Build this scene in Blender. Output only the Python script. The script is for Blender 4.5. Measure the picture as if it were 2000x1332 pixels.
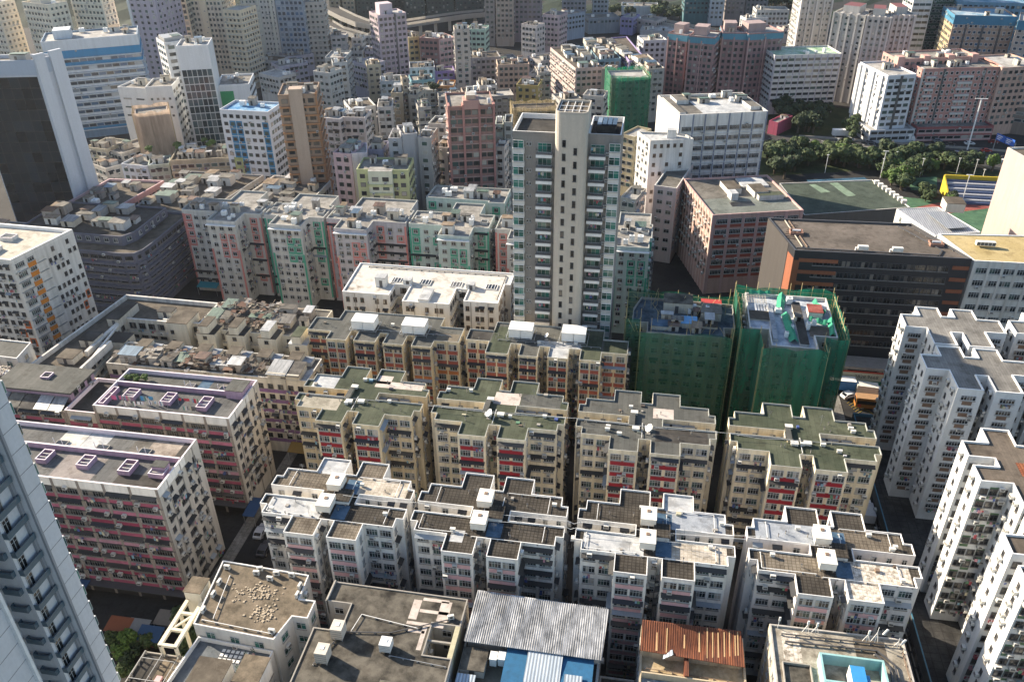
import bpy, math, random
import numpy as np
from mathutils import Matrix, Vector, Quaternion

for o in list(bpy.data.objects):
    bpy.data.objects.remove(o, do_unlink=True)
SC = bpy.context.scene
COL = SC.collection

# ------------------------------------------------------------------ camera, sky, sun, exposure
CAM_H = 125.0
FPX, PITCH, ROLL, AZ = 1653.08, math.radians(31.844), math.radians(-0.646), math.radians(9.941)
fh = Vector((-math.sin(AZ), math.cos(AZ), 0)); up = Vector((0, 0, 1)); rt = Vector((math.cos(AZ), math.sin(AZ), 0))
CF = fh * math.cos(PITCH) - up * math.sin(PITCH)
cu = fh * math.sin(PITCH) + up * math.cos(PITCH)
CR = rt * math.cos(ROLL) + cu * math.sin(ROLL)
CU = -rt * math.sin(ROLL) + cu * math.cos(ROLL)
cam = bpy.data.cameras.new('camera'); camo = bpy.data.objects.new('camera', cam); COL.objects.link(camo)
cam.sensor_width = 36; cam.lens = FPX / 2000 * 36; cam.clip_start = 1; cam.clip_end = 6000
m = Matrix((CR, CU, -CF)).transposed().to_4x4(); m.translation = (0, 0, CAM_H)
camo.matrix_world = m
SC.camera = camo

SUN_EL, SUN_DIR = math.radians(24.5), Vector((-1.0, 0.40, 0)).normalized()     # the sun stands over the left of the frame
world = bpy.data.worlds.new('World'); SC.world = world; world.use_nodes = True
nt = world.node_tree; bg = nt.nodes['Background']
sky = nt.nodes.new('ShaderNodeTexSky'); sky.sky_type = 'NISHITA'; sky.sun_disc = False
sky.sun_elevation = SUN_EL; sky.sun_rotation = math.atan2(SUN_DIR.x, SUN_DIR.y)
sky.air_density = 1.0; sky.dust_density = 0.8; sky.ozone_density = 1.0
nt.links.new(sky.outputs[0], bg.inputs[0]); bg.inputs[1].default_value = 0.085
sl = bpy.data.lights.new('sun', 'SUN'); so = bpy.data.objects.new('sun', sl); COL.objects.link(so)
sl.energy = 5.0; sl.angle = math.radians(0.5); sl.color = (1.0, 0.86, 0.67)
sv = SUN_DIR * math.cos(SUN_EL) + Vector((0, 0, math.sin(SUN_EL)))
so.rotation_euler = sv.to_track_quat('Z', 'Y').to_euler()
SC.view_settings.view_transform = 'Standard'; SC.view_settings.look = 'None'
SC.view_settings.exposure = 1.5; SC.view_settings.gamma = 1.0
SC.render.engine = 'CYCLES'
SC.cycles.max_bounces = 5; SC.cycles.diffuse_bounces = 3; SC.cycles.glossy_bounces = 2
SC.cycles.transparent_max_bounces = 8; SC.cycles.volume_bounces = 0
SC.cycles.use_denoising = True

R = random.Random(7)

def P(px, py, z):
    """Survey: the spot at height z that the 2000 px wide photograph shows at (px, py)."""
    d = CF + CR * ((px - 1000) / FPX) + CU * ((666 - py) / FPX)
    t = (z - CAM_H) / d.z
    return Vector((d.x * t, d.y * t, z))

# ------------------------------------------------------------------ materials
MATS = {}
def nodes(mat):
    mat.use_nodes = True
    t = mat.node_tree
    return t, t.nodes, t.links, t.nodes['Principled BSDF']

def _pos(t, scale):
    g = t.nodes.new('ShaderNodeNewGeometry'); mp = t.nodes.new('ShaderNodeMapping')
    mp.inputs['Scale'].default_value = scale
    t.links.new(g.outputs['Position'], mp.inputs['Vector'])
    return mp.outputs[0]

def _noise(t, vec, scale, detail=4, rough=.6):
    n = t.nodes.new('ShaderNodeTexNoise'); n.inputs['Scale'].default_value = scale
    n.inputs['Detail'].default_value = detail; n.inputs['Roughness'].default_value = rough
    t.links.new(vec, n.inputs['Vector'])
    return n.outputs[0]

def _ramp(t, fac, a, b, ca, cb):
    r = t.nodes.new('ShaderNodeValToRGB'); r.color_ramp.elements[0].position = a; r.color_ramp.elements[1].position = b
    r.color_ramp.elements[0].color = (*ca, 1) if len(ca) == 3 else ca
    r.color_ramp.elements[1].color = (*cb, 1) if len(cb) == 3 else cb
    t.links.new(fac, r.inputs[0])
    return r.outputs[0]

def _mix(t, fac, a, b, mode='MIX'):
    m = t.nodes.new('ShaderNodeMix'); m.data_type = 'RGBA'; m.blend_type = mode
    for s, v in ((m.inputs[0], fac), (m.inputs[6], a), (m.inputs[7], b)):
        if isinstance(v, (int, float)): s.default_value = v
        elif isinstance(v, tuple): s.default_value = (*v, 1) if len(v) == 3 else v
        else: t.links.new(v, s)
    return m.outputs[2]

def plain(name, col, rough=.7, metal=0, spec=.5):
    if name in MATS: return MATS[name]
    m = bpy.data.materials.new(name); t, n, l, b = nodes(m)
    c = _mix(t, _noise(t, _pos(t, (1, 1, 1)), 1.3), tuple(x * .78 for x in col), tuple(min(1, x * 1.15) for x in col))
    l.new(c, b.inputs['Base Color']); b.inputs['Roughness'].default_value = rough; b.inputs['Metallic'].default_value = metal
    b.inputs['Specular IOR Level'].default_value = spec
    MATS[name] = m
    return m

def paint(col, dirt=.5, rough=.8):
    """Painted render: rain streaks running down, grey grime patches."""
    key = 'paint_%02x%02x%02x_%d' % (*[int(255 * c) for c in col], int(dirt * 10))
    if key in MATS: return MATS[key]
    m = bpy.data.materials.new(key); t, n, l, b = nodes(m)
    st = _ramp(t, _noise(t, _pos(t, (.9, .9, .07)), 1.0, 5, .65), .43, .68, (0, 0, 0), (1, 1, 1))
    pt = _ramp(t, _noise(t, _pos(t, (.16, .16, .12)), 1.0, 5, .7), .42, .68, (0, 0, 0), (1, 1, 1))
    fine = _noise(t, _pos(t, (1, 1, 1)), 2.2, 3)
    grime = tuple(c * .38 + .012 for c in col)
    c0 = _mix(t, fine, tuple(c * .86 for c in col), tuple(min(1, c * 1.08) for c in col))
    mu = t.nodes.new('ShaderNodeMath'); mu.operation = 'MULTIPLY'; mu.inputs[1].default_value = .78 * dirt
    l.new(st, mu.inputs[0])
    mu2 = t.nodes.new('ShaderNodeMath'); mu2.operation = 'MULTIPLY'; mu2.inputs[1].default_value = .5 * dirt
    l.new(pt, mu2.inputs[0])
    c1 = _mix(t, mu.outputs[0], c0, grime)
    warm = (col[0] * .72, col[1] * .64, col[2] * .52)
    c2 = _mix(t, mu2.outputs[0], c1, warm)
    oi = t.nodes.new('ShaderNodeObjectInfo')
    c3 = _mix(t, oi.outputs['Random'], c2, _mix(t, 1.0, c2, (.86, .87, .88), 'MULTIPLY'))
    l.new(c3, b.inputs['Base Color']); b.inputs['Roughness'].default_value = rough; b.inputs['Specular IOR Level'].default_value = .25
    MATS[key] = m
    return m

def deck(name, c1, c2, scale=.18, seam=None, seamcol=None, rough=.9, lo=.4, hi=.65, rot=0):
    """Roof deck: two tones in weathered patches, optional seams (w, h) drawn by a brick grid."""
    if name in MATS: return MATS[name]
    m = bpy.data.materials.new(name); t, n, l, b = nodes(m)
    a = _ramp(t, _noise(t, _pos(t, (1, 1, 1)), scale, 6, .68), lo, hi, c1, c2)
    f = _noise(t, _pos(t, (1, 1, 1)), 1.6, 4, .7)
    c = _mix(t, f, _mix(t, 1.0, a, (.72, .72, .72), 'MULTIPLY'), _mix(t, 1.0, a, (1.2, 1.2, 1.2), 'MULTIPLY'))
    pond = _ramp(t, _noise(t, _pos(t, (1, 1, 1)), .42, 6, .72), .53, .6, (0, 0, 0), (.5, .5, .5))
    c = _mix(t, pond, c, _mix(t, 1.0, c, (.5, .47, .44), 'MULTIPLY'))
    sp = _ramp(t, _noise(t, _pos(t, (1, 1, 1)), 3.1, 2), .68, .74, (0, 0, 0), (.35, .35, .35))
    c = _mix(t, sp, c, tuple(x * .5 for x in c1))
    if seam:
        br = t.nodes.new('ShaderNodeTexBrick'); br.offset = 0; br.squash = 1
        br.inputs['Scale'].default_value = 1; br.inputs['Mortar Size'].default_value = seam[2]
        br.inputs['Brick Width'].default_value = seam[0]; br.inputs['Row Height'].default_value = seam[1]
        br.inputs['Color1'].default_value = (1, 1, 1, 1); br.inputs['Color2'].default_value = (.82, .82, .82, 1)
        br.inputs['Mortar'].default_value = (*(seamcol or (.5, .5, .5)), 1)
        mp = t.nodes.new('ShaderNodeMapping'); mp.inputs['Rotation'].default_value = (0, 0, rot)
        g = t.nodes.new('ShaderNodeNewGeometry'); l.new(g.outputs['Position'], mp.inputs[0]); l.new(mp.outputs[0], br.inputs['Vector'])
        c = _mix(t, 1.0, c, br.outputs[0], 'MULTIPLY')
    l.new(c, b.inputs['Base Color']); b.inputs['Roughness'].default_value = rough; b.inputs['Specular IOR Level'].default_value = .2
    MATS[name] = m
    return m

def glass(name, dark, tint, curtain, refl=.5):
    """Window glass: each pane differs - dark room, tinted pane or a drawn curtain."""
    if name in MATS: return MATS[name]
    m = bpy.data.materials.new(name); t, n, l, b = nodes(m)
    g = t.nodes.new('ShaderNodeNewGeometry'); oi = t.nodes.new('ShaderNodeObjectInfo')
    ad = t.nodes.new('ShaderNodeMath'); ad.operation = 'ADD'; l.new(g.outputs['Random Per Island'], ad.inputs[0]); l.new(oi.outputs['Random'], ad.inputs[1])
    fr = t.nodes.new('ShaderNodeMath'); fr.operation = 'FRACT'; l.new(ad.outputs[0], fr.inputs[0])
    r = t.nodes.new('ShaderNodeValToRGB'); r.color_ramp.interpolation = 'CONSTANT'
    cols = [dark, tint, tuple(x * .6 for x in dark), curtain, tuple(x * 1.6 for x in dark), tuple(.5 * (a + c) for a, c in zip(dark, curtain))]
    e = r.color_ramp.elements
    e[0].position = 0; e[0].color = (*cols[0], 1); e[1].position = .3; e[1].color = (*cols[1], 1)
    for p, c in ((.5, cols[2]), (.72, cols[4]), (.84, cols[5]), (.93, cols[3])):
        x = e.new(p); x.color = (*c, 1)
    l.new(fr.outputs[0], r.inputs[0]); l.new(r.outputs[0], b.inputs['Base Color'])
    b.inputs['Roughness'].default_value = .12; b.inputs['Specular IOR Level'].default_value = refl
    MATS[name] = m
    return m

def varied(name, cols, rough=.8):
    """A paint or cloth whose colour differs from piece to piece."""
    if name in MATS: return MATS[name]
    m = bpy.data.materials.new(name); t, n, l, b = nodes(m)
    g = t.nodes.new('ShaderNodeNewGeometry'); oi = t.nodes.new('ShaderNodeObjectInfo')
    ad = t.nodes.new('ShaderNodeMath'); ad.operation = 'ADD'; l.new(g.outputs['Random Per Island'], ad.inputs[0]); l.new(oi.outputs['Random'], ad.inputs[1])
    fr = t.nodes.new('ShaderNodeMath'); fr.operation = 'FRACT'; l.new(ad.outputs[0], fr.inputs[0])
    r = t.nodes.new('ShaderNodeValToRGB'); r.color_ramp.interpolation = 'CONSTANT'; e = r.color_ramp.elements
    for i, c in enumerate(cols):
        x = e[i] if i < 2 else e.new(i / len(cols))
        x.position = i / len(cols); x.color = (*c, 1)
    l.new(fr.outputs[0], r.inputs[0])
    c = _mix(t, _noise(t, _pos(t, (1, 1, 1)), 1.5), _mix(t, 1.0, r.outputs[0], (.7, .7, .7), 'MULTIPLY'), r.outputs[0])
    l.new(c, b.inputs['Base Color']); b.inputs['Roughness'].default_value = rough
    MATS[name] = m
    return m

def corrugated(name, c1, c2, rib=.28, axis=0, rough=.55, metal=.3, lo=.42, hi=.6, stretch=(1.2, .18, 1)):
    if name in MATS: return MATS[name]
    m = bpy.data.materials.new(name); t, n, l, b = nodes(m)
    a = _ramp(t, _noise(t, _pos(t, stretch), 1.0, 6, .7), lo, hi, c1, c2)
    w = t.nodes.new('ShaderNodeTexWave'); w.wave_type = 'BANDS'; w.bands_direction = 'XY'[axis]
    w.inputs['Scale'].default_value = 1 / rib / 3.14159; l.new(_pos(t, (1, 1, 1)), w.inputs['Vector'])
    a = _mix(t, 1.0, a, _ramp(t, w.outputs[1], .15, .85, (.62, .62, .62), (1.12, 1.12, 1.12)), 'MULTIPLY')
    bp = t.nodes.new('ShaderNodeBump'); bp.inputs['Strength'].default_value = .5; bp.inputs['Distance'].default_value = .05
    l.new(w.outputs[1], bp.inputs['Height']); l.new(bp.outputs[0], b.inputs['Normal'])
    l.new(a, b.inputs['Base Color']); b.inputs['Roughness'].default_value = rough; b.inputs['Metallic'].default_value = metal
    MATS[name] = m
    return m

def netting(name, col, alpha=.72, scale=.5):
    """Scaffold net: dense dyed mesh that lets some of what stands behind show."""
    if name in MATS: return MATS[name]
    m = bpy.data.materials.new(name); t, n, l, b = nodes(m)
    a = _ramp(t, _noise(t, _pos(t, (.5, .5, .12)), 1.0, 5, .7), .35, .65, (alpha * .82,) * 3, (min(1, alpha * 1.15),) * 3)
    c = _ramp(t, _noise(t, _pos(t, (.7, .7, .05)), 1.0, 5), .35, .7, tuple(x * .6 for x in col), tuple(min(1, x * 1.3) for x in col))
    l.new(c, b.inputs['Base Color']); b.inputs['Roughness'].default_value = .7
    tr = t.nodes.new('ShaderNodeBsdfTransparent'); tl = t.nodes.new('ShaderNodeBsdfTranslucent'); l.new(c, tl.inputs[0])
    ms0 = t.nodes.new('ShaderNodeMixShader'); ms0.inputs[0].default_value = .35; l.new(b.outputs[0], ms0.inputs[1]); l.new(tl.outputs[0], ms0.inputs[2])
    ms = t.nodes.new('ShaderNodeMixShader'); l.new(a, ms.inputs[0]); l.new(tr.outputs[0], ms.inputs[1]); l.new(ms0.outputs[0], ms.inputs[2])
    l.new(ms.outputs[0], n['Material Output'].inputs[0])
    MATS[name] = m
    return m

# ------------------------------------------------------------------ mesh building
class MB:
    def __init__(s): s.v = []; s.f = []; s.m = []; s.mats = []
    def slot(s, mat):
        if mat not in s.mats: s.mats.append(mat)
        return s.mats.index(mat)
    def face(s, pts, mat):
        k = len(s.v); s.v.extend(tuple(p) for p in pts); s.f.append(tuple(range(k, k + len(pts)))); s.m.append(s.slot(mat))
    def box(s, x0, x1, y0, y1, z0, z1, mat, top=None, bottom=False, T=None):
        p = [(x0, y0, z0), (x1, y0, z0), (x1, y1, z0), (x0, y1, z0), (x0, y0, z1), (x1, y0, z1), (x1, y1, z1), (x0, y1, z1)]
        if T is not None: p = [T(q) for q in p]
        k = len(s.v); s.v.extend(p); i = s.slot(mat)
        for q in ((0, 1, 5, 4), (1, 2, 6, 5), (2, 3, 7, 6), (3, 0, 4, 7)): s.f.append(tuple(k + a for a in q)); s.m.append(i)
        s.f.append((k + 4, k + 5, k + 6, k + 7)); s.m.append(s.slot(top or mat))
        if bottom: s.f.append((k + 3, k + 2, k + 1, k)); s.m.append(i)
    def prism(s, poly, z0, z1, mat, top=None):
        n = len(poly)
        for i in range(n):
            a, b = poly[i], poly[(i + 1) % n]
            s.face([(a[0], a[1], z0), (b[0], b[1], z0), (b[0], b[1], z1), (a[0], a[1], z1)], mat)
        if top: s.face([(q[0], q[1], z1) for q in poly], top)
    def bar(s, a, b, r, mat, n=4):
        a = Vector(a); b = Vector(b); d = (b - a).normalized()
        u = d.cross(Vector((0, 0, 1)) if abs(d.z) < .9 else Vector((1, 0, 0))).normalized(); w = d.cross(u)
        k = len(s.v); i = s.slot(mat)
        for c in (a, b):
            for j in range(n):
                t = 2 * math.pi * (j + .5) / n
                s.v.append(tuple(c + u * (r * math.cos(t)) + w * (r * math.sin(t))))
        for j in range(n):
            j2 = (j + 1) % n; s.f.append((k + j, k + j2, k + n + j2, k + n + j)); s.m.append(i)
        s.f.append(tuple(k + n + j for j in range(n))); s.m.append(i)
    def rod_ring(s, c, r, z, mat): pass
    def add(s, tm, pos, ang, sc=1.0):
        """Stamp a template MB at pos, turned by ang about Z."""
        ca, sa = math.cos(ang) * sc, math.sin(ang) * sc
        k = len(s.v); x, y, z = pos
        s.v.extend((x + ca * a - sa * b, y + sa * a + ca * b, z + c * sc) for a, b, c in tm.v)
        s.f.extend(tuple(i + k for i in f) for f in tm.f)
        ix = [s.slot(q) for q in tm.mats]; s.m.extend(ix[i] for i in tm.m)
    def mesh(s, name, off=(0, 0, 0)):
        me = bpy.data.meshes.new(name)
        v = np.array(s.v, dtype=np.float32) - np.array(off, dtype=np.float32)
        me.from_pydata(v.tolist(), [], s.f)
        for q in s.mats: me.materials.append(q)
        me.polygons.foreach_set('material_index', np.array(s.m, dtype=np.int32))
        me.update()
        return me

def link(name, data, parent=None, loc=(0, 0, 0), rz=0.0, kind=None, label=None):
    o = bpy.data.objects.new(name, data); COL.objects.link(o)
    if parent is not None: o.parent = parent
    o.location = loc
    if rz: o.rotation_euler = (0, 0, rz)
    if kind: o['kind'] = kind
    if label: o['label'] = label
    return o

def thing(name, label, cat, loc, rz=0.0, group=None, data=None):
    o = link(name, data, None, loc, rz); o['label'] = label; o['category'] = cat
    if group: o['group'] = group
    return o

def part(name, mb, root, label=None, kind=None):
    if not mb.v: return None
    return link(name, mb.mesh(name, root.location), root, kind=kind, label=label)

def structure(name, mb): return link(name, mb.mesh(name), kind='structure')
# ------------------------------------------------------------------ small parts that repeat on facades (local frame: X along the wall, -Y outwards)
FR_AL = plain('aluminium_frame', (.42, .43, .43), .45); FR_W = plain('white_frame', (.7, .7, .68), .5); FR_D = plain('dark_frame', (.07, .07, .075), .5)
FR_B = plain('brown_frame', (.2, .14, .1), .6)
GL = glass('window_glass', (.028, .034, .038), (.05, .085, .08), (.36, .34, .3))
GLG = glass('green_window_glass', (.015, .07, .06), (.03, .16, .13), (.1, .2, .17), .6)
GLB = glass('blue_window_glass', (.02, .04, .07), (.05, .11, .2), (.3, .35, .4), .6)
GLD = glass('dim_window_glass', (.012, .015, .018), (.03, .03, .03), (.18, .16, .14))
ACM = plain('ac_casing', (.6, .59, .55), .6); ACD = plain('ac_grille', (.1, .1, .1), .7)
AWN = varied('awning_sheet', [(.025, .026, .03), (.045, .042, .04), (.03, .032, .036), (.05, .05, .05), (.035, .04, .05), (.08, .075, .07), (.03, .03, .03), (.3, .34, .38)])
CLOTH = varied('laundry_cloth', [(.5, .5, .52), (.35, .06, .08), (.06, .1, .3), (.5, .25, .3), (.05, .05, .07), (.2, .35, .45), (.55, .5, .35), (.12, .25, .15)])
STEEL = plain('galvanised_steel', (.33, .34, .35), .5, .4)
CONC = plain('bare_concrete', (.3, .28, .25), .9)
TPL = {}
def window_tpl(w, h, frame=FR_AL, gl=GL, cols=2, far=False, sill=True):
    key = ('w', round(w, 2), round(h, 2), frame.name, gl.name, cols, far)
    if key in TPL: return key
    b = MB(); x = w / 2
    if far:
        b.box(-x, x, -.07, .0, 0, h, frame)
        b.face([(-x + .1, -.078, .1), (x - .1, -.078, .1), (x - .1, -.078, h - .1), (-x + .1, -.078, h - .1)], gl)
    else:
        t = .075
        b.box(-x, x, -.09, 0, -.06, t, frame); b.box(-x, x, -.09, 0, h - t, h, frame, bottom=True)
        b.box(-x, -x + t, -.088, 0, t, h - t, frame); b.box(x - t, x, -.088, 0, t, h - t, frame)
        iw = (w - 2 * t) / cols
        for i in range(cols):
            x0 = -x + t + i * iw
            b.face([(x0, -.03, t), (x0 + iw, -.03, t), (x0 + iw, -.03, h - t), (x0, -.03, h - t)], gl)
            if i: b.box(x0 - .03, x0 + .03, -.075, -.03, t, h - t, frame)
        b.box(-x + t, x - t, -.07, -.03, h * .68, h * .68 + .05, frame)
        if sill: b.box(-x - .05, x + .05, -.22, 0, -.13, -.065, CONC)
    TPL[key] = (b, None)
    return key
def ac_tpl(v=0):
    key = ('ac', v)
    if key in TPL: return key
    b = MB(); w = .36 if v else .42
    b.box(-w, w, -.62, -.1, 0, .5, ACM, bottom=True)
    b.face([(-w + .06, -.625, .06), (w - .06, -.625, .06), (w - .06, -.625, .44), (-w + .06, -.625, .44)], ACD)
    b.box(-w - .05, w + .05, -.7, 0, -.08, -.01, CONC if v else STEEL, bottom=True)
    TPL[key] = (b, None)
    return key
def awning_tpl(w, d=.8):
    key = ('aw', round(w, 1), d)
    if key in TPL: return key
    b = MB(); x = w / 2; m = AWN
    a = [(-x, 0, 0), (x, 0, 0), (x, -d, -.32), (-x, -d, -.32)]; c = [(p[0], p[1], p[2] - .06) for p in a]
    k = len(b.v); b.v.extend(a + c); i = b.slot(m)
    for q in ((0, 3, 2, 1), (4, 5, 6, 7), (3, 7, 6, 2), (0, 4, 7, 3), (1, 2, 6, 5)): b.f.append(tuple(k + j for j in q)); b.m.append(i)
    for sx in (-x * .8, x * .8): b.bar((sx, 0, -.55), (sx, -d * .9, -.33), .02, STEEL, 3)
    TPL[key] = (b, None)
    return key
def rack_tpl(v):
    key = ('rack', v)
    if key in TPL: return key
    rr = random.Random(v); b = MB()
    for sx in (-.8, .8): b.bar((sx, 0, 0), (sx, -.95, .12), .02, STEEL, 3)
    for y in (-.45, -.9): b.bar((-.9, y, .1), (.9, y, .1), .018, STEEL, 3)
    for y in (-.45, -.9):
        x = -.8
        while x < .6:
            w = rr.uniform(.25, .5); h = rr.uniform(.35, .85)
            if rr.random() < .75:
                b.box(x, x + w, y - .025, y + .025, .08 - h, .08, CLOTH, bottom=True)
            x += w + rr.uniform(.04, .25)
    TPL[key] = (b, None)
    return key
def balcony_tpl(w, d, h, mat, rail=None, solid=True):
    key = ('bal', round(w, 2), round(d, 2), round(h, 2), mat.name, solid, rail.name if rail else '')
    if key in TPL: return key
    b = MB(); x = w / 2
    b.box(-x, x, -d, 0, -.14, 0, mat, bottom=True)
    if solid:
        b.box(-x, x, -d, -d + .1, 0, h, mat); b.box(-x, -x + .1, -d + .1, 0, 0, h, mat); b.box(x - .1, x, -d + .1, 0, 0, h, mat)
    else:
        rail = rail or FR_D
        b.box(-x, x, -d, -d + .06, h - .07, h, rail, bottom=True)
        n = max(3, int(w / .35))
        for i in range(n + 1): b.box(-x + (w - .04) * i / n, -x + (w - .04) * i / n + .04, -d + .01, -d + .05, 0, h - .07, rail)
        for sx in (-x, x - .05): b.box(sx, sx + .05, -d + .06, 0, h - .07, h, rail, bottom=True)
    TPL[key] = (b, None)
    return key
def tpl_mesh(key, name):
    b, me = TPL[key]
    if me is None:
        me = b.mesh(name); TPL[key] = (b, me)
    return me

class Style:
    def __init__(s, **k):
        d = dict(fh=2.7, top=.4, g=3.0, sp=3.0, m=.6, ww=1.5, wh=1.35, sill=.95, cols=None, frame=FR_AL, gl=GL, wc=2, skip=.0,
                 band=None, bh=.8, bz=.0, bm=.15, bfull=True, ledge=None, lh=.12, ld=.18, pil=None, pw=.3, ac=.25, awn=.0, aww=None, rack=.0, pipe=0, bal=None, pat=None, jit=.0)
        d.update(k); s.__dict__.update(d)
    def but(s, **k):
        d = dict(s.__dict__); d.update(k); return Style(**d)

class Building:
    """One building: a root Empty, its wall mesh, roof, parapet and everything fixed to it."""
    def __init__(s, name, label, at, cat='building', group=None, seed=0, far=False, cap=100):
        s.root = thing(name, label, cat, (at[0], at[1], 0), group=group)
        s.walls = MB(); s.items = {}; s.r = random.Random(seed or hash(label) % 9973); s.far = far; s.cap = cap
    def put(s, name, key, pos, ang): s.items.setdefault(name, []).append((key, pos, ang))
    def facade(s, a, b, z0, z1, st):
        if st is None: return
        a = Vector((a[0], a[1])); b = Vector((b[0], b[1])); d = b - a; L = d.length
        if L < .9: return
        e = d / L; n = Vector((e.y, -e.x)); ang = math.atan2(e.y, e.x); mid = (a + b) / 2
        if (-mid).normalized().dot(n) < -.12: return
        r = s.r; far = s.far
        nf = int((z1 - st.top - z0 - st.g) / st.fh + .25)
        if st.cols is not None: cx = [c if c >= 0 else L + c for c in st.cols if abs(c) < L - .3]
        else:
            k = int((L - 2 * st.m) / st.sp + .35)
            if k < 1:
                if L < st.ww + .35: k = 0
                else: k = 1
            cx = [st.m + (L - 2 * st.m) * (i + .5) / k for i in range(k)]
        W = s.walls
        def T(q): return (a.x + e.x * q[0] - n.x * q[1], a.y + e.y * q[0] - n.y * q[1], q[2])
        for f in range(nf):
            zf = z1 - st.top - (f + 1) * st.fh              # floor level of this storey
            zs = zf + st.sill
            if st.band is not None:
                bm = st.band[f % len(st.band)] if isinstance(st.band, (list, tuple)) else st.band
                if bm is not None:
                    zb = zs - st.bh + st.bz
                    if st.bfull: W.box(st.bm, L - st.bm, -.05, 0, zb, zb + st.bh, bm, T=T)
                    else:
                        for c in cx: W.box(c - st.ww / 2 - .1, c + st.ww / 2 + .1, -.05, 0, zb, zb + st.bh, bm, T=T)
            if st.ledge is not None: W.box(0.02, L - .02, -st.ld, 0, zf - st.lh, zf, st.ledge, bottom=True, T=T)
            for i, c in enumerate(cx):
                if st.skip and r.random() < st.skip: continue
                if st.pat is not None:
                    pm = st.pat(f, i, len(cx))
                    if pm is not None: W.box(c - st.sp * .46, c + st.sp * .46, -.04, 0, zf + .1, zf + st.fh - .1, pm, T=T)
                key = window_tpl(st.ww, st.wh, st.frame, st.gl, st.wc, far)
                pos = T((c, -.045 if st.pat is not None else 0, zs))
                s.put('window', key, pos, ang)
                if st.bal is not None: s.put('balcony', st.bal, T((c, 0, zf + .05)), ang)
                u = r.random()
                if u < st.ac:
                    s.put('air_conditioner', ac_tpl(r.randint(0, 1)), T((c + r.choice((-.4, 0, .4)) * st.ww, 0, zs + (-.62 if r.random() < .6 else st.wh + .1))), ang)
                elif u < st.ac + st.rack:
                    s.put('laundry_rack', rack_tpl(r.randint(1, 7)), T((c, 0, zs - .1)), ang)
                if st.awn and r.random() < st.awn and not st.aww: s.put('awning', awning_tpl(st.ww + .5), T((c, 0, zs + st.wh + .2)), ang)
            if st.awn and st.aww and cx and r.random() < st.awn:
                w = st.aww if st.aww > 0 else L - .4
                s.put('awning', awning_tpl(min(w, L - .3)), T((L / 2, 0, zs + st.wh + .18)), ang)
        if st.pil is not None:
            k = len(cx)
            xs = [0.02] + [(cx[i] + cx[i + 1]) / 2 - st.pw / 2 for i in range(k - 1)] + [L - st.pw - .02]
            for x in xs: W.box(x, x + st.pw, -.12, 0, z0, z1 - .05, st.pil, T=T)
        for i in range(st.pipe):
            x = L * (i + .5) / st.pipe + r.uniform(-.4, .4)
            W.box(x, x + .12, -.16, 0, z0, z1 - .3, CONC, T=T)
    def finish(s):
        part('wall', s.walls, s.root)
        for name, it in s.items.items():
            it.sort(key=lambda q: (q[1][0] ** 2 + q[1][1] ** 2 + (CAM_H - q[1][2]) ** 2))
            rx, ry, rz = s.root.location
            for key, pos, ang in it[:s.cap]:
                link(name, tpl_mesh(key, name), s.root, (pos[0] - rx, pos[1] - ry, pos[2] - rz), ang)
            if len(it) > s.cap:
                b = MB()
                for key, pos, ang in it[s.cap:]: b.add(TPL[key][0], pos, ang)
                part(name, b, s.root, kind='stuff')

def inset(poly, t):
    n = len(poly); out = []
    for i in range(n):
        p0, p1, p2 = (Vector((*poly[(i + k) % n][:2],)) for k in (-1, 0, 1))
        d1 = (p1 - p0).normalized(); d2 = (p2 - p1).normalized()
        n1 = Vector((-d1.y, d1.x)); n2 = Vector((-d2.y, d2.x))
        k = 1 + n1.dot(n2)
        out.append(p1 + (n1 + n2) * (t / max(.25, k)))
    return [(p.x, p.y) for p in out]

def mass(B, poly, z0, z1, wall, roofmat, cap=None, ph=.7, t=.22, styles=None, roof_label=None, lip=0):
    """Walls from z0 to the parapet top z1, parapet with a painted cap, roof deck ph below it."""
    B.walls.prism(poly, z0, z1 - ph, wall)
    pb = MB(); inn = inset(poly, t); n = len(poly); cap = cap or wall
    for i in range(n):
        a, b, c, d = poly[i], poly[(i + 1) % n], inn[(i + 1) % n], inn[i]
        pb.face([(*a, z1 - ph), (*b, z1 - ph), (*b, z1), (*a, z1)], wall)
        pb.face([(*a, z1), (*b, z1), (*c, z1), (*d, z1)], cap)
        pb.face([(*c, z1 - ph), (*d, z1 - ph), (*d, z1), (*c, z1)], cap)
    part('parapet', pb, B.root)
    rb = MB(); rb.face([(*p, z1 - ph) for p in inn], roofmat)
    part('roof', rb, B.root)
    if styles is not None:
        for i in range(n):
            st = styles(i) if callable(styles) else (styles[i % len(styles)] if isinstance(styles, (list, tuple)) else styles)
            B.facade(poly[i], poly[(i + 1) % n], z0, z1, st)

def rect(x0, x1, y0, y1): return [(x0, y0), (x1, y0), (x1, y1), (x0, y1)]
def quad(FL, FR, z, depth, grid=False):
    """Footprint from the two surveyed front roof corners and a depth in metres."""
    a = P(*FL, z); b = P(*FR, z)
    e = Vector((b.x - a.x, b.y - a.y)); n = Vector((-e.y, e.x)).normalized() * depth
    return [(a.x, a.y), (b.x, b.y), (b.x + n.x, b.y + n.y), (a.x + n.x, a.y + n.y)]

def sub(poly, u0, u1, v0, v1):
    """Rectangle given in the 0..1 frame of a 4-corner footprint."""
    A, Bq, Cq, D = (Vector(p) for p in poly)
    f = lambda u, v: tuple((A * (1 - u) + Bq * u) * (1 - v) + (D * (1 - u) + Cq * u) * v)
    return [f(u0, v0), f(u1, v0), f(u1, v1), f(u0, v1)]

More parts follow.
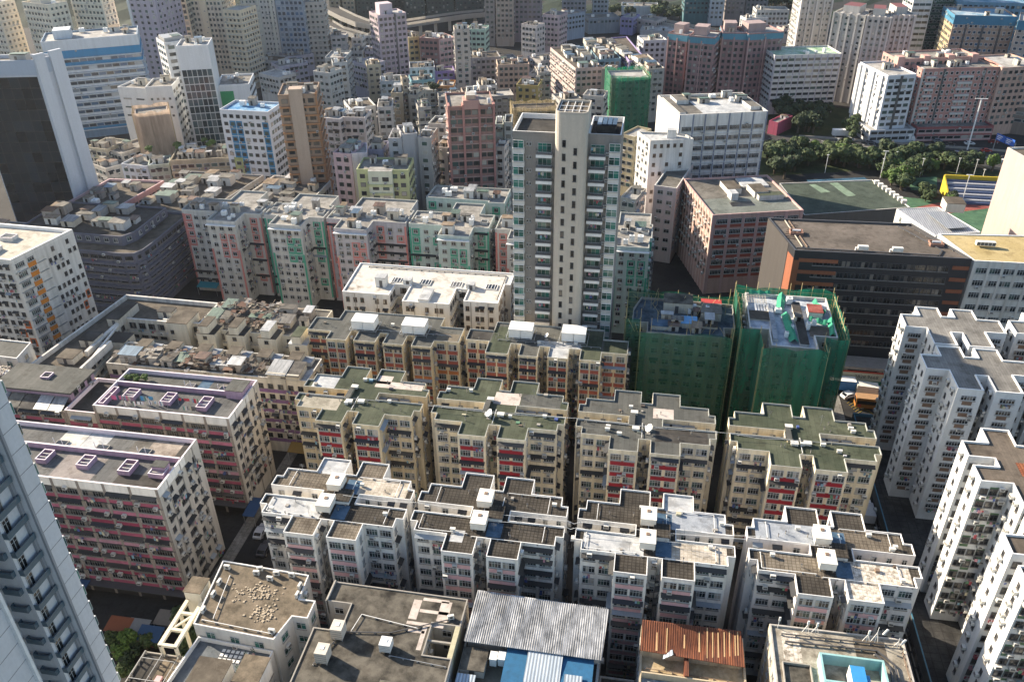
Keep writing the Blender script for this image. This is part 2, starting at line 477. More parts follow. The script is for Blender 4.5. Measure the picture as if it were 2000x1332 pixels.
HUTW = [paint((.6, .58, .54)), paint((.45, .43, .4)), paint((.55, .5, .42)), paint((.62, .62, .6)), paint((.4, .36, .32))]
HUTR = [corrugated('sheet_grey', (.2, .21, .22), (.36, .37, .38)), corrugated('sheet_rust', (.07, .04, .03), (.17, .1, .07)), corrugated('sheet_white', (.34, .35, .36), (.5, .51, .52)),
        corrugated('sheet_blue', (.06, .11, .17), (.11, .18, .26)), deck('hut_felt', (.12, .115, .1), (.2, .19, .17), .5), corrugated('sheet_green', (.08, .12, .1), (.13, .19, .15)),
        deck('hut_grime', (.07, .065, .06), (.15, .14, .125), .5), corrugated('sheet_old', (.1, .09, .08), (.2, .19, .17)), deck('hut_brown', (.16, .12, .08), (.28, .22, .17), .5)]
TANKW = plain('white_tank', (.74, .74, .72), .55)
def clutter(B, poly, z, n, seed=0, huts=.6, big=1.0):
    """Rooftop life on a 4-corner roof: stair heads, sheds, tanks, pipes and aerials."""
    r = random.Random(seed + 11); A, Bq, Cq, D = (Vector(p) for p in poly)
    wx = (Bq - A).length; wy = (D - A).length; e = (Bq - A) / max(wx, .01); ang = math.atan2(e.y, e.x)
    used = []
    for i in range(n):
        w = r.uniform(1.6, 4.2) * big; d = r.uniform(1.6, 3.6) * big; h = r.uniform(1.2, 2.7)
        kind = r.random()
        if kind > huts: w *= .55; d *= .55; h *= .7
        if w > wx * .8 or d > wy * .8: continue
        for _ in range(8):
            x = r.uniform(.4, max(.5, wx - w - .4)); y = r.uniform(.4, max(.5, wy - d - .4))
            if all(x + w < u[0] or x > u[1] or y + d < u[2] or y > u[3] for u in used): break
        else: continue
        used.append((x, x + w, y, y + d))
        nrm = Vector((-e.y, e.x))
        def T(q): return (A.x + e.x * q[0] + nrm.x * q[1], A.y + e.y * q[0] + nrm.y * q[1], q[2])
        b = MB()
        if kind < huts:
            b.box(x, x + w, y, y + d, z, z + h, r.choice(HUTW), T=T)
            rm = r.choice(HUTR); o = .2; s1, s2 = (.25, 0) if r.random() < .5 else (0, .25)
            p = [T((x - o, y - o, z + h + s1 + .02)), T((x + w + o, y - o, z + h + s1 + .02)), T((x + w + o, y + d + o, z + h + s2 + .02)), T((x - o, y + d + o, z + h + s2 + .02))]
            q = [(a[0], a[1], a[2] + .08) for a in p]
            b.face(q, rm); b.face(p[::-1], rm)
            for k in range(4): b.face([p[k], p[(k + 1) % 4], q[(k + 1) % 4], q[k]], rm)
            dm = GLD; b.face([T((x + w * .3, y - .02, z + .05)), T((x + w * .3 + .8, y - .02, z + .05)), T((x + w * .3 + .8, y - .02, z + min(1.8, h - .1))), T((x + w * .3, y - .02, z + min(1.8, h - .1)))], dm)
            part('roof_hut', b, B.root)
        elif kind < .86:
            b.box(x, x + w, y, y + d, z + .35, z + h + .35, TANKW, bottom=True, T=T)
            for px in (x + .15, x + w - .25):
                for py in (y + .15, y + d - .25): b.box(px, px + .12, py, py + .12, z, z + .35, STEEL, T=T)
            b.box(x + w * .3, x + w * .3 + .5, y + d * .3, y + d * .3 + .5, z + h + .352, z + h + .43, STEEL, T=T)
            part('water_tank', b, B.root)
        else:
            hh = r.uniform(2.5, 4.5); c = T((x, y, z)); b.bar(c, (c[0], c[1], z + hh), .05, STEEL)
            for k in range(3): b.bar((c[0] - e.x * .6, c[1] - e.y * .6, z + hh - .3 * k - .1), (c[0] + e.x * .6, c[1] + e.y * .6, z + hh - .3 * k - .1), .025, STEEL, 3)
            part('aerial', b, B.root)
def hut(B, x0, x1, y0, y1, z0, z1, wall, roof, name='stair_hut', o=.12, door=True):
    b = MB(); b.box(x0, x1, y0, y1, z0, z1, wall)
    b.box(x0 - o, x1 + o, y0 - o, y1 + o, z1 + .003, z1 + .15, roof, bottom=True)
    if door: b.box(x0 + (x1 - x0) * .4, x0 + (x1 - x0) * .4 + .8, y0 - .04, y0, z0 + .05, min(z0 + 1.9, z1 - .1), FR_D)
    part(name, b, B.root)

PLANK = varied('old_planks', [(.1, .07, .05), (.16, .12, .09), (.07, .055, .045), (.22, .18, .14), (.13, .06, .035), (.28, .26, .24)])
def debris(B, x0, x1, y0, y1, z, n, seed=1):
    """Loose planks, rods and broken sheets left lying on an old roof."""
    r = random.Random(seed); b = MB()
    for i in range(n):
        x, y = r.uniform(x0, x1), r.uniform(y0, y1); L = r.uniform(.6, 2.6); a = r.choice((0, 1.57, r.uniform(0, 3.1))); h = r.uniform(.05, 1.2)
        dx, dy = math.cos(a) * L / 2, math.sin(a) * L / 2
        if r.random() < .6: b.bar((x - dx, y - dy, z + h), (x + dx, y + dy, z + max(.05, h + r.uniform(-.5, .5))), r.uniform(.03, .09), PLANK, 3)
        else:
            w = r.uniform(.2, .7); q = Vector((-math.sin(a), math.cos(a))) * w; t = r.uniform(-.2, .3)
            b.face([(x - dx - q.x, y - dy - q.y, z + h), (x + dx - q.x, y + dy - q.y, z + h + t), (x + dx + q.x, y + dy + q.y, z + h + t + .1), (x - dx + q.x, y - dy + q.y, z + h + .1)], PLANK)
    part('roof_debris', b, B.root, kind='stuff')
# ------------------------------------------------------------------ paints and roofs of the centre
WHITE = paint((.84, .815, .77), .5); CREAM = paint((.7, .6, .42), .9); CREAM2 = paint((.74, .66, .5), .8); OFFW = paint((.66, .64, .6), .7)
TRIM_W = plain('white_trim', (.72, .72, .71), .7); TRIM_G = plain('grey_trim', (.34, .35, .33), .85)
PINKB = paint((.66, .4, .41), .3); REDB = paint((.29, .022, .035), .5); ORGB = paint((.34, .1, .075), .6); ORGB2 = paint((.46, .18, .07), .6)
R_GREEN = deck('green_felt', (.052, .064, .042), (.098, .108, .074), .12, (40, 1.0, .03), (.55, .58, .5), rot=math.pi / 2)
R_GREY = deck('grey_felt', (.085, .088, .082), (.13, .13, .12), .12, (40, 1.0, .03), (.6, .6, .6), rot=math.pi / 2)
R_TILE = deck('dark_roof_tiles', (.045, .04, .034), (.09, .08, .068), .35, (.62, .62, .07), (.42, .4, .37), lo=.35, hi=.7)
R_TILEB = deck('brown_roof_tiles', (.13, .11, .088), (.23, .2, .16), .3, (.62, .62, .06), (.5, .48, .44))
R_TILEL = deck('pale_roof_tiles', (.38, .34, .28), (.62, .57, .5), .4, (.62, .62, .05), (.75, .72, .68))
R_MOTT = deck('mottled_roof_tiles', (.2, .17, .13), (.68, .63, .56), 1.3, (.62, .62, .05), (.7, .68, .64), lo=.35, hi=.55)
R_WHITE = deck('white_roof_paint', (.33, .345, .36), (.5, .505, .505), .5)
R_PALEB = deck('pale_blue_roof_paint', (.24, .265, .3), (.34, .365, .4), .4)
R_PATCH = deck('pink_patch_paint', (.46, .4, .36), (.56, .5, .46), .5)
R_DARK = deck('black_felt', (.035, .033, .03), (.07, .065, .06), .3)
BLUE_SHADOW_COAT = deck('blue_shadow_and_coating', (.05, .1, .16), (.1, .16, .23), .6)  # dark blue coating, also carries the tank shadows painted on the white row
TANKC = plain('cream_tank', (.72, .69, .62), .6)

def rows(B, rects, z, name='roof'):
    for (x0, x1, y0, y1, mat) in rects:
        b = MB(); b.face([(x0, y0, z), (x1, y0, z), (x1, y1, z), (x0, y1, z)], mat); part(name, b, B.root)

def iblock(name, label, x0, y0, W, H, wx, st, roofs, z=25, wall=WHITE, cap=TRIM_W, roof=R_TILE, tint=None, group=None, seed=1, gap=None):
    """An old block on an I-shaped plan: front bar and rear bar, each with two wings, joined by a stair core."""
    s = H / 19.4
    w0, w1, w2, w3 = wx                                   # wings: two ranges along the front
    vb, vs, vi, vj, vt, vr = 3.9 * s, 6.0 * s, 8.5 * s, 10.8 * s, 13.4 * s, 15.6 * s
    c0, c1 = (w1 + w2) / 2 - 3.3, (w1 + w2) / 2 + 3.3
    pl = [(w0, 0), (w1, 0), (w1, vb), (w2, vb), (w2, 0), (w3, 0), (w3, vb), (W - 1.2, vb), (W - 1.2, vs), (W, vs), (W, vi),
          (c1, vi), (c1, vj), (W, vj), (W, vt), (W - 1.2, vt), (W - 1.2, vr), (w3, vr), (w3, H), (w2, H), (w2, vr), (w1, vr), (w1, H), (w0, H), (w0, vr),
          (1.2, vr), (1.2, vt), (0, vt), (0, vj), (c0, vj), (c0, vi), (0, vi), (0, vs), (1.2, vs), (1.2, vb), (w0, vb)]
    pl = [(x0 + a, y0 + b) for a, b in pl]
    B = Building(name, label, (x0 + W / 2, y0 + H / 2), 'apartment block', group, seed)
    wing, body, side, notch = st
    def sty(i):
        if i in (0, 4): return wing
        if i in (6, 34): return body
        if i in (9, 13, 32, 28): return side
        if i in (2,): return notch
        if i in (1, 3): return notch
        if i in (5, 35): return body.but(sp=2.6, ww=.9, rack=.1)
        if i in (7, 33, 15, 25): return side
        if i in (10, 12, 29, 31): return side.but(sp=2.2, ww=.8, wh=1.2, awn=.35, g=19)
        if i in (18, 22, 16, 24): return None
        return None
    mass(B, pl, 0, z, wall, roof, cap, .35, .12, sty)
    zr = z - .35
    for (u0, u1, v0, v1, mat) in roofs:
        # v in metres scaled with the block
        b = MB(); X0, X1, Y0, Y1 = x0 + u0, x0 + u1, y0 + v0 * s, y0 + v1 * s; zz = zr + .006
        b.face([(X0, Y0, zz), (X1, Y0, zz), (X1, Y1, zz), (X0, Y1, zz)], mat); part('roof_patch', b, B.root)
    # wall edges that stand proud: corner strips between wing and recess
    return B, x0, y0, s, zr, (vb, vs, vi, vj, vt, vr, c0, c1)

def pipe_run(B, pts, z, mat=TRIM_W, r=.06, stand=.35, name='roof_pipe'):
    b = MB()
    for (a, c) in zip(pts, pts[1:]):
        b.bar((a[0], a[1], z), (c[0], c[1], z), r, mat)
        n = max(1, int(math.hypot(c[0] - a[0], c[1] - a[1]) / 2))
        for i in range(n + 1):
            x = a[0] + (c[0] - a[0]) * i / n; y = a[1] + (c[1] - a[1]) * i / n
            b.box(x - .12, x + .12, y - .12, y + .12, z - stand, z - r, CONC)
    part(name, b, B.root)

def box_tank(B, x, y, z, w, d, h, mat=TANKC, lift=.5, name='water_tank', hole=True):
    b = MB(); b.box(x - w / 2, x + w / 2, y - d / 2, y + d / 2, z + lift, z + lift + h, mat, bottom=True)
    for sx in (-1, 1):
        for sy in (-1, 1): b.box(x + sx * (w / 2 - .25) - .1, x + sx * (w / 2 - .25) + .1, y + sy * (d / 2 - .25) - .1, y + sy * (d / 2 - .25) + .1, z, z + lift, CONC)
    b.box(x - w / 2 - .06, x + w / 2 + .06, y - d / 2 - .06, y + d / 2 + .06, z + lift + h, z + lift + h + .1, mat, bottom=True)
    tk = link(name, b.mesh(name, B.root.location), B.root)
    if hole:
        q = MB(); q.box(x - .3, x + .3, y + .1, y + .7, z + lift + h + .102, z + lift + h + .22, FR_B)
        link('hatch', q.mesh('hatch', B.root.location), tk)
    return tk

def roof_bits(B, x0, x1, y0, y1, z, n, seed):
    r = random.Random(seed)
    for i in range(n):
        x, y = r.uniform(x0, x1), r.uniform(y0, y1); k = r.random(); b = MB()
        if k < .4:
            h = r.uniform(.4, .9); b.bar((x, y, z), (x, y, z + h), .07, CONC, 6); b.bar((x, y, z + h), (x, y, z + h + .1), .13, FR_D, 6); part('vent_pipe', b, B.root)
        elif k < .6:
            h = r.uniform(1.5, 2.8); b.bar((x, y, z), (x, y, z + h), .03, STEEL, 4)
            for q in range(3): b.bar((x - .45, y, z + h - .15 - q * .22), (x + .45, y, z + h - .15 - q * .22), .02, STEEL, 3)
            part('aerial', b, B.root)
        elif k < .8: box_tank(B, x, y, z, r.uniform(.6, .9), .4, .5, ACM, .12, 'roof_cooler', False)
        else:
            w = r.uniform(.3, .9); b.box(x, x + w, y, y + r.uniform(.3, .7), z + .01, z + r.uniform(.15, .5), r.choice((CLOTH, CONC, FR_B, PLANK))); part('roof_crate', b, B.root)

# ------------------------------------------------------------------ white row: four blocks
fhW = 2.62
wingW = Style(fh=fhW, top=.75, g=0, cols=[1.42, -1.42], ww=2.05, wh=1.45, sill=1.05, wc=4, frame=FR_AL, band=PINKB, bh=1.0, bz=-.12, bm=.45, ac=.22, awn=.22, aww=-1, rack=.12)
bodyW = Style(fh=fhW, top=.75, g=0, sp=2.55, m=.2, ww=2.0, wh=1.4, sill=1.05, wc=4, ac=.2, awn=.5, aww=-1, rack=.22, jit=.1)
sideW = Style(fh=fhW, top=.75, g=0, sp=2.6, m=.2, ww=1.1, wh=1.25, sill=1.05, ac=.25, awn=.35, rack=.1)
notchW = Style(fh=fhW, top=.75, g=0, sp=1.7, m=.1, ww=.75, wh=1.1, sill=1.05, ac=.2, awn=.3, rack=.25, pipe=1)
stW = (wingW, bodyW, sideW, notchW)
WX = (6.7, 11.9, 14.1, 19.2)
gW = 'white eight storey blocks in the front row'
def tile_zones(a, b_, c, d, e, f, g, h):
    """Front-left body, front-left wing, front-right wing, front-right body, rear-left body, rear-left wing, rear-right wing, rear-right body."""
    Z = []
    for mat, r in ((a, (1.4, 11.2, 4.1, 8.3)), (b_, (6.9, 11.7, .2, 4.1)), (c, (14.3, 19, .2, 4.1)), (d, (14.6, 24.3, 4.1, 8.3)),
                   (e, (1.4, 11.2, 11.0, 15.4)), (f, (6.9, 11.7, 15.4, 19.2)), (g, (14.3, 19, 15.4, 19.2)), (h, (14.6, 24.3, 11.0, 15.4))):
        if mat: Z.append((*r, mat))
    return Z
WB = [
 (-61.9, 25.5, 'white block with a white painted roof corner, next to the nearest pink slab', tile_zones(R_WHITE, R_TILEB, R_TILEB, R_TILE, R_TILEB, R_WHITE, R_TILEB, R_TILEL), PINKB),
 (-35.2, 25.8, 'white block with an all dark tiled roof and one small white patch', tile_zones(None, None, None, None, None, None, None, None), PINKB),
 (-7.6, 25.6, 'white block with pink bands and white painted roof, directly behind the rusty shed', tile_zones(R_WHITE, None, None, R_TILEL, None, None, R_WHITE, R_PALEB), PINKB),
 (20.1, 25.9, 'white block with mottled sandy roof at the street corner, end of the front row', tile_zones(R_TILEB, None, R_MOTT, R_MOTT, R_PALEB, None, None, R_TILEB), PINKB)]
for i, (x0, W, lab, roofs, bandm) in enumerate(WB):
    B, x0, y0, s, zr, (vb, vs, vi, vj, vt, vr, c0, c1) = iblock('apartment_block', lab, x0, 94.1, W, 19.3, WX, stW, roofs, group=gW, seed=20 + i, wall=WHITE if i != 3 else paint((.7, .67, .65), .4))
    cx = x0 + (c0 + c1) / 2
    box_tank(B, cx - 1.3, y0 + 6.9 * s, zr, 2.5, 3.1, 1.35); box_tank(B, cx - 1.3, y0 + 12.3 * s, zr, 2.5, 3.1, 1.35)
    b = MB(); b.face([(cx + .1, y0 + 4.6 * s, zr + .009), (cx + 2.6, y0 + 4.6 * s, zr + .009), (cx + 2.6, y0 + 8 * s, zr + .009), (cx + .1, y0 + 8 * s, zr + .009)], BLUE_SHADOW_COAT); part('roof_patch', b, B.root)  # painted shadow of the front tank, with some wet coating
    b = MB(); b.face([(cx + .1, y0 + 11 * s, zr + .009), (cx + 2.6, y0 + 11 * s, zr + .009), (cx + 2.6, y0 + 14.6 * s, zr + .009), (cx + .1, y0 + 14.6 * s, zr + .009)], BLUE_SHADOW_COAT if i != 1 else R_DARK); part('roof_patch', b, B.root)  # dark patch: painted shadow of the rear tank
    for (p) in ([(1.8, 7.9), (1.8, 4.5), (10, 4.5)], [(10.9, 4), (24, 4)], [(3.2, 11.3), (3.2, 15)], [(22.5, 11.3), (22.5, 15.2), (15, 15.2)], [(22.5, 4.6), (22.5, 8)], [(11.8, 8), (11.8, 15)], [(14.7, 8), (14.7, 14)]):
        pipe_run(B, [(x0 + a, y0 + c * s) for a, c in p], zr + .3)
    hut(B, cx - .2, cx + 2.2, y0 + vi - .3, y0 + vj + .3, zr, zr + .75, WHITE, R_TILE, door=False)
    roof_bits(B, x0 + 1.6, x0 + 24, y0 + 4.2, y0 + 8, zr, 9, 200 + i); roof_bits(B, x0 + 1.6, x0 + 24, y0 + 11.2, y0 + 15, zr, 9, 210 + i)
    if i == 1:
        b = MB(); b.face([(x0 + 7.4, y0 + 2.6, zr + .012), (x0 + 9.6, y0 + 2.6, zr + .012), (x0 + 9.6, y0 + 5.3, zr + .012), (x0 + 7.4, y0 + 5.3, zr + .012)], R_WHITE); part('roof_patch', b, B.root)
    B.finish()

# ------------------------------------------------------------------ green roofed row: four blocks
def bandG(red): return Style(fh=2.68, top=.8, g=0, cols=[1.42, -1.42], ww=2.1, wh=1.45, sill=1.05, wc=4, band=red, bh=1.05, bz=-.12, bm=.45, ac=.15, awn=.3, aww=-1, rack=.12)
bodyG = Style(fh=2.68, top=.8, g=0, sp=2.6, m=.2, ww=2.05, wh=1.4, sill=1.0, wc=4, ac=.3, awn=.45, aww=-1, rack=.25)
sideG = Style(fh=2.68, top=.8, g=0, sp=2.8, m=.2, ww=1.1, wh=1.25, sill=1.0, ac=.25, awn=.5, rack=.1, pipe=1)
notchG = notchW.but(fh=2.68, top=.8)
gG = 'cream blocks with red window bands and green roofs'
GBK = [
 (-67.6, 26.2, 'cream block with red bands and part white roof, beside the purple banded house', R_GREEN,
  [(1.4, 9.5, 4.1, 8.3, deck('sand_felt', (.28, .26, .21), (.4, .37, .31), .2)), (1.4, 6.4, 11, 15.4, R_WHITE), (14.5, 24.6, 13.2, 15.4, R_PATCH), (14.5, 17.5, 14.5, 17.4, R_PATCH)]),
 (-39.2, 26.5, 'cream block with red bands, white dish and pink repair patch on its green roof', R_GREEN, [(11.5, 16.8, 11.2, 15.3, R_PATCH), (17, 25, 11, 15.4, R_GREY)]),
 (-10.5, 26.6, 'cream block with red bands whose roof is grey felt with a black section', R_GREY, [(15.2, 25, 4.1, 8.3, R_DARK), (14.6, 18.6, 11.3, 14.6, R_PATCH)]),
 (18.6, 27.1, 'cream block with red bands and an even green roof, beside the pale blue towers', R_GREEN, [])]
DISHES = []
for i, (x0, W, lab, rm, roofs) in enumerate(GBK):
    f = W / 26.5
    B, x0, y0, s, zr, (vb, vs, vi, vj, vt, vr, c0, c1) = iblock('apartment_block', lab, x0, 123.9, W, 19.4, (6.7 * f, 12.1 * f, 14.3 * f, 19.8 * f), (bandG(REDB), bodyG, sideG, notchG), roofs, roof=rm, wall=(CREAM, CREAM2, CREAM2, CREAM2)[i], cap=TRIM_G, group=gG, seed=40 + i)
    cx = x0 + (c0 + c1) / 2
    for (a, c) in ((cx - 1.8, 6.9), (cx + .6, 7.3), (cx - 2.3, 12)):
        box_tank(B, a, y0 + c * s, zr, 1.3, .9, .4, ACM, .2, 'roof_cooler', False)
    hut(B, cx - 3, cx - 2.2, y0 + vi - 1, y0 + vj + 1, zr, zr + .5, CREAM, R_GREY, door=False)
    pipe_run(B, [(cx - .6, y0 + 4.5 * s), (cx - .6, y0 + 9 * s)], zr + .25); pipe_run(B, [(x0 + 1.6, y0 + 8.2 * s), (cx + 4, y0 + 8.2 * s)], zr + .25, STEEL)
    roof_bits(B, x0 + 1.6, x0 + 24.6, y0 + 4.4, y0 + 8.2, zr, 10, 220 + i); roof_bits(B, x0 + 1.6, x0 + 24.6, y0 + 11.4, y0 + 15.2, zr, 9, 230 + i)
    if i in (1, 2): DISHES.append((cx - .6 - (1 if i == 1 else -1.2), y0 + 6.3 * s, zr, i))
    b = MB()
    for k in range(3): b.box(x0 + 16 + k * 2.4, x0 + 17.9 + k * 2.4, y0 + vj - .75, y0 + vj - .1, z0 := zr - 1.4, zr - .6, STEEL, bottom=True)
    part('duct', b, B.root)
    B.finish()

def dish(x, y, z, d, label, group, az=3.5):
    t = thing('satellite_dish', label, 'satellite dish', (x, y, z), group=group)
    b = MB(); b.bar((x, y, z), (x, y, z + 1.0), .06, STEEL); b.box(x - .4, x + .4, y - .4, y + .4, z, z + .12, CONC); part('mast', b, t)
    b = MB(); n = 16; c = Vector((x, y, z + 1.35)); ax = Vector((math.cos(az) * .75, math.sin(az) * .75, .66)).normalized(); u = ax.cross(Vector((0, 0, 1))).normalized(); w = ax.cross(u)
    rings = [(0, -.16), (.5, -.12), (1, 0)]
    pts = [[c + ax * (o * d) + (u * math.cos(2 * math.pi * k / n) + w * math.sin(2 * math.pi * k / n)) * (q * d / 2) for k in range(n)] for q, o in rings]
    for a in range(2):
        for k in range(n): b.face([pts[a][k], pts[a][(k + 1) % n], pts[a + 1][(k + 1) % n], pts[a + 1][k]], TRIM_W)
    b.bar(c - ax * .1, c + ax * (d * .45), .03, STEEL)
    part('reflector', b, t)
dish(DISHES[0][0], DISHES[0][1], DISHES[0][2], 1.7, 'white satellite dish on the green felt roof', 'white rooftop dishes')
dish(DISHES[1][0], DISHES[1][1], DISHES[1][2], 1.7, 'white satellite dish beside the black felt roof section', 'white rooftop dishes')

# ------------------------------------------------------------------ brick red row with paired water tanks
def comb(name, label, xs, yw, yb, yr, wall, band, z=25, seed=1, group=None, roofs=()):
    """Long block with narrow wings: xs = list of (x0, x1, front y) from left to right."""
    pl = []
    for (a, b, y) in xs: pl += [(a, y), (b, y)]
    x0, x1 = xs[0][0], xs[-1][1]
    pl += [(x1, yr - 4), (x1 - 5.6, yr - 4), (x1 - 5.6, yr), (x0 + 5.6, yr), (x0 + 5.6, yr - 4), (x0, yr - 4)]
    B = Building(name, label, ((x0 + x1) / 2, (yw + yr) / 2), 'apartment block', group, seed)
    wing = Style(fh=2.7, top=.7, g=0, sp=2.2, m=.1, ww=1.8, wh=1.5, sill=1.1, wc=3, band=band, bh=1.05, bz=-.1, bfull=True, bm=.1, pil=CREAM, pw=.28, ac=.12, awn=.35, aww=-1, rack=.1)
    dark = notchG.but(awn=.3, rack=.35)
    def sty(i):
        n = 2 * len(xs)
        if i < n and i % 2 == 0:
            a, b, y = xs[i // 2]
            return wing if b - a > 3 else dark
        if i < n - 1: return dark
        if i == n - 1 or i >= n + 4: return sideG
        return None
    mass(B, pl, 0, z, wall, R_GREY, TRIM_G, .35, .12, sty)
    rows(B, roofs, z - .344, 'roof_patch')
    return B
gR = 'brick red banded blocks with paired white water tanks'
B = comb('apartment_block', 'brick red banded block with an all grey roof and orange end bay',
         [(-75.2, -69.6, 156.6), (-69.6, -64.9, 153.3), (-64.9, -63.2, 157.6), (-63.2, -58.1, 153.5), (-58.1, -56.3, 157.6), (-56.3, -51.6, 153.3), (-51.6, -49.7, 157.6), (-49.7, -45.1, 153.3), (-45.1, -39.5, 156.2)], 153.3, 157, 166.4, CREAM,
         [ORGB, ORGB, ORGB2], 25, 61, gR, [(-75, -69.8, 158, 162, R_GREY), (-45, -40, 156.6, 160, deck('brown_felt', (.14, .12, .09), (.2, .17, .13), .2))])
for (px, py) in ((712, 632), (810, 640)):
    p = P(px, py, 26)
    for k in (-1.35, 1.35): box_tank(B, p.x + k, p.y + .4, 24.65, 2.6, 3.6, 2.1, TANKW, .5, hole=False)
    b = MB()
    for a in (-3.2, 3.2): b.box(p.x + a - .05, p.x + a + .05, p.y - 1.9, p.y + 2.6, 25.1, 25.2, STEEL, bottom=True)
    for a in (-1.9, 2.6): b.box(p.x - 3.2, p.x + 3.2, p.y + a - .05, p.y + a + .05, 25.1, 25.2, STEEL, bottom=True)
    for a in (-3.2, 3.2):
        for c in (-1.9, 2.6): b.bar((p.x + a, p.y + c, 24.65), (p.x + a, p.y + c, 26.2), .05, STEEL)
    part('tank_frame', b, B.root)
pipe_run(B, [(-62, 158.8), (-42, 158.8)], 24.95, STEEL); roof_bits(B, -74, -41, 158.6, 162, 24.65, 14, 240)
B.finish()
B = comb('apartment_block', 'brick red banded block with part green, part white roof, beside the netted scaffolding',
         [(-38.2, -32.9, 157.8), (-32.9, -27.8, 153.1), (-27.8, -25.5, 157.6), (-25.5, -21.3, 153.0), (-21.3, -19.1, 157.4), (-19.1, -14.7, 153.2), (-14.7, -12.2, 157.4), (-12.2, -7.6, 153.3), (-7.6, -2.0, 156.9)], 153.1, 157, 166.5, CREAM2,
         [ORGB], 25, 62, gR, [(-32.6, -28.1, 153.4, 165, R_GREEN), (-38, -32.9, 158, 162, R_DARK), (-11.9, -7.8, 153.6, 166, R_GREEN), (-7.4, -2.3, 157.2, 162.2, R_GREEN), (-22, -12.4, 157.9, 160.4, R_WHITE), (-18.9, -14.9, 153.5, 158, R_WHITE)])
for (px, py) in ((1018, 648), (1121, 655)):
    p = P(px, py, 26)
    for k in (-1.35, 1.35): box_tank(B, p.x + k, p.y + .4, 24.65, 2.6, 3.6, 2.1, TANKW, .5, hole=False)
    b = MB()
    for a in (-3.2, 3.2):
        b.box(p.x + a - .05, p.x + a + .05, p.y - 1.9, p.y + 2.6, 25.1, 25.2, STEEL, bottom=True)
        for c in (-1.9, 2.6): b.bar((p.x + a, p.y + c, 24.65), (p.x + a, p.y + c, 26.2), .05, STEEL)
    for a in (-1.9, 2.6): b.box(p.x - 3.2, p.x + 3.2, p.y + a - .05, p.y + a + .05, 25.1, 25.2, STEEL, bottom=True)
    part('tank_frame', b, B.root)
pipe_run(B, [(-31, 158.9), (-8, 158.9)], 24.95, STEEL); roof_bits(B, -37, -4, 158.6, 162, 24.65, 14, 241)
B.finish()
dish(-20.3, 160.6, 24.65, 1.2, 'small white satellite dish on the brick red block between its two tank pairs', None)
# ------------------------------------------------------------------ pink slabs
LILAC = paint((.4, .29, .39), .5); LILACW = plain('lilac_trim', (.68, .61, .66), .8)
PK_D = paint((.3, .055, .1), .6); PK_L = paint((.47, .17, .25), .6); PK_M = paint((.38, .1, .16), .6); PK_X = paint((.5, .27, .34), .6)
R_SLATE = deck('slate_felt', (.09, .093, .095), (.15, .15, .145), .1, (40, 1.0, .03), (.55, .55, .55), rot=math.pi / 2)
R_BROWN = deck('brown_deck', (.075, .063, .05), (.14, .12, .095), .25)
R_CONC = deck('worn_concrete', (.07, .066, .06), (.22, .205, .18), .22, lo=.3, hi=.75)
def wellbox(B, x0, x1, y0, y1, z, h, mat, inner, t=.18):
    b = MB(); b.box(x0, x1, y0, y0 + t, z, z + h, mat, LILACW); b.box(x0, x1, y1 - t, y1, z, z + h, mat, LILACW)
    b.box(x0, x0 + t, y0 + t, y1 - t, z, z + h, mat, LILACW); b.box(x1 - t, x1, y0 + t, y1 - t, z, z + h, mat, LILACW)
    for a in (.3, .62): b.box(x0 + t, x1 - t, y0 + (y1 - y0) * a, y0 + (y1 - y0) * a + .14, z + h - .3, z + h - .12, inner, bottom=True)
    b.face([(x0 + t, y0 + t, z + .05), (x1 - t, y0 + t, z + .05), (x1 - t, y1 - t, z + .05), (x0 + t, y1 - t, z + .05)], inner)
    part('light_well', b, B.root)
rp = random.Random(5)
def pinkpat(f, i, n): return None
pkfront = Style(fh=2.55, top=1.9, g=2.6, sp=4.9, m=.4, ww=4.1, wh=1.25, sill=1.15, wc=8, frame=plain('old_steel_frame', (.16, .16, .155), .6), gl=GLD, band=[PK_M, PK_L, PK_D, PK_M, PK_X], bh=1.0, bz=-.1, bm=.2, pil=paint((.33, .29, .26), .8), pw=.5, ledge=FR_D, lh=.1, ld=.2, ac=.6, awn=.35, rack=.85)
pkside = Style(fh=2.55, top=1.9, g=1, cols=[1.3, 3.4, 5.6, 6.6, 9.2, 11.6], ww=.95, wh=1.15, sill=1.1, ac=.35, awn=.4, rack=.12, frame=FR_D, gl=GLD, pipe=3)
W_PK = paint((.6, .56, .5), .55)
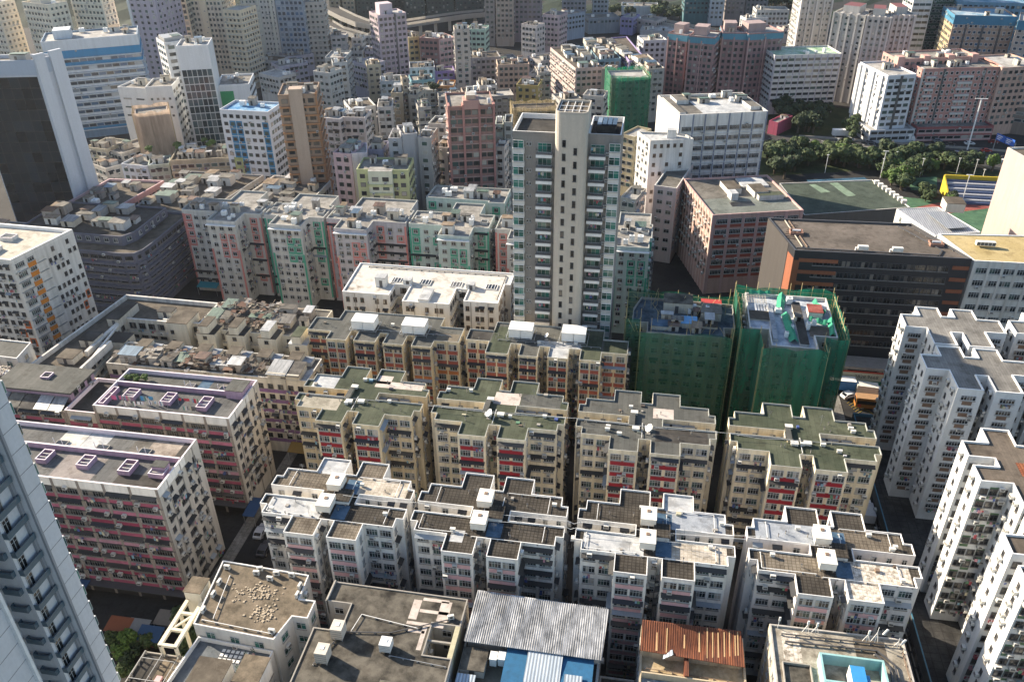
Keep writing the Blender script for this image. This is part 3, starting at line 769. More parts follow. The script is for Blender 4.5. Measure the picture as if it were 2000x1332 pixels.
def pinkslab(label, x0, x1, y0, ym, y1, z, seed, boxes, roofs, holes):
    B = Building('apartment_slab', label, ((x0 + x1) / 2, (y0 + y1) / 2), 'apartment block', 'long pink banded slabs', seed)
    mass(B, rect(x0, x1, y0, y1), 0, z, W_PK, R_SLATE, LILACW, 1.0, .28, [pkfront, pkside, None, pkside])
    b = MB(); b.box(x0 - .04, x1 + .04, y0 - .06, y0, z - 1.75, z + .02, WHITE); b.box(x1, x1 + .06, y0 - .06, y1 - 5, z - 1.75, z + .02, WHITE); part('parapet_band', b, B.root)
    b = MB(); b.box(x0 + .3, x1 - .3, ym, ym + .35, z - 1, z + .1, LILAC, LILACW); part('roof_wall', b, B.root)
    rows(B, roofs, z - .99, 'roof_patch')
    for (a, c, d, e) in boxes: wellbox(B, a, c, d, e, z - .98, 1.0, LILAC, OFFW)
    for (a, c, d, e) in holes:
        b = MB(); b.box(a, c, d, e, z - .985, z - .7, CONC); b.face([(a + .15, d + .15, z - .69), (c - .15, d + .15, z - .69), (c - .15, e - .15, z - .69), (a + .15, e - .15, z - .69)], GLD)
        for q in (a + .3, c - .4): b.bar((q, d + .3, z - .7), (q, d + .3, z + .9), .06, TRIM_W)
        part('light_shaft', b, B.root)
    b = MB(); b.box(x0 + .3, x1 - .3, y0 - .08, y0, 0, 2.9, plain('shopfront_shade', (.03, .028, .027), .6)); b.box(x0, x1, y0 - 1.6, y0, 3.0, 3.2, FR_D, bottom=True); part('shaded_shopfront', b, B.root)  # dark shop strip added: street shade put into its colour
    return B
B = pinkslab('twelve storey pink banded slab with a dark patch at its near roof corner', -124, -78.7, 97.4, 105.5, 111.4, 28, 71,
    [(-104.8, -102.7, 101.5, 104.4), (-96.6, -94.3, 101.2, 104.1), (-88.4, -86.1, 100.9, 104.1), (-82.6, -79.7, 101.0, 103.2)],
    [(-100.5, -92.5, 97.8, 104.9, deck('dusty_pink_felt', (.19, .17, .165), (.26, .235, .22), .2)), (-88.2, -79.2, 97.8, 101.5, R_DARK), (-104.8, -99.9, 105.9, 111.1, deck('off_white_felt', (.44, .44, .4), (.6, .6, .57), .3)),
     (-99.8, -95.2, 105.9, 111.1, R_WHITE), (-95.1, -90.4, 105.9, 111.1, R_SLATE), (-90.3, -87, 105.9, 111.1, R_CONC), (-86.9, -81, 105.9, 111.1, deck('stained_concrete', (.12, .09, .07), (.42, .37, .32), .45, lo=.35, hi=.7)), (-80.9, -79.2, 105.9, 111.1, R_DARK)],
    [(-104.7, -102.4, 106.3, 108), (-96.5, -94.1, 106.3, 108), (-88, -85.8, 106.3, 108.2)])
hut(B, -82.4, -79.9, 102.2, 103.8, 27.05, 28.6, LILAC, R_GREY, 'roof_shed', .1, False)
B.finish()
B = pinkslab('pink banded slab with washing lines strung over its roof, behind the nearest pink slab', -107, -77.8, 121.5, 129.9, 135, 25.2, 72,
    [(-102.9, -100.3, 125.3, 128.2), (-94.3, -92.1, 124.8, 128.1), (-86.2, -84, 124.1, 127.9), (-106.4, -105.2, 122.4, 128.2)],
    [(-106, -90, 130.4, 134.6, R_GREY), (-89.9, -87.4, 130.4, 134.6, BLUE_SHADOW_COAT), (-85, -78.2, 130.4, 134.6, R_CONC)], [(-92.5, -90.5, 131, 132.8), (-85, -83, 130.8, 132.8)])
hut(B, -82, -78.3, 129.0, 133, 24.25, 26.2, LILAC, R_GREY, 'stair_head', .1, False)
B.finish()
# washing hung over that roof
for i, (x, y, w) in enumerate(((-104.6, 124.2, 3.6), (-101, 122.8, 5), (-98.6, 124.9, 2.4), (-96, 123.6, 4), (-90.5, 125.4, 4.2), (-88.3, 123.0, 2.6))):
    t = thing('clothesline', ('washing line with a bright pink sheet beside the long lilac light box', 'line of white shirts and towels in front of the lilac boxes', 'washing line with one large blue towel', 'line of small white cloths near the roof edge',
        'line of red and white sheets between two lilac boxes', 'short washing line with two dark cloths')[i], 'washing line', (x, y, 24.2), group='washing lines on the pink slab roof')
    b = MB()
    for q in (0, w): b.bar((x + q, y, 24.2), (x + q, y + q * .1, 26.0), .035, STEEL)
    b.bar((x, y, 25.95), (x + w, y + w * .1, 25.95), .015, STEEL, 3); part('pole', b, t)
    q = .15; r = random.Random(i)
    while q < w - .5:
        ww = r.uniform(.4, 1.5); b = MB(); h = r.uniform(.5, 1.2)
        n = 5
        for k in range(n):
            xa, xb = x + q + ww * k / n, x + q + ww * (k + 1) / n; o = lambda j: .08 * math.sin(2.1 * j)
            b.face([(xa, y + q * .1 + o(k), 25.95 - h), (xb, y + q * .1 + o(k + 1), 25.95 - h), (xb, y + q * .1, 25.95), (xa, y + q * .1, 25.95)], (plain('pink_cloth', (.62, .12, .25), .9), TRIM_W, plain('blue_cloth', (.07, .3, .52), .9), TRIM_W, plain('red_cloth', (.5, .05, .07), .9), FR_D)[i] if r.random() < .6 else CLOTH)
        part('cloth', b, t); q += ww + r.uniform(.1, .5)
# terraced pink house left of it
B = Building('apartment_block', 'pink banded house with a grey roof slab and a sunken dark terrace', (-124, 128), 'apartment block', None, 73)
mass(B, rect(-114.6, -107.3, 122.2, 134), 0, 22.6, W_PK, R_DARK, LILACW, .9, .25, [pkfront.but(top=1.2), None, None, None])
mass(B, rect(-146, -114.7, 122.2, 134.5), 0, 22.2, W_PK, R_GREY, CREAM, .3, .25, [pkfront.but(top=.4, awn=.9), None, None, None])
b = MB(); b.box(-132, -114.9, 125.4, 133.6, 22, 24.4, LILAC); b.box(-132.6, -114.4, 125.0, 134, 24.4, 24.75, R_GREY, bottom=True); part('penthouse', b, B.root)
B.facade((-114.9, 125.4), (-114.9, 133.6), 22, 24.6, Style(fh=2.1, g=0, top=.3, sp=2, ww=1.4, wh=1.1, sill=.8, frame=FR_D, gl=GLD))
clutter(B, rect(-146, -133, 125, 134), 21.95, 6, 4)
wellbox(B, -124, -122, 129, 131, 24.75, .5, LILAC, FR_D)
b = MB()
for i in range(5):
    x = -131.5 + i * 3.3
    p = [(x, 122.0, 22.25), (x + 3.1, 122.0, 22.25), (x + 3.1, 125.3, 23.5), (x, 125.3, 23.5)]
    b.face(p, HUTR[(0, 4, 6, 2, 0)[i]]); b.face([(q[0], q[1], q[2] - .06) for q in p][::-1], HUTR[0])
part('lean_to_roof', b, B.root)
b = MB()
for i in range(9): b.box(-141 + i * .85, -140.86 + i * .85, 124, 133, 24.2, 24.35, HUTW[2], bottom=True)
for i in range(8): b.box(-141.2, -133.8, 124.3 + i * 1.15, 124.44 + i * 1.15, 24.36, 24.5, HUTW[2], bottom=True)
for x in (-141, -134.2):
    for y in (124.4, 132.4): b.box(x, x + .2, y, y + .2, 21.95, 24.2, HUTW[2])
part('trellis', b, B.root)
B.finish()
B = Building('white_house', 'small white flat roofed block between the courtyard building and the pink row', (-142, 140), 'building', None, 74)
mass(B, [(-150, 137), (-135.2, 136.4), (-136.4, 143), (-150, 143.4)], 0, 24, OFFW, R_GREY, TRIM_W, .3, .2, [Style(fh=3), Style(fh=3, sp=5), None, None]); B.finish()

# ------------------------------------------------------------------ courtyard building
CW = paint((.6, .56, .48), .75); CYW = paint((.64, .6, .5), .6)
gal = Style(fh=2.7, top=.5, g=0, sp=2.6, ww=1.7, wh=1.5, sill=.7, frame=FR_D, gl=GLD, ledge=CW, lh=.9, ld=.5, ac=.15, rack=.2, wc=3)
B = Building('courtyard_building', 'low cream tenement round a deep courtyard, thick white parapet and shaded roof', (-122, 158), 'building', None, 75)
mass(B, [(-134.6, 137.6), (-121, 137.6), (-124.5, 160.6), (-110.8, 160.6), (-110.8, 161), (-104.8, 161), (-104.8, 171.4), (-130.8, 172)], 0, 21.2, CW, R_BROWN, OFFW, 1.1, .5, [gal, gal, gal, gal, gal, gal, None, None])
hut(B, -127.4, -124.2, 158, 166.5, 20.1, 22.3, CW, R_DARK, 'roof_room'); hut(B, -128.6, -125, 148.4, 152.4, 20.1, 22.0, CW, R_DARK, 'roof_room')
hut(B, -129.6, -125.6, 141.2, 145, 20.1, 21.6, CW, R_BROWN, 'roof_room'); hut(B, -117.2, -113.4, 163.4, 165.8, 20.1, 22.1, CW, R_DARK, 'roof_room')
b = MB(); b.box(-125.2, -124.4, 145, 158, 20.1, 21.4, OFFW); b.box(-121.6, -121, 137.7, 149.5, 20.1, 21.9, OFFW); part('roof_wall', b, B.root)
hut(B, -125.5, -118.8, 150.6, 155, 12, 20.7, CYW, R_DARK, 'stair_tower', .05, False)
hut(B, -112, -106.8, 158.4, 164.5, 0, 22.3, CYW, R_BROWN, 'stair_tower', .05, False)
for k in range(5):
    for (x, y, a) in ((-110.9, 158.4, 0), (-118.8, 152.2, math.pi / 2)): B.put('window', window_tpl(.9, 1.0, FR_D, GLD, 2), (x, y, 19.4 - 2.7 * k), a)
for q in (-114.6, -113.2, -111.8): box_tank(B, q, 162.2, 20.1, 1.0, .6, .5, ACM, .3, 'roof_cooler', False)
B.finish()
# stair tower range and its ramshackle roof
B = Building('tenement_row', 'cream tenement range with four tall windowed stair towers and ramshackle sheds on its roof', (-90, 163), 'building', None, 76)
mass(B, rect(-104.7, -75.4, 159.2, 172.4), 0, 21, CYW, R_CONC, CYW, .4, .25, [gal.but(sp=3.3), None, None, None])
for k, x0 in enumerate((-103.2, -96.0, -87.9, -79.7)):
    x1 = x0 + 4.6; y0 = 156.0 + (0, .5, .2, -1.2)[k]
    hut(B, x0, x1, y0, 161, 0, 21.6, CYW, (R_DARK, R_DARK, R_BROWN, R_WHITE)[k], 'stair_tower', .04, False)
    hut(B, x0 + 1.0, x1 - 1.4, y0 + .01, y0 + 4.6, 21.76, 23.7, CYW, (R_BROWN, R_BROWN, R_WHITE, R_GREEN)[k], 'stair_tower_top', .06, False)
    for f in range(5): B.put('window', window_tpl(1.0, .85, FR_D, GLD, 2), (x0 + 2.1, y0, 20.2 - 2.75 * f), 0)
clutter(B, rect(-104.5, -82, 162, 172), 20.6, 16, 9, .85, 1.35)
clutter(B, rect(-82, -75.6, 162, 172), 20.6, 4, 10, .8, .9)
debris(B, -104, -83, 161, 172, 21.0, 260, 5); debris(B, -100, -86, 164, 171, 22.2, 90, 6)
B.finish()
PURP = paint((.23, .13, .27), .5)
B = Building('tenement_row', 'tenement with purple window bands and brown shed roofs, squeezed behind the pink slab', (-94, 147), 'building', None, 77)
mass(B, rect(-118.4, -70.4, 142.4, 151.6), 0, 20.6, CW, R_CONC, OFFW, .5, .25, [Style(fh=2.75, top=1.2, g=2.6, sp=2.3, ww=1.25, wh=1.25, sill=1.1, band=PURP, bh=1.0, bz=-.1, wc=2, ac=.4, awn=.2, rack=.2, frame=FR_D, gl=GLD, pipe=5), sideG, gal, None])
for k in range(6):
    x = -114 + k * 7.4
    hut(B, x, x + 2.8, 148, 151.2, 20.1, 22.0, CYW, R_BROWN, 'stair_head', .1); hut(B, x + 2.9, x + 5, 148.8, 151.3, 20.1, 20.9, OFFW, R_PALEB, 'roof_shed', .02, False)
clutter(B, rect(-117, -80, 142.8, 147.8), 20.1, 15, 12, .95, 1.3)
for (x0, x1, m, h) in ((-79.6, -75.4, HUTR[0], 1.7), (-75.3, -72.3, HUTR[6], 1.6)):
    b = MB(); b.box(x0, x1, 142.5, 147.2, 20.1, 20.1 + h, CW); p = [(x0 - .2, 142, 20.1 + h - .1), (x1 + .2, 142, 20.1 + h - .1), (x1 + .2, 147.5, 20.1 + h + .5), (x0 - .2, 147.5, 20.1 + h + .5)]
    b.face(p, m); b.face([(q[0], q[1], q[2] - .07) for q in p][::-1], m); part('roof_shed', b, B.root)
debris(B, -117.5, -74, 142.8, 148.6, 20.4, 320, 8); debris(B, -112, -86, 144, 148, 21.8, 70, 9)
b = MB(); b.face([(-72.2, 142.8, 20.2), (-70.7, 142.8, 20.2), (-70.7, 148.5, 20.2), (-72.2, 147, 20.2)], R_WHITE); part('roof_patch', b, B.root)
B.finish()

# ------------------------------------------------------------------ white tower with orange panels
ORG = paint((.62, .22, .03), .3); ORG2 = paint((.6, .14, .03), .3)
def orgp(f, i, n):
    if 5 <= f <= 7 and i >= n - 2: return ORG2 if (f + i) % 2 else None
    return None
def orgl(f, i, n):
    if 6 <= f <= 10 and i in (n - 2, n - 1): return ORG2 if (f + i) % 2 else None
    return None
B = Building('apartment_block', 'white fourteen storey block with orange balcony stack and orange chequers', (-162, 168), 'apartment block', None, 78)
pl = [(-182, 159.6), (-149.2, 159.1), (-145.1, 177.5), (-172, 178.5)]
sE = Style(skip=.22, fh=2.6, top=1.2, g=3, sp=1.45, m=.3, ww=.85, wh=1.15, sill=1.05, ac=.2, pat=None, frame=FR_D, gl=GLD, rack=.05)
mass(B, pl, 0, 36, paint((.66, .65, .62), .6), deck('beige_deck', (.4, .37, .31), (.55, .51, .44), .2), TRIM_W, .9, .5, [Style(fh=2.6, top=1.2, g=3, sp=2.0, ww=1.1, wh=1.2, sill=1.05, ac=.4, awn=.3, pat=orgl, frame=FR_D, gl=GLD, rack=.1), None, None, None])
a, c = Vector(pl[1]), Vector(pl[2]); L = (c - a).length; f_ = lambda t: tuple(a + (c - a) * t)
B.facade(f_(0), f_(.2), 0, 36, Style(fh=2.6, top=1.2, g=3, sp=3, ww=2.6, wh=1.3, sill=1.0, wc=5, band=OFFW, bh=.9, ac=.2, rack=.2, ledge=STEEL, ld=.35))
B.facade(f_(.2), f_(.34), 0, 36, Style(fh=2.6, top=1.2, g=3, sp=2.2, ww=1.9, wh=1.15, sill=1.2, wc=3, band=ORG, bh=1.4, ac=0))
B.facade(f_(.34), f_(.48), 0, 36, Style(fh=2.6, top=1.2, g=3, sp=2.8, ww=2.4, wh=1.3, sill=1.0, wc=4, band=OFFW, bh=.9, ac=.2, rack=.2, ledge=STEEL, ld=.35))
B.facade(f_(.48), f_(1), 0, 36, sE.but(pat=orgp))
wellbox(B, -160, -156.5, 163, 166, 35.1, 1.0, OFFW, OFFW); wellbox(B, -160.5, -157, 170, 172.6, 35.1, 1.0, OFFW, OFFW)
B.finish()

# ------------------------------------------------------------------ lilac corner house, pink flat house, far sheds
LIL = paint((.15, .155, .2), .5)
B = Building('tenement_block', 'shaded lilac tenement with rounded balcony corner and crowded roof', (-158, 208), 'building', None, 79)
s = 104.5 / 101
pl = [(-186, 197.5), (-147, 196.2), (-143.6, 196.8), (-142.4, 199.5), (-142, 206), (-142, 226), (-186, 226)]
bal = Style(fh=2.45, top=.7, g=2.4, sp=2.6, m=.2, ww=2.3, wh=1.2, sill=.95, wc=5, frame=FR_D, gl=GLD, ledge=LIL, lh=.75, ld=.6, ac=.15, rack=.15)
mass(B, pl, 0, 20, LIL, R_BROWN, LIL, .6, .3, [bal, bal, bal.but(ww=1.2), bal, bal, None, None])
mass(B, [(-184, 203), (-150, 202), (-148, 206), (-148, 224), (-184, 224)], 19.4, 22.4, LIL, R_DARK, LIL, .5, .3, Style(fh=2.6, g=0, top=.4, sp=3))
clutter(B, rect(-184, -150, 206, 223), 21.9, 18, 3, .8, 1.2); B.finish()
PFL = paint((.5, .27, .26), .4)
B = Building('tenement_block', 'low pink house with a wide cluttered roof below the dark glass tower', (-175, 238), 'building', None, 80)
pl = [(-186, 226.6), (-167.2, 227.3), (-164.2, 251), (-184, 250)]
st = Style(fh=2.8, top=1.4, g=2, sp=2.2, ww=1.5, wh=1.3, sill=1.0, frame=FR_D, gl=GLD, ac=.3)
mass(B, pl, 0, 20, PFL, R_BROWN, paint((.6, .42, .42), .3), .8, .4, [st, st, None, None]); clutter(B, sub(pl, .05, .95, .05, .95), 19.2, 9, 5, .5, 1.2); B.finish()
B = Building('tenement_row', 'row of old roofs with white sheds behind the white and orange block', (-195, 208), 'building', None, 81)
pl = [(-222, 205), (-187, 203), (-187, 216), (-222, 216)]
mass(B, pl, 0, 18, paint((.4, .4, .42)), R_BROWN, None, .5, .3, st); clutter(B, pl, 17.5, 14, 6, .9, 1.2); B.finish()
B = Building('tenement_row', 'dark roofed tenements crowded with sheds, beside the pink and green estate', (-146, 243), 'building', None, 82)
pl = [(-163, 228), (-138, 228), (-133, 262), (-160, 262)]
mass(B, pl, 0, 19.5, paint((.36, .35, .34)), R_BROWN, None, .5, .3, st); clutter(B, sub(pl, .02, .98, .02, .98), 19, 34, 7, .85, 1.25); B.finish()
B = Building('tenement_row', 'pale roofed tenements with white sheds and an orange tarpaulin behind the estate', (-120, 246), 'building', None, 83)
pl = [(-131, 233.5), (-107, 231.8), (-107, 258), (-128, 260)]
mass(B, pl, 0, 20.5, paint((.5, .48, .45)), R_CONC, OFFW, .5, .3, st); clutter(B, sub(pl, .02, .98, .05, .98), 20, 14, 8, .8, 1.3)
b = MB(); b.box(-112.5, -109.5, 236.5, 239, 20, 21.0, plain('orange_tarpaulin', (.6, .17, .03), .7)); part('tarpaulin', b, B.root); B.finish()

# ------------------------------------------------------------------ tall panelled tower in the lower left corner
PANEL = paint((.62, .63, .65), .2, .5); PANEL2 = paint((.3, .31, .33), .2, .5); RAIL = plain('teal_rail', (.075, .12, .15), .3)
B = Building('residential_tower', 'tall pale panelled tower with teal balconies, standing in front of the pink slabs', (-82, 48), 'tower', None, 84)
pl = [(-67.9, 30), (-67.9, 54.6), (-72.6, 54.6), (-72.6, 58.9), (-69.0, 58.9), (-69.0, 62.5), (-67.9, 62.5), (-67.9, 65.4), (-97, 65.4), (-97, 30)]
B.walls.prism(pl, 0, 98, PANEL, R_GREY)
zb = 98 - .6
joints = MB(); zk = 56.0 - 2.92 * 18
k = 0
z0 = P(125, 1049, 50).z
while zk < 97:
    for (x, y0, y1) in ((-67.9, 62.5, 65.4), (-67.9, 30, 54.6), (-69.0, 58.9, 62.5), (-72.6, 54.6, 58.9)): joints.box(x, x + .012, y0 + .01, y1 - .01, zk - .03, zk + .03, FR_D)
    B.put('balcony', balcony_tpl(3.4, .7, .72, RAIL), (-69.0, 60.6, zk), math.pi / 2)
    B.put('bay_window', ('bay',), (-69.3, 65.4, zk + .7), math.pi)
    B.put('window', window_tpl(.8, 1.2, FR_D, GLD, 1), (-72.6, 56.9, zk + .9), math.pi / 2)
    B.put('window', window_tpl(1.1, 2.0, FR_AL, GLD, 2), (-69.0, 59.9, zk + .06), math.pi / 2)
    B.put('balcony', balcony_tpl(2.2, .6, .72, RAIL), (-70.6, 58.9, zk), 0)
    zk += 2.92
bb = MB(); bb.box(-1.0, 1.0, -.65, 0, 0, 1.7, PANEL, bottom=True); bb.face([(-.9, -.66, .1), (.9, -.66, .1), (.9, -.66, 1.6), (-.9, -.66, 1.6)], GLB)
for sx, q in ((-1.005, 1), (1.005, -1)):
    f = [(sx, -.6, .1), (sx, -.06, .1), (sx, -.06, 1.6), (sx, -.6, 1.6)]; bb.face(f[::q], GLG)
TPL[('bay',)] = (bb, None)
part('panel_joint', joints, B.root, kind='stuff')
b = MB(); b.box(-67.9, -67.6, 62.5, 62.8, 0, 98, PANEL2); b.box(-69.0, -68.6, 62.1, 62.49, 0, 98, PANEL2); b.box(-67.9, -67.5, 54.2, 54.6, 0, 98, TRIM_W); part('corner_strip', b, B.root)
B.finish()

# unseen blocks added just outside the picture to shade its left side
for i, (x0, x1, y0, y1, z, lab) in enumerate(((-275, -237, 211, 238, 62, 'unseen tower added for its shade beside the dark glass offices'), (-196, -160, 82, 116, 33, 'unseen pale block added for its shade, left of the pink slabs'), (-150, -112, 40, 62, 40, 'unseen grey block added for its shade behind the panelled tower'))):
    B = Building('apartment_block', lab, (x0, y0), 'apartment block', None, 88 + i); mass(B, rect(x0, x1, y0, y1), 0, z, paint((.4, .39, .38)), R_GREY, None, .8, .3, Style(fh=2.7, sp=3)); B.finish()
# ------------------------------------------------------------------ low roofs at the foot of the picture
OLDW = paint((.46, .44, .41), .7); GRP_LEAF = plain('pot_leaf', (.03, .06, .02), .8)
def condenser(x, y, z, rz, label, group, sc=1.0):
    t = thing('roof_condenser', label, 'air conditioner', (x, y, z), rz, group)
    b = MB(); b.box(-.5 * sc, .5 * sc, -.2 * sc, .2 * sc, .12, .12 + .8 * sc, ACM, bottom=True); b.box(-.45, -.35, -.3, .3, 0, .12, CONC); b.box(.35, .45, -.3, .3, 0, .12, CONC)
    link('casing', b.mesh('casing'), t)
    b = MB(); n = 10
    b.face([(.05 * sc + .28 * sc * math.cos(2 * math.pi * k / n), -.205 * sc, .12 + .4 * sc + .28 * sc * math.sin(2 * math.pi * k / n)) for k in range(n)], ACD)
    link('fan_grille', b.mesh('fan_grille'), t)
# white block with cracked roof
WF = paint((.66, .65, .62), .4); R_CRACK = deck('cracked_screed', (.09, .076, .055), (.21, .17, .125), .4, lo=.3, hi=.7)
B = Building('white_block', 'white low block with cracked brown roof and roof garden, beside the panelled tower', (-57, 80), 'building', None, 101)
mass(B, [(-63.9, 78), (-50.5, 77.2), (-49.4, 81.8), (-46.9, 81.8), (-46.9, 85.3), (-49.6, 85.3), (-49.9, 90.2), (-65.3, 91)], 0, 20, WF, R_CRACK, TRIM_W, .25, .18, Style(fh=3, top=.6, g=2, sp=3.4, ww=1.6, wh=1.4, gl=GLG))
b = MB(); r = random.Random(3)
for i in range(170):
    t = r.random()
    if t < .6: x, y = r.gauss(-57, 2.1), r.gauss(85.3, 1.0)
    else: x, y = r.gauss(-54.1, 1.0), r.gauss(81.6, .85)
    s = r.uniform(.1, .26); a = r.uniform(0, 3)
    p = [(x + s * math.cos(a + k * 1.57) * r.uniform(.7, 1.2), y + s * math.sin(a + k * 1.57) * r.uniform(.7, 1.2)) for k in range(4)]
    b.prism(p, 19.75, 19.75 + r.uniform(.06, .16), CONC, plain('lifted_screed', (.4, .33, .24), .9))
part('lifted_screed', b, B.root, kind='stuff')
# roof terrace on the lower storeys in front
mass(B, [(-64.8, 62.4), (-50.9, 62.4), (-50.9, 77.1), (-63.5, 77.8)], 0, 17.5, WF, deck('terrace_grey', (.1, .115, .13), (.17, .185, .2), .3), TRIM_W, .8, .2, Style(fh=3, top=1.2, g=1))
hut(B, -60.2, -55.3, 68.7, 72.9, 16.7, 19.4, WF, R_BROWN, 'roof_room', .15); hut(B, -53.5, -49.7, 69.5, 74, 16.7, 19.9, WF, R_CRACK, 'roof_room', .1)
hut(B, -53.9, -50, 64.9, 68.7, 16.7, 19.2, WF, R_CRACK, 'roof_room', .1); hut(B, -63.8, -60.5, 64.3, 68.1, 16.7, 17.9, WF, R_DARK, 'roof_room', .1)
b = MB()
for i in range(6):
    for j in range(3): b.box(-59 + i * .75, -58.5 + i * .75, 74.6 + j * .8, 75.1 + j * .8, 16.75, 16.8, TRIM_W)
part('stepping_stone', b, B.root, kind='stuff')
for i, (x, y) in enumerate(((-54.6, 75.6), (-54.4, 74.4), (-54.9, 73.2), (-53.9, 76.4), (-54.5, 72.2))):
    b = MB(); b.bar((x, y, 16.7), (x, y, 17.1), .2, PINKB, 6)
    for k in range(14): a = k * 1.7; b.face([(x, y, 17.1 + .08 * k), (x + .3 * math.cos(a), y + .3 * math.sin(a), 17.2 + .08 * k), (x + .3 * math.cos(a + .6), y + .3 * math.sin(a + .6), 17.3 + .08 * k)], GRP_LEAF)
    part('pot_plant', b, B.root)
for q in ((-62.9, 78.9, -51.1, 78.1), (-62.6, 88, -61.3, 79.5)): pipe_run(B, [(q[0], q[1]), (q[2], q[3])], 20.1)
# stair tower and open concrete frame on its flank
hut(B, -68.4, -65.6, 83.6, 86.7, 0, 20.1, paint((.66, .62, .52), .4), R_CRACK, 'stair_tower', .12, False)
b = MB(); cw = paint((.68, .63, .5), .3)
for y in (74.7, 80.8):
    b.box(-68.3, -67.9, y, y + .45, 0, 18.2, cw); b.box(-65.8, -65.4, y, y + .45, 0, 18.2, cw)
b.box(-68.4, -67.8, 74.7, 83.5, 17.9, 18.4, cw, bottom=True); b.box(-65.9, -65.3, 74.7, 83.5, 17.9, 18.4, cw, bottom=True)
for y in (74.7, 77.6, 80.8): b.box(-67.8, -65.9, y, y + .45, 17.92, 18.38, cw, bottom=True)
b.bar((-67.8, 77.9, 18.15), (-65.9, 80.8, 18.15), .2, cw)
part('concrete_frame', b, B.root)
B.finish()
B = Building('low_annex', 'low dark roofed annex with pipe rails, at the near end of the open concrete frame', (-66.5, 68), 'building', None, 107)
mass(B, [(-67.6, 66.2), (-65, 66.2), (-65, 75.1), (-71.4, 75.1), (-71.4, 66.2)], 0, 15.8, WF, R_DARK, CONC, .3, .2, Style(fh=3, g=1)); rows(B, [(-67.8, -65.2, 67.2, 74.8, R_CRACK)], 15.51, 'roof_patch')
for y in (67, 70, 73.6): pipe_run(B, [(-71, y), (-65.3, y)], 16.3, STEEL, .05, .8)
for x in (-71, -68.1, -65.4): pipe_run(B, [(x, 66.6), (x, 74.8)], 16.3, STEEL, .05, .8)
b = MB(); b.box(-69.7, -68.4, 67.8, 68.9, 15.5, 16.1, TRIM_W); part('skylight', b, B.root); b = MB(); b.box(-67.1, -66.2, 70.2, 71.2, 15.5, 16, PINKB); part('roof_box', b, B.root)
B.finish()
for i, (x, y, rz, lab) in enumerate(((-63.8, 89.5, 0, 'roof condenser in the far corner of the cracked roof, by the pink slab'), (-58.3, 90, .3, 'roof condenser third along the back edge of the cracked roof'), (-58.5, 89.1, .1, 'roof condenser a step in from the back edge of the cracked roof'),
      (-55.8, 88.3, 0, 'roof condenser standing behind the lifted roof screed'), (-55.2, 89.5, .2, 'roof condenser at the middle of the back edge of the cracked roof'), (-52.6, 89.6, 0, 'roof condenser near the far right corner of the cracked roof'), (-50.4, 87.6, 1.5, 'roof condenser on the right edge of the cracked roof above the window'),
      (-50.1, 85.8, 1.5, 'roof condenser on the right edge beside the sloping pipe'), (-63.6, 86.3, 1.5, 'roof condenser on the left edge beside the stair tower'), (-63.4, 83.8, 1.5, 'roof condenser on the left edge above the concrete frame'), (-63.5, 80.6, 1.5, 'roof condenser at the near left corner of the cracked roof'), (-51.3, 78.5, 0, 'roof condenser at the near right corner of the cracked roof'))):
    condenser(x, y, 19.75, rz, lab, 'condensers on the cracked roof')

# stained concrete roof
B = Building('concrete_block', 'grey stained concrete roof with three big cooling boxes and open light wells', (-35, 80), 'building', None, 102)
R_STAIN = deck('stained_roof', (.025, .023, .02), (.135, .123, .102), .3, lo=.36, hi=.62)
pl = [(-45, 56), (-23.2, 56), (-23.2, 89.4), (-45.4, 89.6)]
# roof laid out round two light wells
hx0, hx1, hy0, hy1 = -27.6, -24.2, 78.2, 84
mass(B, [(-45, 56), (-23.2, 56), (-23.2, hy0), (hx0, hy0), (hx0, hy1), (-23.2, hy1), (-23.2, 89.4), (-45.4, 89.6), (-45.4, 85.6), (-41.2, 85.6), (-41.2, 80.4), (-45.4, 80.4)], 0, 20, OLDW, R_STAIN, CONC, .2, .2, Style(fh=3, top=.6, g=2, sp=3.5, gl=GLD))
b = MB(); b.box(-23.95, -23.2, 78.2, 84, 0, 20, paint((.5, .47, .33), .6)); b.box(hx0, -23.95, 80.9, 81.2, 19.3, 19.7, CONC, bottom=True); part('well_wall', b, B.root)
for (x0, x1, y0, y1) in ((-31.6, -30.3, 84.4, 88.2), (-30.2, -25.6, 85.9, 86.5), (-27.2, -25.5, 84.6, 88.5), (-31.6, -25.8, 83.4, 84.0), (-30.2, -26, 88.2, 88.8), (-28.9, -28.2, 79, 83.3), (-31, -28.4, 82, 82.5)):
    rows(B, [(x0, x1, y0, y1, R_PATCH)], 19.806, 'roof_patch')
rows(B, [(-32.6, -28.6, 70.4, 73.2, R_CONC), (-28, -23.8, 70.6, 73.6, R_CONC)], 19.81, 'roof_patch')
pipe_run(B, [(-39.4, 80.6), (-38.8, 83.8), (-29.6, 82.6)], 20.1, TRIM_W, .06); pipe_run(B, [(-43, 74), (-40.6, 80.2), (-33.4, 81.2), (-25.2, 85)], 20.05, FR_D, .09); pipe_run(B, [(-32.4, 77.2), (-23.8, 76.6)], 20.05, STEEL, .06)
b = MB(); b.box(-45.2, -45.0, 85.6, 89.6, 17, 20.3, OLDW); part('well_wall', b, B.root)
B.finish()
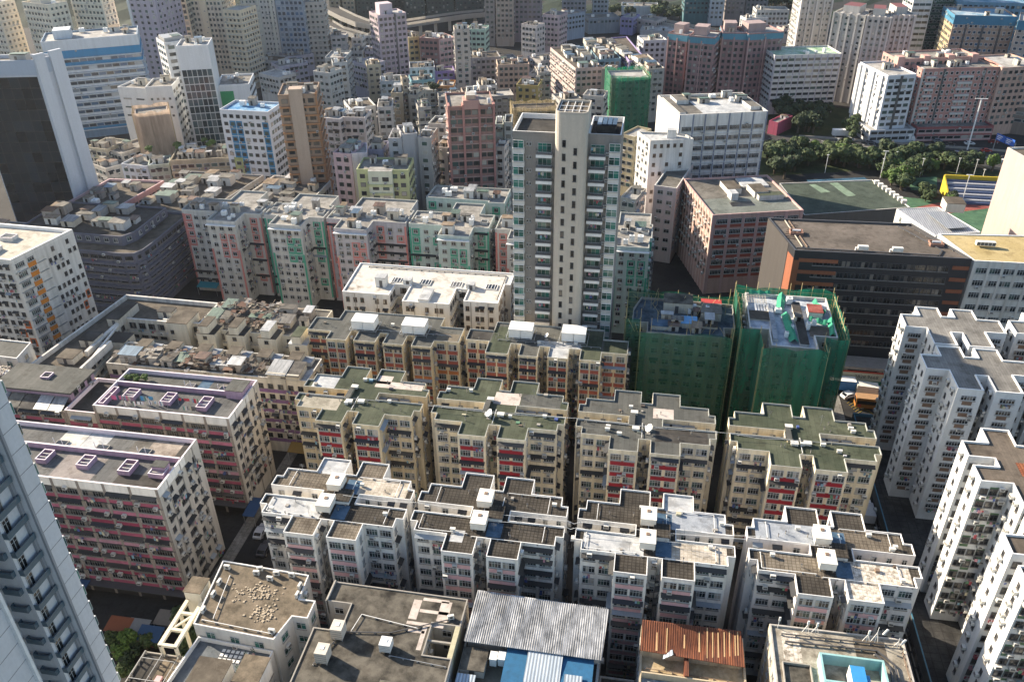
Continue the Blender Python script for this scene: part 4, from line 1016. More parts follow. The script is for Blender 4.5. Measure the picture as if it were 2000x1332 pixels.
def cooling_box(x, y, z, w, d, h, lab, mat, top=None):
    t = thing('cooling_box', lab, 'cooling unit', (x, y, z), group='cooling boxes on the stained concrete roof')
    b = MB(); b.box(-w / 2, w / 2, -d / 2, d / 2, .35, .35 + h, mat, top or mat, bottom=True); b.box(-w * .16, w * .16, -d * .1, d * .22, .352 + h, .42 + h, TRIM_W)
    for k in range(4): b.box(-w / 2 - .01, w / 2 + .01, -d / 2 - .02, -d / 2, .55 + h * k * .22, .6 + h * k * .22, FR_D)
    link('casing', b.mesh('casing'), t)
    b = MB()
    for sx in (-1, 1):
        for sy in (-1, 1): b.box(sx * (w / 2 - .12) - .06, sx * (w / 2 - .12) + .06, sy * (d / 2 - .12) - .06, sy * (d / 2 - .12) + .06, 0, .35, STEEL)
    link('stand', b.mesh('stand'), t)
beige = plain('beige_casing', (.55, .5, .43), .6)
cooling_box(-41, 79.6, 19.8, 1.8, 2.0, 2.1, 'beige cooling box between the light well and the long pipe', beige)
cooling_box(-41.8, 75.2, 19.8, 1.8, 2.0, 2.1, 'beige cooling box over the narrow alley, nearest the white block', beige)
cooling_box(-33.2, 78.4, 19.8, 1.7, 1.7, 1.5, 'white cooling box in the middle of the stained roof', plain('white_casing', (.7, .71, .7), .5))
cooling_box(-30.9, 70.9, 19.8, 2.0, 1.8, 1.2, 'low box with a lime green lid on the stained roof', OLDW, plain('lime_lid', (.33, .36, .1), .7))
condenser(-25, 85.3, 19.8, .4, 'grey condenser at the far end of the black pipe on the stained roof', None)

# corrugated roof shed and blue yard
B = Building('sheet_roofed_house', 'house under one big silver grey corrugated roof, in front of the white row', (-12, 86), 'building', None, 103)
mass(B, rect(-22.4, -1.9, 70, 90.6), 0, 17.6, OLDW, R_BROWN, None, .4, .25, Style(fh=3, g=2, gl=GLD))
CORR = corrugated('silver_corrugated', (.2, .205, .21), (.55, .555, .56), .36, 0, .5, .1, .4, .62, (.8, .3, 1))
def slab(b, p, th, mat, under=None):
    q = [(a[0], a[1], a[2] - th) for a in p]; b.face(p, mat); b.face(q[::-1], under or mat)
    for k in range(len(p)): b.face([q[k], q[(k + 1) % len(p)], p[(k + 1) % len(p)], p[k]], mat)
b = MB(); slab(b, [(-22.2, 81.8, 19.7), (-1.5, 81.6, 19.7), (-1.1, 90.4, 20.6), (-21.9, 91, 20.6)], .12, CORR)
for k in range(64):
    x = -22.05 + k * .323; b.face([(x, 81.7, 19.74), (x + .12, 81.7, 19.74), (x + .3, 90.6, 20.64), (x + .18, 90.6, 20.64)], CORR)
part('corrugated_roof', b, B.root)
b = MB(); b.box(-21.8, -1.9, 82.6, 90.2, 17.3, 19.6, OLDW); part('upper_wall', b, B.root)
BLUEW = paint((.03, .14, .28), .6); PBS = corrugated('pale_blue_sheet', (.34, .4, .46), (.44, .5, .56), .5, 0, .5, .1)
b = MB(); b.box(-15.6, -2.6, 76, 82.4, 17.25, 19.1, BLUEW); part('blue_wall', b, B.root)
b = MB(); slab(b, [(-12.4, 70, 18.6), (-7.2, 70, 18.6), (-7.2, 82, 19.5), (-12.4, 82, 19.5)], .1, PBS); part('lean_to_roof', b, B.root); b = MB(); slab(b, [(-6.6, 74.5, 19.2), (-4, 74.5, 19.2), (-4, 78.6, 19.5), (-6.6, 78.6, 19.5)], .1, PBS); part('lean_to_roof', b, B.root); b = MB(); slab(b, [(-22.2, 73.4, 18.2), (-19.4, 73.4, 18.2), (-19.4, 77, 18.6), (-22.2, 77, 18.6)], .1, PBS)
part('lean_to_roof', b, B.root)
hut(B, -22, -18.4, 77.6, 81.4, 17.2, 18.7, OLDW, R_STAIN, 'roof_room', .08); box_tank(B, -17.4, 80.4, 17.2, 1.0, 1.4, 1.5, TANKW, .3, hole=False); box_tank(B, -16.2, 80.6, 17.2, 1.0, 1.4, 1.5, TANKW, .3, hole=False)
B.finish()
# dark sheet roofs in the gap
B = Building('lean_to', 'dark felt lean-to roof with broken cables between the silver roof and the rusty shed', (1.3, 80), 'shed', None, 104)
mass(B, rect(-1.6, 3.6, 70, 84.4), 0, 12.5, OLDW, R_STAIN, None, .3, .2, None); B.finish()
# rusty shed
RUST = corrugated('rusted_corrugated', (.1, .032, .018), (.24, .075, .03), .35, 0, .8, .1, .35, .6, (1.4, .25, 1)); RUSTY = plain('bare_rust_streak', (.55, .36, .18), .85)
B = Building('rusty_shed', 'house with a rusted red corrugated roof over a sandy deck, before the pink banded wings', (11.5, 84), 'building', None, 105)
mass(B, rect(4.1, 19.6, 68, 91), 0, 17.2, paint((.55, .47, .34), .7), deck('sandy_deck', (.34, .26, .15), (.5, .41, .28), .4), None, .5, .3, Style(fh=3, g=2, gl=GLD))
b = MB(); slab(b, [(4.0, 85.2, 18.6), (19.3, 84.6, 18.6), (19.0, 90.4, 19.5), (4.1, 90.2, 19.5)], .1, RUST)
r = random.Random(8)
for k in range(44):
    x = 4.2 + k * .34; b.face([(x, 85.15, 18.63), (x + .1, 85.15, 18.63), (x + .1, 90.1, 19.53), (x, 90.1, 19.53)], RUST)
for x in (13.8, 14.6, 15.4, 16.3, 17.1, 17.9, 18.3, 6.3, 7.8, 10.4, 12.6):
    a, c = sorted((r.uniform(0, .35), r.uniform(.5, 1))) if x < 13 else (r.uniform(0, .08), r.uniform(.85, 1))
    f = lambda t: (85.2 + 5 * t, 18.66 + .9 * t)
    b.face([(x, *f(a)), (x + r.uniform(.1, .28), *f(a)), (x + .2, *f(c)), (x + .04, *f(c))], RUSTY)
part('rusty_roof', b, B.root)
b = MB(); b.box(4.4, 19.1, 85.6, 90.2, 16.7, 18.5, paint((.5, .42, .3), .8)); part('upper_wall', b, B.root)
b = MB(); slab(b, [(7.4, 84.2, 18.5), (8.9, 84.9, 18.9), (8.8, 85.9, 18.8), (7.6, 85.4, 18.5)], .05, PBS); part('loose_sheet', b, B.root)
b = MB(); b.box(4.4, 19.2, 81.9, 82.1, 16.7, 17.9, paint((.55, .46, .32), .6)); b.box(10.6, 11.2, 82.1, 85.6, 16.7, 18.2, RUST); part('roof_wall', b, B.root)
rows(B, [(4.5, 19.2, 70, 81.8, deck('peeling_paint', (.1, .14, .18), (.42, .42, .42), .6, lo=.35, hi=.65))], 16.72, 'roof_patch')
pipe_run(B, [(5, 83.4), (19, 83)], 17, FR_B, .05); B.finish()
# corner roof with turquoise tank house
B = Building('concrete_block', 'concrete corner roof with a turquoise plant enclosure and antenna masts', (32, 82), 'building', None, 106)
TURQ = paint((.3, .52, .53), .35); R_LICH = deck('lichen_concrete', (.15, .13, .1), (.42, .39, .33), .4, lo=.3, hi=.7)
mass(B, [(23.2, 60), (42.2, 60), (42.2, 91.4), (23.0, 91.2)], 0, 21, paint((.55, .49, .38), .7), R_LICH, OLDW, .3, .25, Style(fh=3, g=3, gl=GLD, ww=1.2))
def walls(b, x0, x1, y0, y1, z0, z1, t, mat):
    b.box(x0, x1, y0, y0 + t, z0, z1, mat); b.box(x0, x1, y1 - t, y1, z0, z1, mat); b.box(x0, x0 + t, y0 + t, y1 - t, z0, z1, mat); b.box(x1 - t, x1, y0 + t, y1 - t, z0, z1, mat)
b = MB(); walls(b, 29.2, 38, 80.8, 85.6, 20.7, 22.8, .3, TURQ); walls(b, 29.2, 32.4, 76.5, 80.75, 20.7, 22.8, .3, TURQ); walls(b, 35.4, 38.6, 76.5, 80.75, 20.7, 22.8, .3, TURQ)
part('plant_enclosure', b, B.root)
b = MB(); b.box(32.9, 34.9, 80.9, 83.6, 20.9, 23.3, plain('white_plant', (.7, .7, .68), .6), plain('sky_blue_lid', (.04, .25, .55), .5)); b.box(34.9, 35.6, 81.2, 82.8, 20.9, 22.6, plain('sky_blue_lid', (.04, .25, .55), .5)); part('blue_plant', b, B.root)
pipe_run(B, [(33.4, 80.6), (33.6, 74)], 21.3, TRIM_W, .16); pipe_run(B, [(39.2, 72), (39.2, 86), (37.6, 88)], 21.05, FR_D, .16); pipe_run(B, [(40, 72), (40, 86.4), (38, 88.6), (25, 88.2)], 21.05, FR_D, .14); pipe_run(B, [(24.6, 89.6), (41.6, 90)], 21, FR_D, .1); pipe_run(B, [(41.8, 70), (41.6, 89)], 21, FR_B, .1)
rows(B, [(24.6, 27.2, 85, 90.4, R_MOTT), (35, 39.4, 86.6, 90.6, R_BROWN), (24.4, 28, 80, 84.4, R_STAIN)], 20.706, 'roof_patch')
walls(bb := MB(), 24.2, 28.2, 79.6, 84.6, 20.7, 21.1, .15, CONC); part('roof_wall', bb, B.root)
B.finish()
for i, (x, y, h, lab) in enumerate(((24.2, 90.8, 2.4, 'thin antenna mast on the near corner of the lichen grey roof'), (28.2, 90.4, 2.8, 'braced antenna mast behind the turquoise enclosure'), (29.6, 90.6, 2.4, 'short antenna mast beside the braced one'), (36.8, 90.2, 2.6, 'lattice antenna mast, first of the panel antenna group'),
      (38, 90.3, 3.4, 'antenna mast with a tilted white panel, tallest of its roof'), (41, 89.8, 2.2, 'antenna mast with a white panel at the street corner'))):
    t = thing('antenna_mast', lab, 'antenna', (x, y, 20.7), group='antenna masts on the corner roof')
    b = MB(); b.bar((0, 0, 0), (0, 0, h), .05, TRIM_W); 
    if i != 0: b.bar((-.5, .2, 0), (0, 0, h * .7), .035, TRIM_W, 3); b.bar((.5, .2, 0), (0, 0, h * .7), .035, TRIM_W, 3); b.bar((-.25, .1, h * .35), (.25, .1, h * .35), .03, TRIM_W, 3)
    link('mast', b.mesh('mast'), t)
    b = MB(); b.box(-.14, .14, -.22, -.06, h - (1.1 if i in (4, 5) else .6), h + .15, TRIM_W, bottom=True); q = link('panel', b.mesh('panel'), t)
    if i in (4, 5): q.rotation_euler = (0, .35, 0)
# ------------------------------------------------------------------ white block with deep recesses
WGW = paint((.7, .69, .66), .5); R_SUNW = deck('peeling_white_roof', (.2, .16, .12), (.52, .5, .46), .16, lo=.3, hi=.42)
B = Building('white_block', 'broad white block with peeling white roof and two deep recesses, below the pale tower', (-54, 182), 'building', None, 120)
pl = [(-73.4, 175.2), (-61.4, 175.2), (-61.4, 181), (-57.4, 181), (-57.4, 172.8), (-45.6, 172.8), (-45.6, 181), (-42.6, 181), (-42.6, 175), (-34, 175), (-34, 184.8), (-32.6, 184.8), (-32.6, 191.2), (-74, 191.2)]
stw = Style(fh=2.75, top=.9, g=0, cols=[1.3, 3.2, 5.0, 8.8, 10.9], ww=.95, wh=1.25, sill=1.0, frame=FR_B, ac=.15, awn=.15, pipe=2)
mass(B, pl, 0, 25, WGW, R_SUNW, TRIM_W, .3, .3, [stw, gal, gal, gal, stw.but(cols=[1.4, 2.6, 6.2, 8.6, 9.8]), gal, gal, gal, stw.but(cols=[1, 3.4, 4.6, 6.9]), stw, None, stw, None, None])
hut(B, -66, -63.4, 179.2, 181.8, 24.7, 27.2, WGW, R_WHITE, 'stair_hut', .05); hut(B, -59.5, -57.4, 181.2, 183.3, 24.7, 26, WGW, R_WHITE, 'stair_hut', .05); hut(B, -43.2, -41.2, 181.2, 183.2, 24.7, 26, WGW, R_WHITE, 'stair_hut', .05)
for x in (-62.9, -55.6, -47.6, -38.6):
    b = MB(); b.box(x, x + 3, 181.8, 184.6, 24.705, 24.95, WGW); b.face([(x + .2, 182, 24.96), (x + 2.8, 182, 24.96), (x + 2.8, 184.4, 24.96), (x + .2, 184.4, 24.96)], GLD)
    for k in range(3): b.bar((x + .7 + k * .8, 182, 24.97), (x + .7 + k * .8, 184.4, 24.97), .08, TRIM_W)
    part('skylight_well', b, B.root)
hut(B, -53.4, -50.8, 173, 179, 24.7, 25.5, WGW, R_WHITE, 'roof_room', .03, False)
pipe_run(B, [(-71, 189.5), (-34.5, 189.6), (-34.6, 177)], 24.95, FR_D, .12); B.finish()

# ------------------------------------------------------------------ pink and green estate
EW = paint((.56, .55, .52), .6); E_P = paint((.55, .22, .2), .35); E_G = paint((.08, .34, .24), .35); E_GL = paint((.46, .54, .51), .5); E_LI = paint((.47, .44, .46), .5)
R_EST = deck('estate_deck', (.19, .183, .17), (.34, .325, .3), .3)
def estate(label, xl, xr, w0, w1, col, seed, rear=None, base=EW, yf=207, yb=213.3, yr=222.6, z=27):
    B = Building('estate_tower', label, ((xl + xr) / 2, 214), 'apartment block', 'pink and green estate blocks', seed)
    w2, w3 = rear or (w0, w1)
    pl = [(xl, yb), (w0, yb), (w0, yf), (w1, yf), (w1, yb), (xr, yb), (xr, yr), (w3, yr), (w3, yr + 7.5), (w2, yr + 7.5), (w2, yr), (xl, yr)]
    r = random.Random(seed)
    def pat(f, i, n):
        if f in (0,): return None
        if f <= 3 and i >= n - 2: return col
        return None
    def pat2(f, i, n):
        if i == 0 and f < 4: return col
        if i == n - 1 and f % 3 == 1: return col
        return None
    w = Style(fh=2.62, top=1.3, g=2.6, sp=2.3, m=.45, ww=1.35, wh=1.2, sill=1.0, ac=.3, awn=0, rack=.12, pat=pat, wc=2, frame=FR_AL, gl=GLD)
    s = w.but(pat=pat2, sp=2.5, awn=.25, aww=-1); d = w.but(pat=None, ww=1.0, ac=.4, awn=.4, rack=.3)
    mass(B, pl, 0, z, base, R_EST, TRIM_G, .55, .28, [s, d, w, d, s, d, None, None, None, None, None, d])
    for (x, y, a) in ((w0, yf, 0), (w1, yf, 0), (xl, yb, 0), (xr, yb, 0)):
        q = -1 if x in (w1, xr) else 1; b = B.walls; x0, x1 = sorted((x, x + q * .55)); b.box(x0, x1, y - .1, y, 1, z - (9 if x in (w0, w1) else 1.2), col)
    q = MB(); q.box(w0 - .1, w1 + .1, yf - .9, yf - .02, z - 1.35, z - 1.15, TRIM_W, bottom=True); part('canopy', q, B.root)
    clutter(B, rect(xl + .5, xr - .5, yb + .3, yr - .3), z - .55, 9, seed, .3, .8); clutter(B, rect(w0 + .4, w1 - .4, yf + .4, yb), z - .55, 3, seed + 1, .2, .8)
    for k in range(3):
        x = xl + 2 + (xr - xl - 4) * k / 2; b = MB(); walls(b, x - 1, x + 1, yb + 3, yb + 5, z - .54, z + .3, .15, EW); b.face([(x - .85, yb + 3.15, z - .3), (x + .85, yb + 3.15, z - .3), (x + .85, yb + 4.85, z - .3), (x - .85, yb + 4.85, z - .3)], GLD); part('light_well', b, B.root)
    B.finish()
estate('white estate block with salmon panels at the street end of the pink and green estate', -136.2, -111.4, -125.2, -116.4, E_P, 130)
estate('white estate block with emerald green stripes beside the salmon end block', -110.4, -92.2, -106.2, -96.6, E_G, 131, (-106, -93.4))
estate('white estate block with salmon panels between the two emerald striped blocks', -91.3, -67.6, -86.8, -77.2, E_P, 132, (-86, -68.6), E_LI)
estate('mint estate block with emerald panels behind the peeling white roof', -66.8, -43.6, -56.8, -47.9, E_G, 133, None, E_GL)
estate('salmon estate block half hidden behind the pale balcony tower', -41.8, -16, -37.4, -29, E_P, 134)
estate('mint green estate block between the pale tower and the netted scaffolding', -14, 1.6, -8, 1.0, E_G, 135, None, E_GL)
B = Building('estate_tower', 'mint low block with pale decks standing behind the estate row', (-55, 238), 'apartment block', None, 136)
mass(B, [(-66.8, 233), (-47.4, 232.6), (-47.4, 231.4), (-42.4, 231.4), (-42.4, 243), (-66.2, 243)], 0, 27, E_GL, R_EST, TRIM_G, .6, .3, Style(fh=2.7, top=1.2, g=2, sp=2.6, ww=1.3, pat=lambda f, i, n: E_G if i in (0, n - 2) and f % 2 == 0 else None, gl=GLD))
clutter(B, rect(-65, -44, 234, 242), 26.4, 8, 3, .4, 1); B.finish()

# ------------------------------------------------------------------ pale balcony tower
CTW = paint((.55, .5, .43), .3); CTG = paint((.27, .255, .24), .3); CTP = paint((.62, .62, .6), .3)
B = Building('residential_tower', 'tall pale tower with a windowed stair shaft and green glazed bays and balconies', (-18, 178), 'tower', None, 140)
z = 69.0
mass(B, rect(-29.3, -20.2, 170.8, 183.5), 0, z, CTG, R_DARK, TRIM_W, 1.1, .25, None)
mass(B, rect(-13.5, -6.7, 171.2, 183.5), 0, z, CTG, R_DARK, TRIM_W, 1.1, .25, None)
sh = []
for k in range(7):
    a = math.pi - math.pi / 2 * k / 6; sh.append((-18.4 + 1.8 * math.cos(a + 0), 169.8 - 1.8 * math.sin(a)))
for k in range(5):
    a = math.pi / 2 * k / 4; sh.append((-14.7 + 1.2 * math.sin(a), 169.2 - 1.2 * math.cos(a)))
sh += [(-13.5, 177), (-20.2, 177)]
mass(B, sh, 0, 74.2, CTW, R_BROWN, CTW, .5, .25, None)
b = MB()
for x in (-19.6, -18.3, -16.8, -15.4): b.bar((x, 168.6, 73.9), (x, 176.8, 73.9), .08, TRIM_W)
for y in (170.6, 173.6): b.bar((-19.9, y, 73.85), (-13.8, y, 73.85), .1, TRIM_W)
part('roof_grille', b, B.root)
fl = 2.9; k = 0; zz = z - 3.4
wbay = window_tpl(2.3, 1.75, TRIM_W, GLG, 2); wsm = window_tpl(.45, .8, FR_AL, GLD, 1); wsh = window_tpl(.75, 1.45, FR_D, GLD, 1); wdoor = window_tpl(2.9, 2.0, FR_AL, GLG, 3)
while zz > 3:
    B.put('window', wbay, (-28.0, 169.95, zz), 0); B.put('window', wbay, (-7.85, 170.35, zz), 0)
    for x in (-26.2, -25.55): B.put('window', wsm, (x, 170.8, zz + .4), 0)
    for x0, x1, y in ((-29.3, -26.75, 170.8), (-9.0, -6.7, 171.2)):
        B.walls.box(x0, x1, y - .85, y, zz - 1.2, zz - .02, CTP, bottom=True)
    B.put('window', wdoor, (-22.5, 170.8, zz - .9), 0); B.put('window', wdoor, (-11.4, 171.2, zz - .9), 0)
    for (x, y) in ((-22.5, 170.8), (-11.4, 171.2)):
        B.put('balcony', balcony_tpl(3.45, 1.25, .95, CTG, FR_D, False), (x, y, zz - .95), 0)
    for (x, y) in ((-22.5, 170.8), (-11.4, 171.2)): B.walls.box(x - 1.72, x + 1.72, y - 1.3, y, zz - 1.75, zz - 1.1, TRIM_W, bottom=True)
    B.put('air_conditioner', ac_tpl(0), (-9.3, 171.15, zz - .9), 0)
    if B.r.random() < .6: B.put('laundry_rack', rack_tpl(B.r.randint(1, 7)), (-22.5 + B.r.uniform(-.6, .6), 170.6, zz + .7), 0)
    if B.r.random() < .5: B.put('laundry_rack', rack_tpl(B.r.randint(1, 7)), (-11.4 + B.r.uniform(-.6, .6), 171.0, zz + .7), 0)
    B.put('shaft_window', wsh, (-18.15, 168.0, zz + 1.4), 0); B.put('shaft_window', wsh, (-15.8, 168.0, zz - .2), 0)
    zz -= fl; k += 1
for x in (-14.1, -13.75): B.walls.box(x, x + .14, 169.1, 169.25, 0, 72.6, CTP)
b = MB(); b.box(-12.0, -8.1, 174.6, 180.4, 67.95, 69.6, R_DARK); 
for i in range(4): b.box(-12.0 + i * 1.05, -11.1 + i * 1.05, 175, 179.6, 69.65, 69.9, GLB, bottom=True)
part('roof_skylight', b, B.root); B.finish()

# ------------------------------------------------------------------ netted scaffold buildings
NET = netting('green_net', (.008, .13, .075), .66); NETL = netting('light_green_net', (.01, .165, .1), .8); BAMB = plain('bamboo', (.42, .34, .17), .8)
def scaffold(B, pl, z0, z1, net, step=2.6, off=1.2, poles=4.0, lattice=True, seed=1, open_top=None):
    out = inset(pl, -off); n = len(out); r = random.Random(seed); nb = MB(); pb = MB(); lb = MB()
    for i in range(n):
        a, c = Vector(out[i]), Vector(out[(i + 1) % n]); L = (c - a).length
        if L < .5: continue
        e = (c - a) / L; nn = Vector((e.y, -e.x)); k = max(1, int(L / 2.2)); rowsn = max(2, int((z1 - z0) / 2.8))
        top = [z1 + r.uniform(-.5, .6) for _ in range(k + 1)]
        for j in range(k):
            for q in range(rowsn):
                t0, t1 = j / k, (j + 1) / k; f = lambda u, tp: z0 + (tp - z0) * u
                bulge = lambda u, t: .0
                p = [a + (c - a) * t0, a + (c - a) * t1]
                o = [nn * r.uniform(0, .18) for _ in range(4)]
                za, zb = f(q / rowsn, top[j]), f(q / rowsn, top[j + 1]); zc, zd = f((q + 1) / rowsn, top[j + 1]), f((q + 1) / rowsn, top[j])
                nb.face([(*(p[0]), za), (*(p[1]), zb), (*(p[1]), zc), (*(p[0]), zd)], net)
        m = max(2, int(L / 2.3))
        for j in range(m + 1):
            p = a + (c - a) * (j / m) - nn * .15
            pb.bar((p.x, p.y, z0), (p.x + r.uniform(-.1, .1), p.y, z1 + r.uniform(.2, poles) * (r.random() < .6)), .05, BAMB, 3)
        zz = z0 + 1.5
        while zz < z1:
            p, q = a - nn * .12, c - nn * .12; lb.bar((p.x, p.y, zz), (q.x, q.y, zz + r.uniform(-.1, .1)), .05, BAMB, 3); zz += 1.35
    part('scaffold_net', nb, B.root); part('bamboo_pole', pb, B.root, kind='stuff'); part('bamboo_ledger', lb, B.root, kind='stuff')
SW = paint((.4, .42, .38), .6)
stS = Style(fh=2.75, top=.8, g=0, sp=2.6, ww=1.5, wh=1.3, sill=.95, ac=.2, awn=.2, gl=GLD)
B = Building('netted_building', 'block wrapped in dark green scaffold net with bamboo poles standing over its open roof', (8, 168), 'building', None, 150)
pl = [(1.8, 161.8), (18.6, 161.8), (18.6, 166), (21, 166), (21, 177), (0, 177.6), (-1.6, 172), (-1.6, 166), (1.8, 166)]
mass(B, pl, 0, 28.2, SW, deck('dark_blue_roof', (.03, .05, .07), (.1, .14, .17), .4), CONC, .6, .2, stS)  # roof deck in two dark blue tones
scaffold(B, [(1.4, 161.4), (19, 161.4), (19, 165.6), (21.4, 165.6), (21.4, 177.4), (-2, 178), (-2, 165.6), (1.4, 165.6)], 0, 29.2, NET, seed=4)
hut(B, 5.2, 11.6, 172, 176.5, 27.6, 30.2, CW, R_STAIN, 'roof_room'); hut(B, 13.6, 18, 169.6, 174, 27.6, 29.6, CW, HUTR[4], 'roof_room'); hut(B, 9.4, 12.4, 165.6, 168.4, 27.6, 28.9, CW, plain('sky_blue_sheet', (.1, .3, .55), .5), 'roof_room', .3, False)
hut(B, 13.2, 17.2, 166, 168, 27.6, 28.2, CW, R_DARK, 'roof_room', .1, False); hut(B, 2.6, 8, 164, 166.6, 27.6, 28.6, CW, BLUE_SHADOW_COAT, 'roof_room', .2, False)
hut(B, 13.8, 18.2, 175, 177, 27.6, 29, CW, plain('red_sheet', (.4, .04, .03), .6), 'roof_shed', .1, False)
clutter(B, rect(2.4, 18, 162.5, 176), 27.6, 10, 31, .5, .7)
b = MB(); r = random.Random(2)
for i in range(46):
    x, y = r.uniform(-1, 20), r.uniform(162, 177); h = r.uniform(1.5, 4); b.bar((x, y, 27.6), (x + r.uniform(-2, 2), y + r.uniform(-2, 2), 27.6 + h), .045, BAMB, 3)
part('bamboo_pole', b, B.root, kind='stuff'); B.finish()
B = Building('netted_building', 'block wrapped in green net with net strips across its pale roof', (33, 167), 'building', None, 151)
pl = [(23.4, 161.8), (27.4, 161.8), (27.4, 155.2), (36.8, 155.2), (36.8, 160.4), (41.4, 160.4), (41.4, 177.8), (23.4, 177.8)]
mass(B, pl, 0, 31.2, SW, deck('pale_blue_deck', (.3, .34, .4), (.55, .58, .62), .4), OFFW, .8, .3, stS)
scaffold(B, [(22.6, 161), (26.6, 161), (26.6, 154.4), (37.4, 154.4), (37.4, 159.6), (42.2, 159.6), (42.2, 178.6), (22.6, 178.6)], 0, 31.8, NETL, seed=5, poles=2)
NETS = plain('folded_net', (.02, .24, .14), .8)
def fold(x0, y0, x1, y1, z, w):
    b = MB(); n = 8; d = Vector((x1 - x0, y1 - y0)); e = d.normalized(); q = Vector((-e.y, e.x)) * w / 2
    for i in range(n):
        a, c = Vector((x0, y0)) + d * i / n, Vector((x0, y0)) + d * (i + 1) / n; h = lambda j: z + .9 + .25 * math.sin(j * 1.9)
        for s in (-1, 1): b.face([(*(a + q * s), z), (*(c + q * s), z), (*c, h(i + 1)), (*a, h(i))][::s], NETS)
    part('folded_net', b, B.root)
fold(30.6, 171, 31.6, 178, 30.9, 1.8); fold(32.2, 157.5, 31.6, 169, 30.9, 1.9); fold(40.4, 161, 41, 168, 30.9, 1.4); fold(36.4, 167.6, 40, 166.4, 30.9, 1.3); fold(40.2, 170, 38.6, 176, 30.9, 1.2); fold(24.2, 178, 29, 178.2, 30.9, 1.6)
hut(B, 33.4, 35.2, 157, 175, 30.4, 31.0, OFFW, R_DARK, 'roof_wall', .02, False); hut(B, 28, 29, 158, 173, 30.4, 31.1, OFFW, R_PALEB, 'roof_wall', .02, False)
hut(B, 23.4, 28, 166.5, 170, 30.4, 30.8, HUTW[2], R_BROWN, 'roof_room', .1, False); hut(B, 36, 40.4, 160.8, 164.8, 30.4, 30.9, HUTW[0], R_BROWN, 'roof_room', .1, False); hut(B, 36.4, 39.4, 169, 172.6, 30.4, 32, HUTW[0], deck('red_deck', (.2, .05, .04), (.3, .1, .08), .4), 'roof_room', .1, False)
b = MB()
for i in range(9): b.bar((22.6 + i * .62, 171.6, 32), (22.6 + i * .62, 175.4, 32), .06, HUTW[2])
for j in range(5): b.bar((22.4, 171.8 + j * .85, 32.1), (27.8, 171.8 + j * .85, 32.1), .06, HUTW[2])
for x in (22.6, 27.6):
    for y in (171.8, 175.2): b.bar((x, y, 30.4), (x, y, 32.05), .08, HUTW[2])
part('trellis', b, B.root); clutter(B, rect(28, 40, 158, 176), 30.4, 8, 8, .2, .7); B.finish()

# ------------------------------------------------------------------ black offices and yellow roofed factory
BLK = paint((.035, .036, .042), .3, .5); TERR = paint((.27, .1, .055), .3); GREYW = paint((.075, .068, .065), .4)
B = Building('office_block', 'long black office block with terracotta bands and a bare brown roof', (54, 205), 'office building', None, 155)
pl = [(35.9, 195), (76.6, 196.2), (67.2, 215.6), (31.2, 214.1)]
blk = Style(fh=3.15, top=1.5, g=7, sp=2.6, m=4.5, ww=2.45, wh=1.5, sill=.9, wc=3, frame=FR_D, gl=GLD, ac=.0, band=BLK, bh=.5, bm=5)
mass(B, pl, 0, 34.6, BLK, deck('bare_brown_roof', (.075, .065, .055), (.17, .145, .125), .14, lo=.3, hi=.72), FR_D, .5, .35, [blk, None, None, None])
for k in range(9):
    zz = 31.6 - 3.15 * k
    for (u0, u1) in ((1.2, 10.5), (36.8, 40.6)):
        f = lambda u: (35.9 + 40.7 * u / 40.7, 195 + 1.2 * u / 40.7 - .13)
        p, q = f(u0), f(u1); b = MB(); b.face([(*p, zz), (*q, zz), (*q, zz + .95), (*p, zz + .95)], TERR); b.face([(*p, zz + .95), (*q, zz + .95), (q[0], q[1] + .13, zz + .95), (p[0], p[1] + .13, zz + .95)], TERR); part('cladding_band', b, B.root)
p, q = (35.9, 194.96), (37.4, 195.0); b = MB(); b.face([(*p, 7), (*q, 7), (*q, 32), (*p, 32)], TERR); part('cladding', b, B.root)
nx = lambda t: (35.9 - 4.7 * t - .06, 195 + 19.1 * t - .02)
b = MB(); b.face([(*nx(1), 0), (*nx(.22), 0), (*nx(.22), 34.4), (*nx(1), 34.4)], GREYW); part('cladding', b, B.root); b = MB(); b.face([(*nx(.2), 7), (*nx(0), 7), (*nx(0), 32.5), (*nx(.2), 32.5)], TERR)
part('cladding', b, B.root)
b = MB(); b.box(34.6, 78, 189.6, 194.9, 5.2, 6.0, paint((.3, .27, .25), .4), bottom=True)
for x in (36, 44, 52, 60.4, 68, 76): b.box(x, x + 1, 190, 191, 0, 5.2, paint((.42, .38, .3), .4))
part('entrance_canopy', b, B.root)
for (x, y) in ((52, 197.6), (60, 197.8)):
    b = MB(); b.box(x - 1.2, x + 1.2, y - .5, y + .5, 34.7, 35.7, ACM); b.bar((x - 1.6, y, 34.2), (x - 1.6, y, 35.2), .2, TRIM_W, 6); part('roof_fan', b, B.root)
pipe_run(B, [(63.5, 214), (71, 200.5), (69.5, 197.6), (36.5, 197)], 34.35, FR_D, .16); pipe_run(B, [(66, 214.6), (73.6, 201)], 34.35, FR_D, .12)
for (x, y) in ((37.4, 206), (70.4, 204)):
    b = MB(); walls(b, x - 1.6, x + 1.6, y - 1.2, y + 1.2, 34.1, 34.9, .2, paint((.36, .2, .15), .4)); b.bar((x - 1, y, 35), (x + 1, y, 35), .3, TRIM_W, 6); part('roof_plant', b, B.root)
b = MB()
for k in range(8): b.bar((34 + k * .35, 203 + k * 1.2, 34.2), (37 + k * .2, 202.6 + k * 1.2, 34.25), .1, FR_B)
b.bar((38, 198, 34.3), (35.4, 213.6, 34.3), .14, HUTW[2]); b.bar((39.2, 198, 34.3), (36.4, 213.6, 34.3), .14, FR_B); part('roof_pipe', b, B.root)
B.finish()
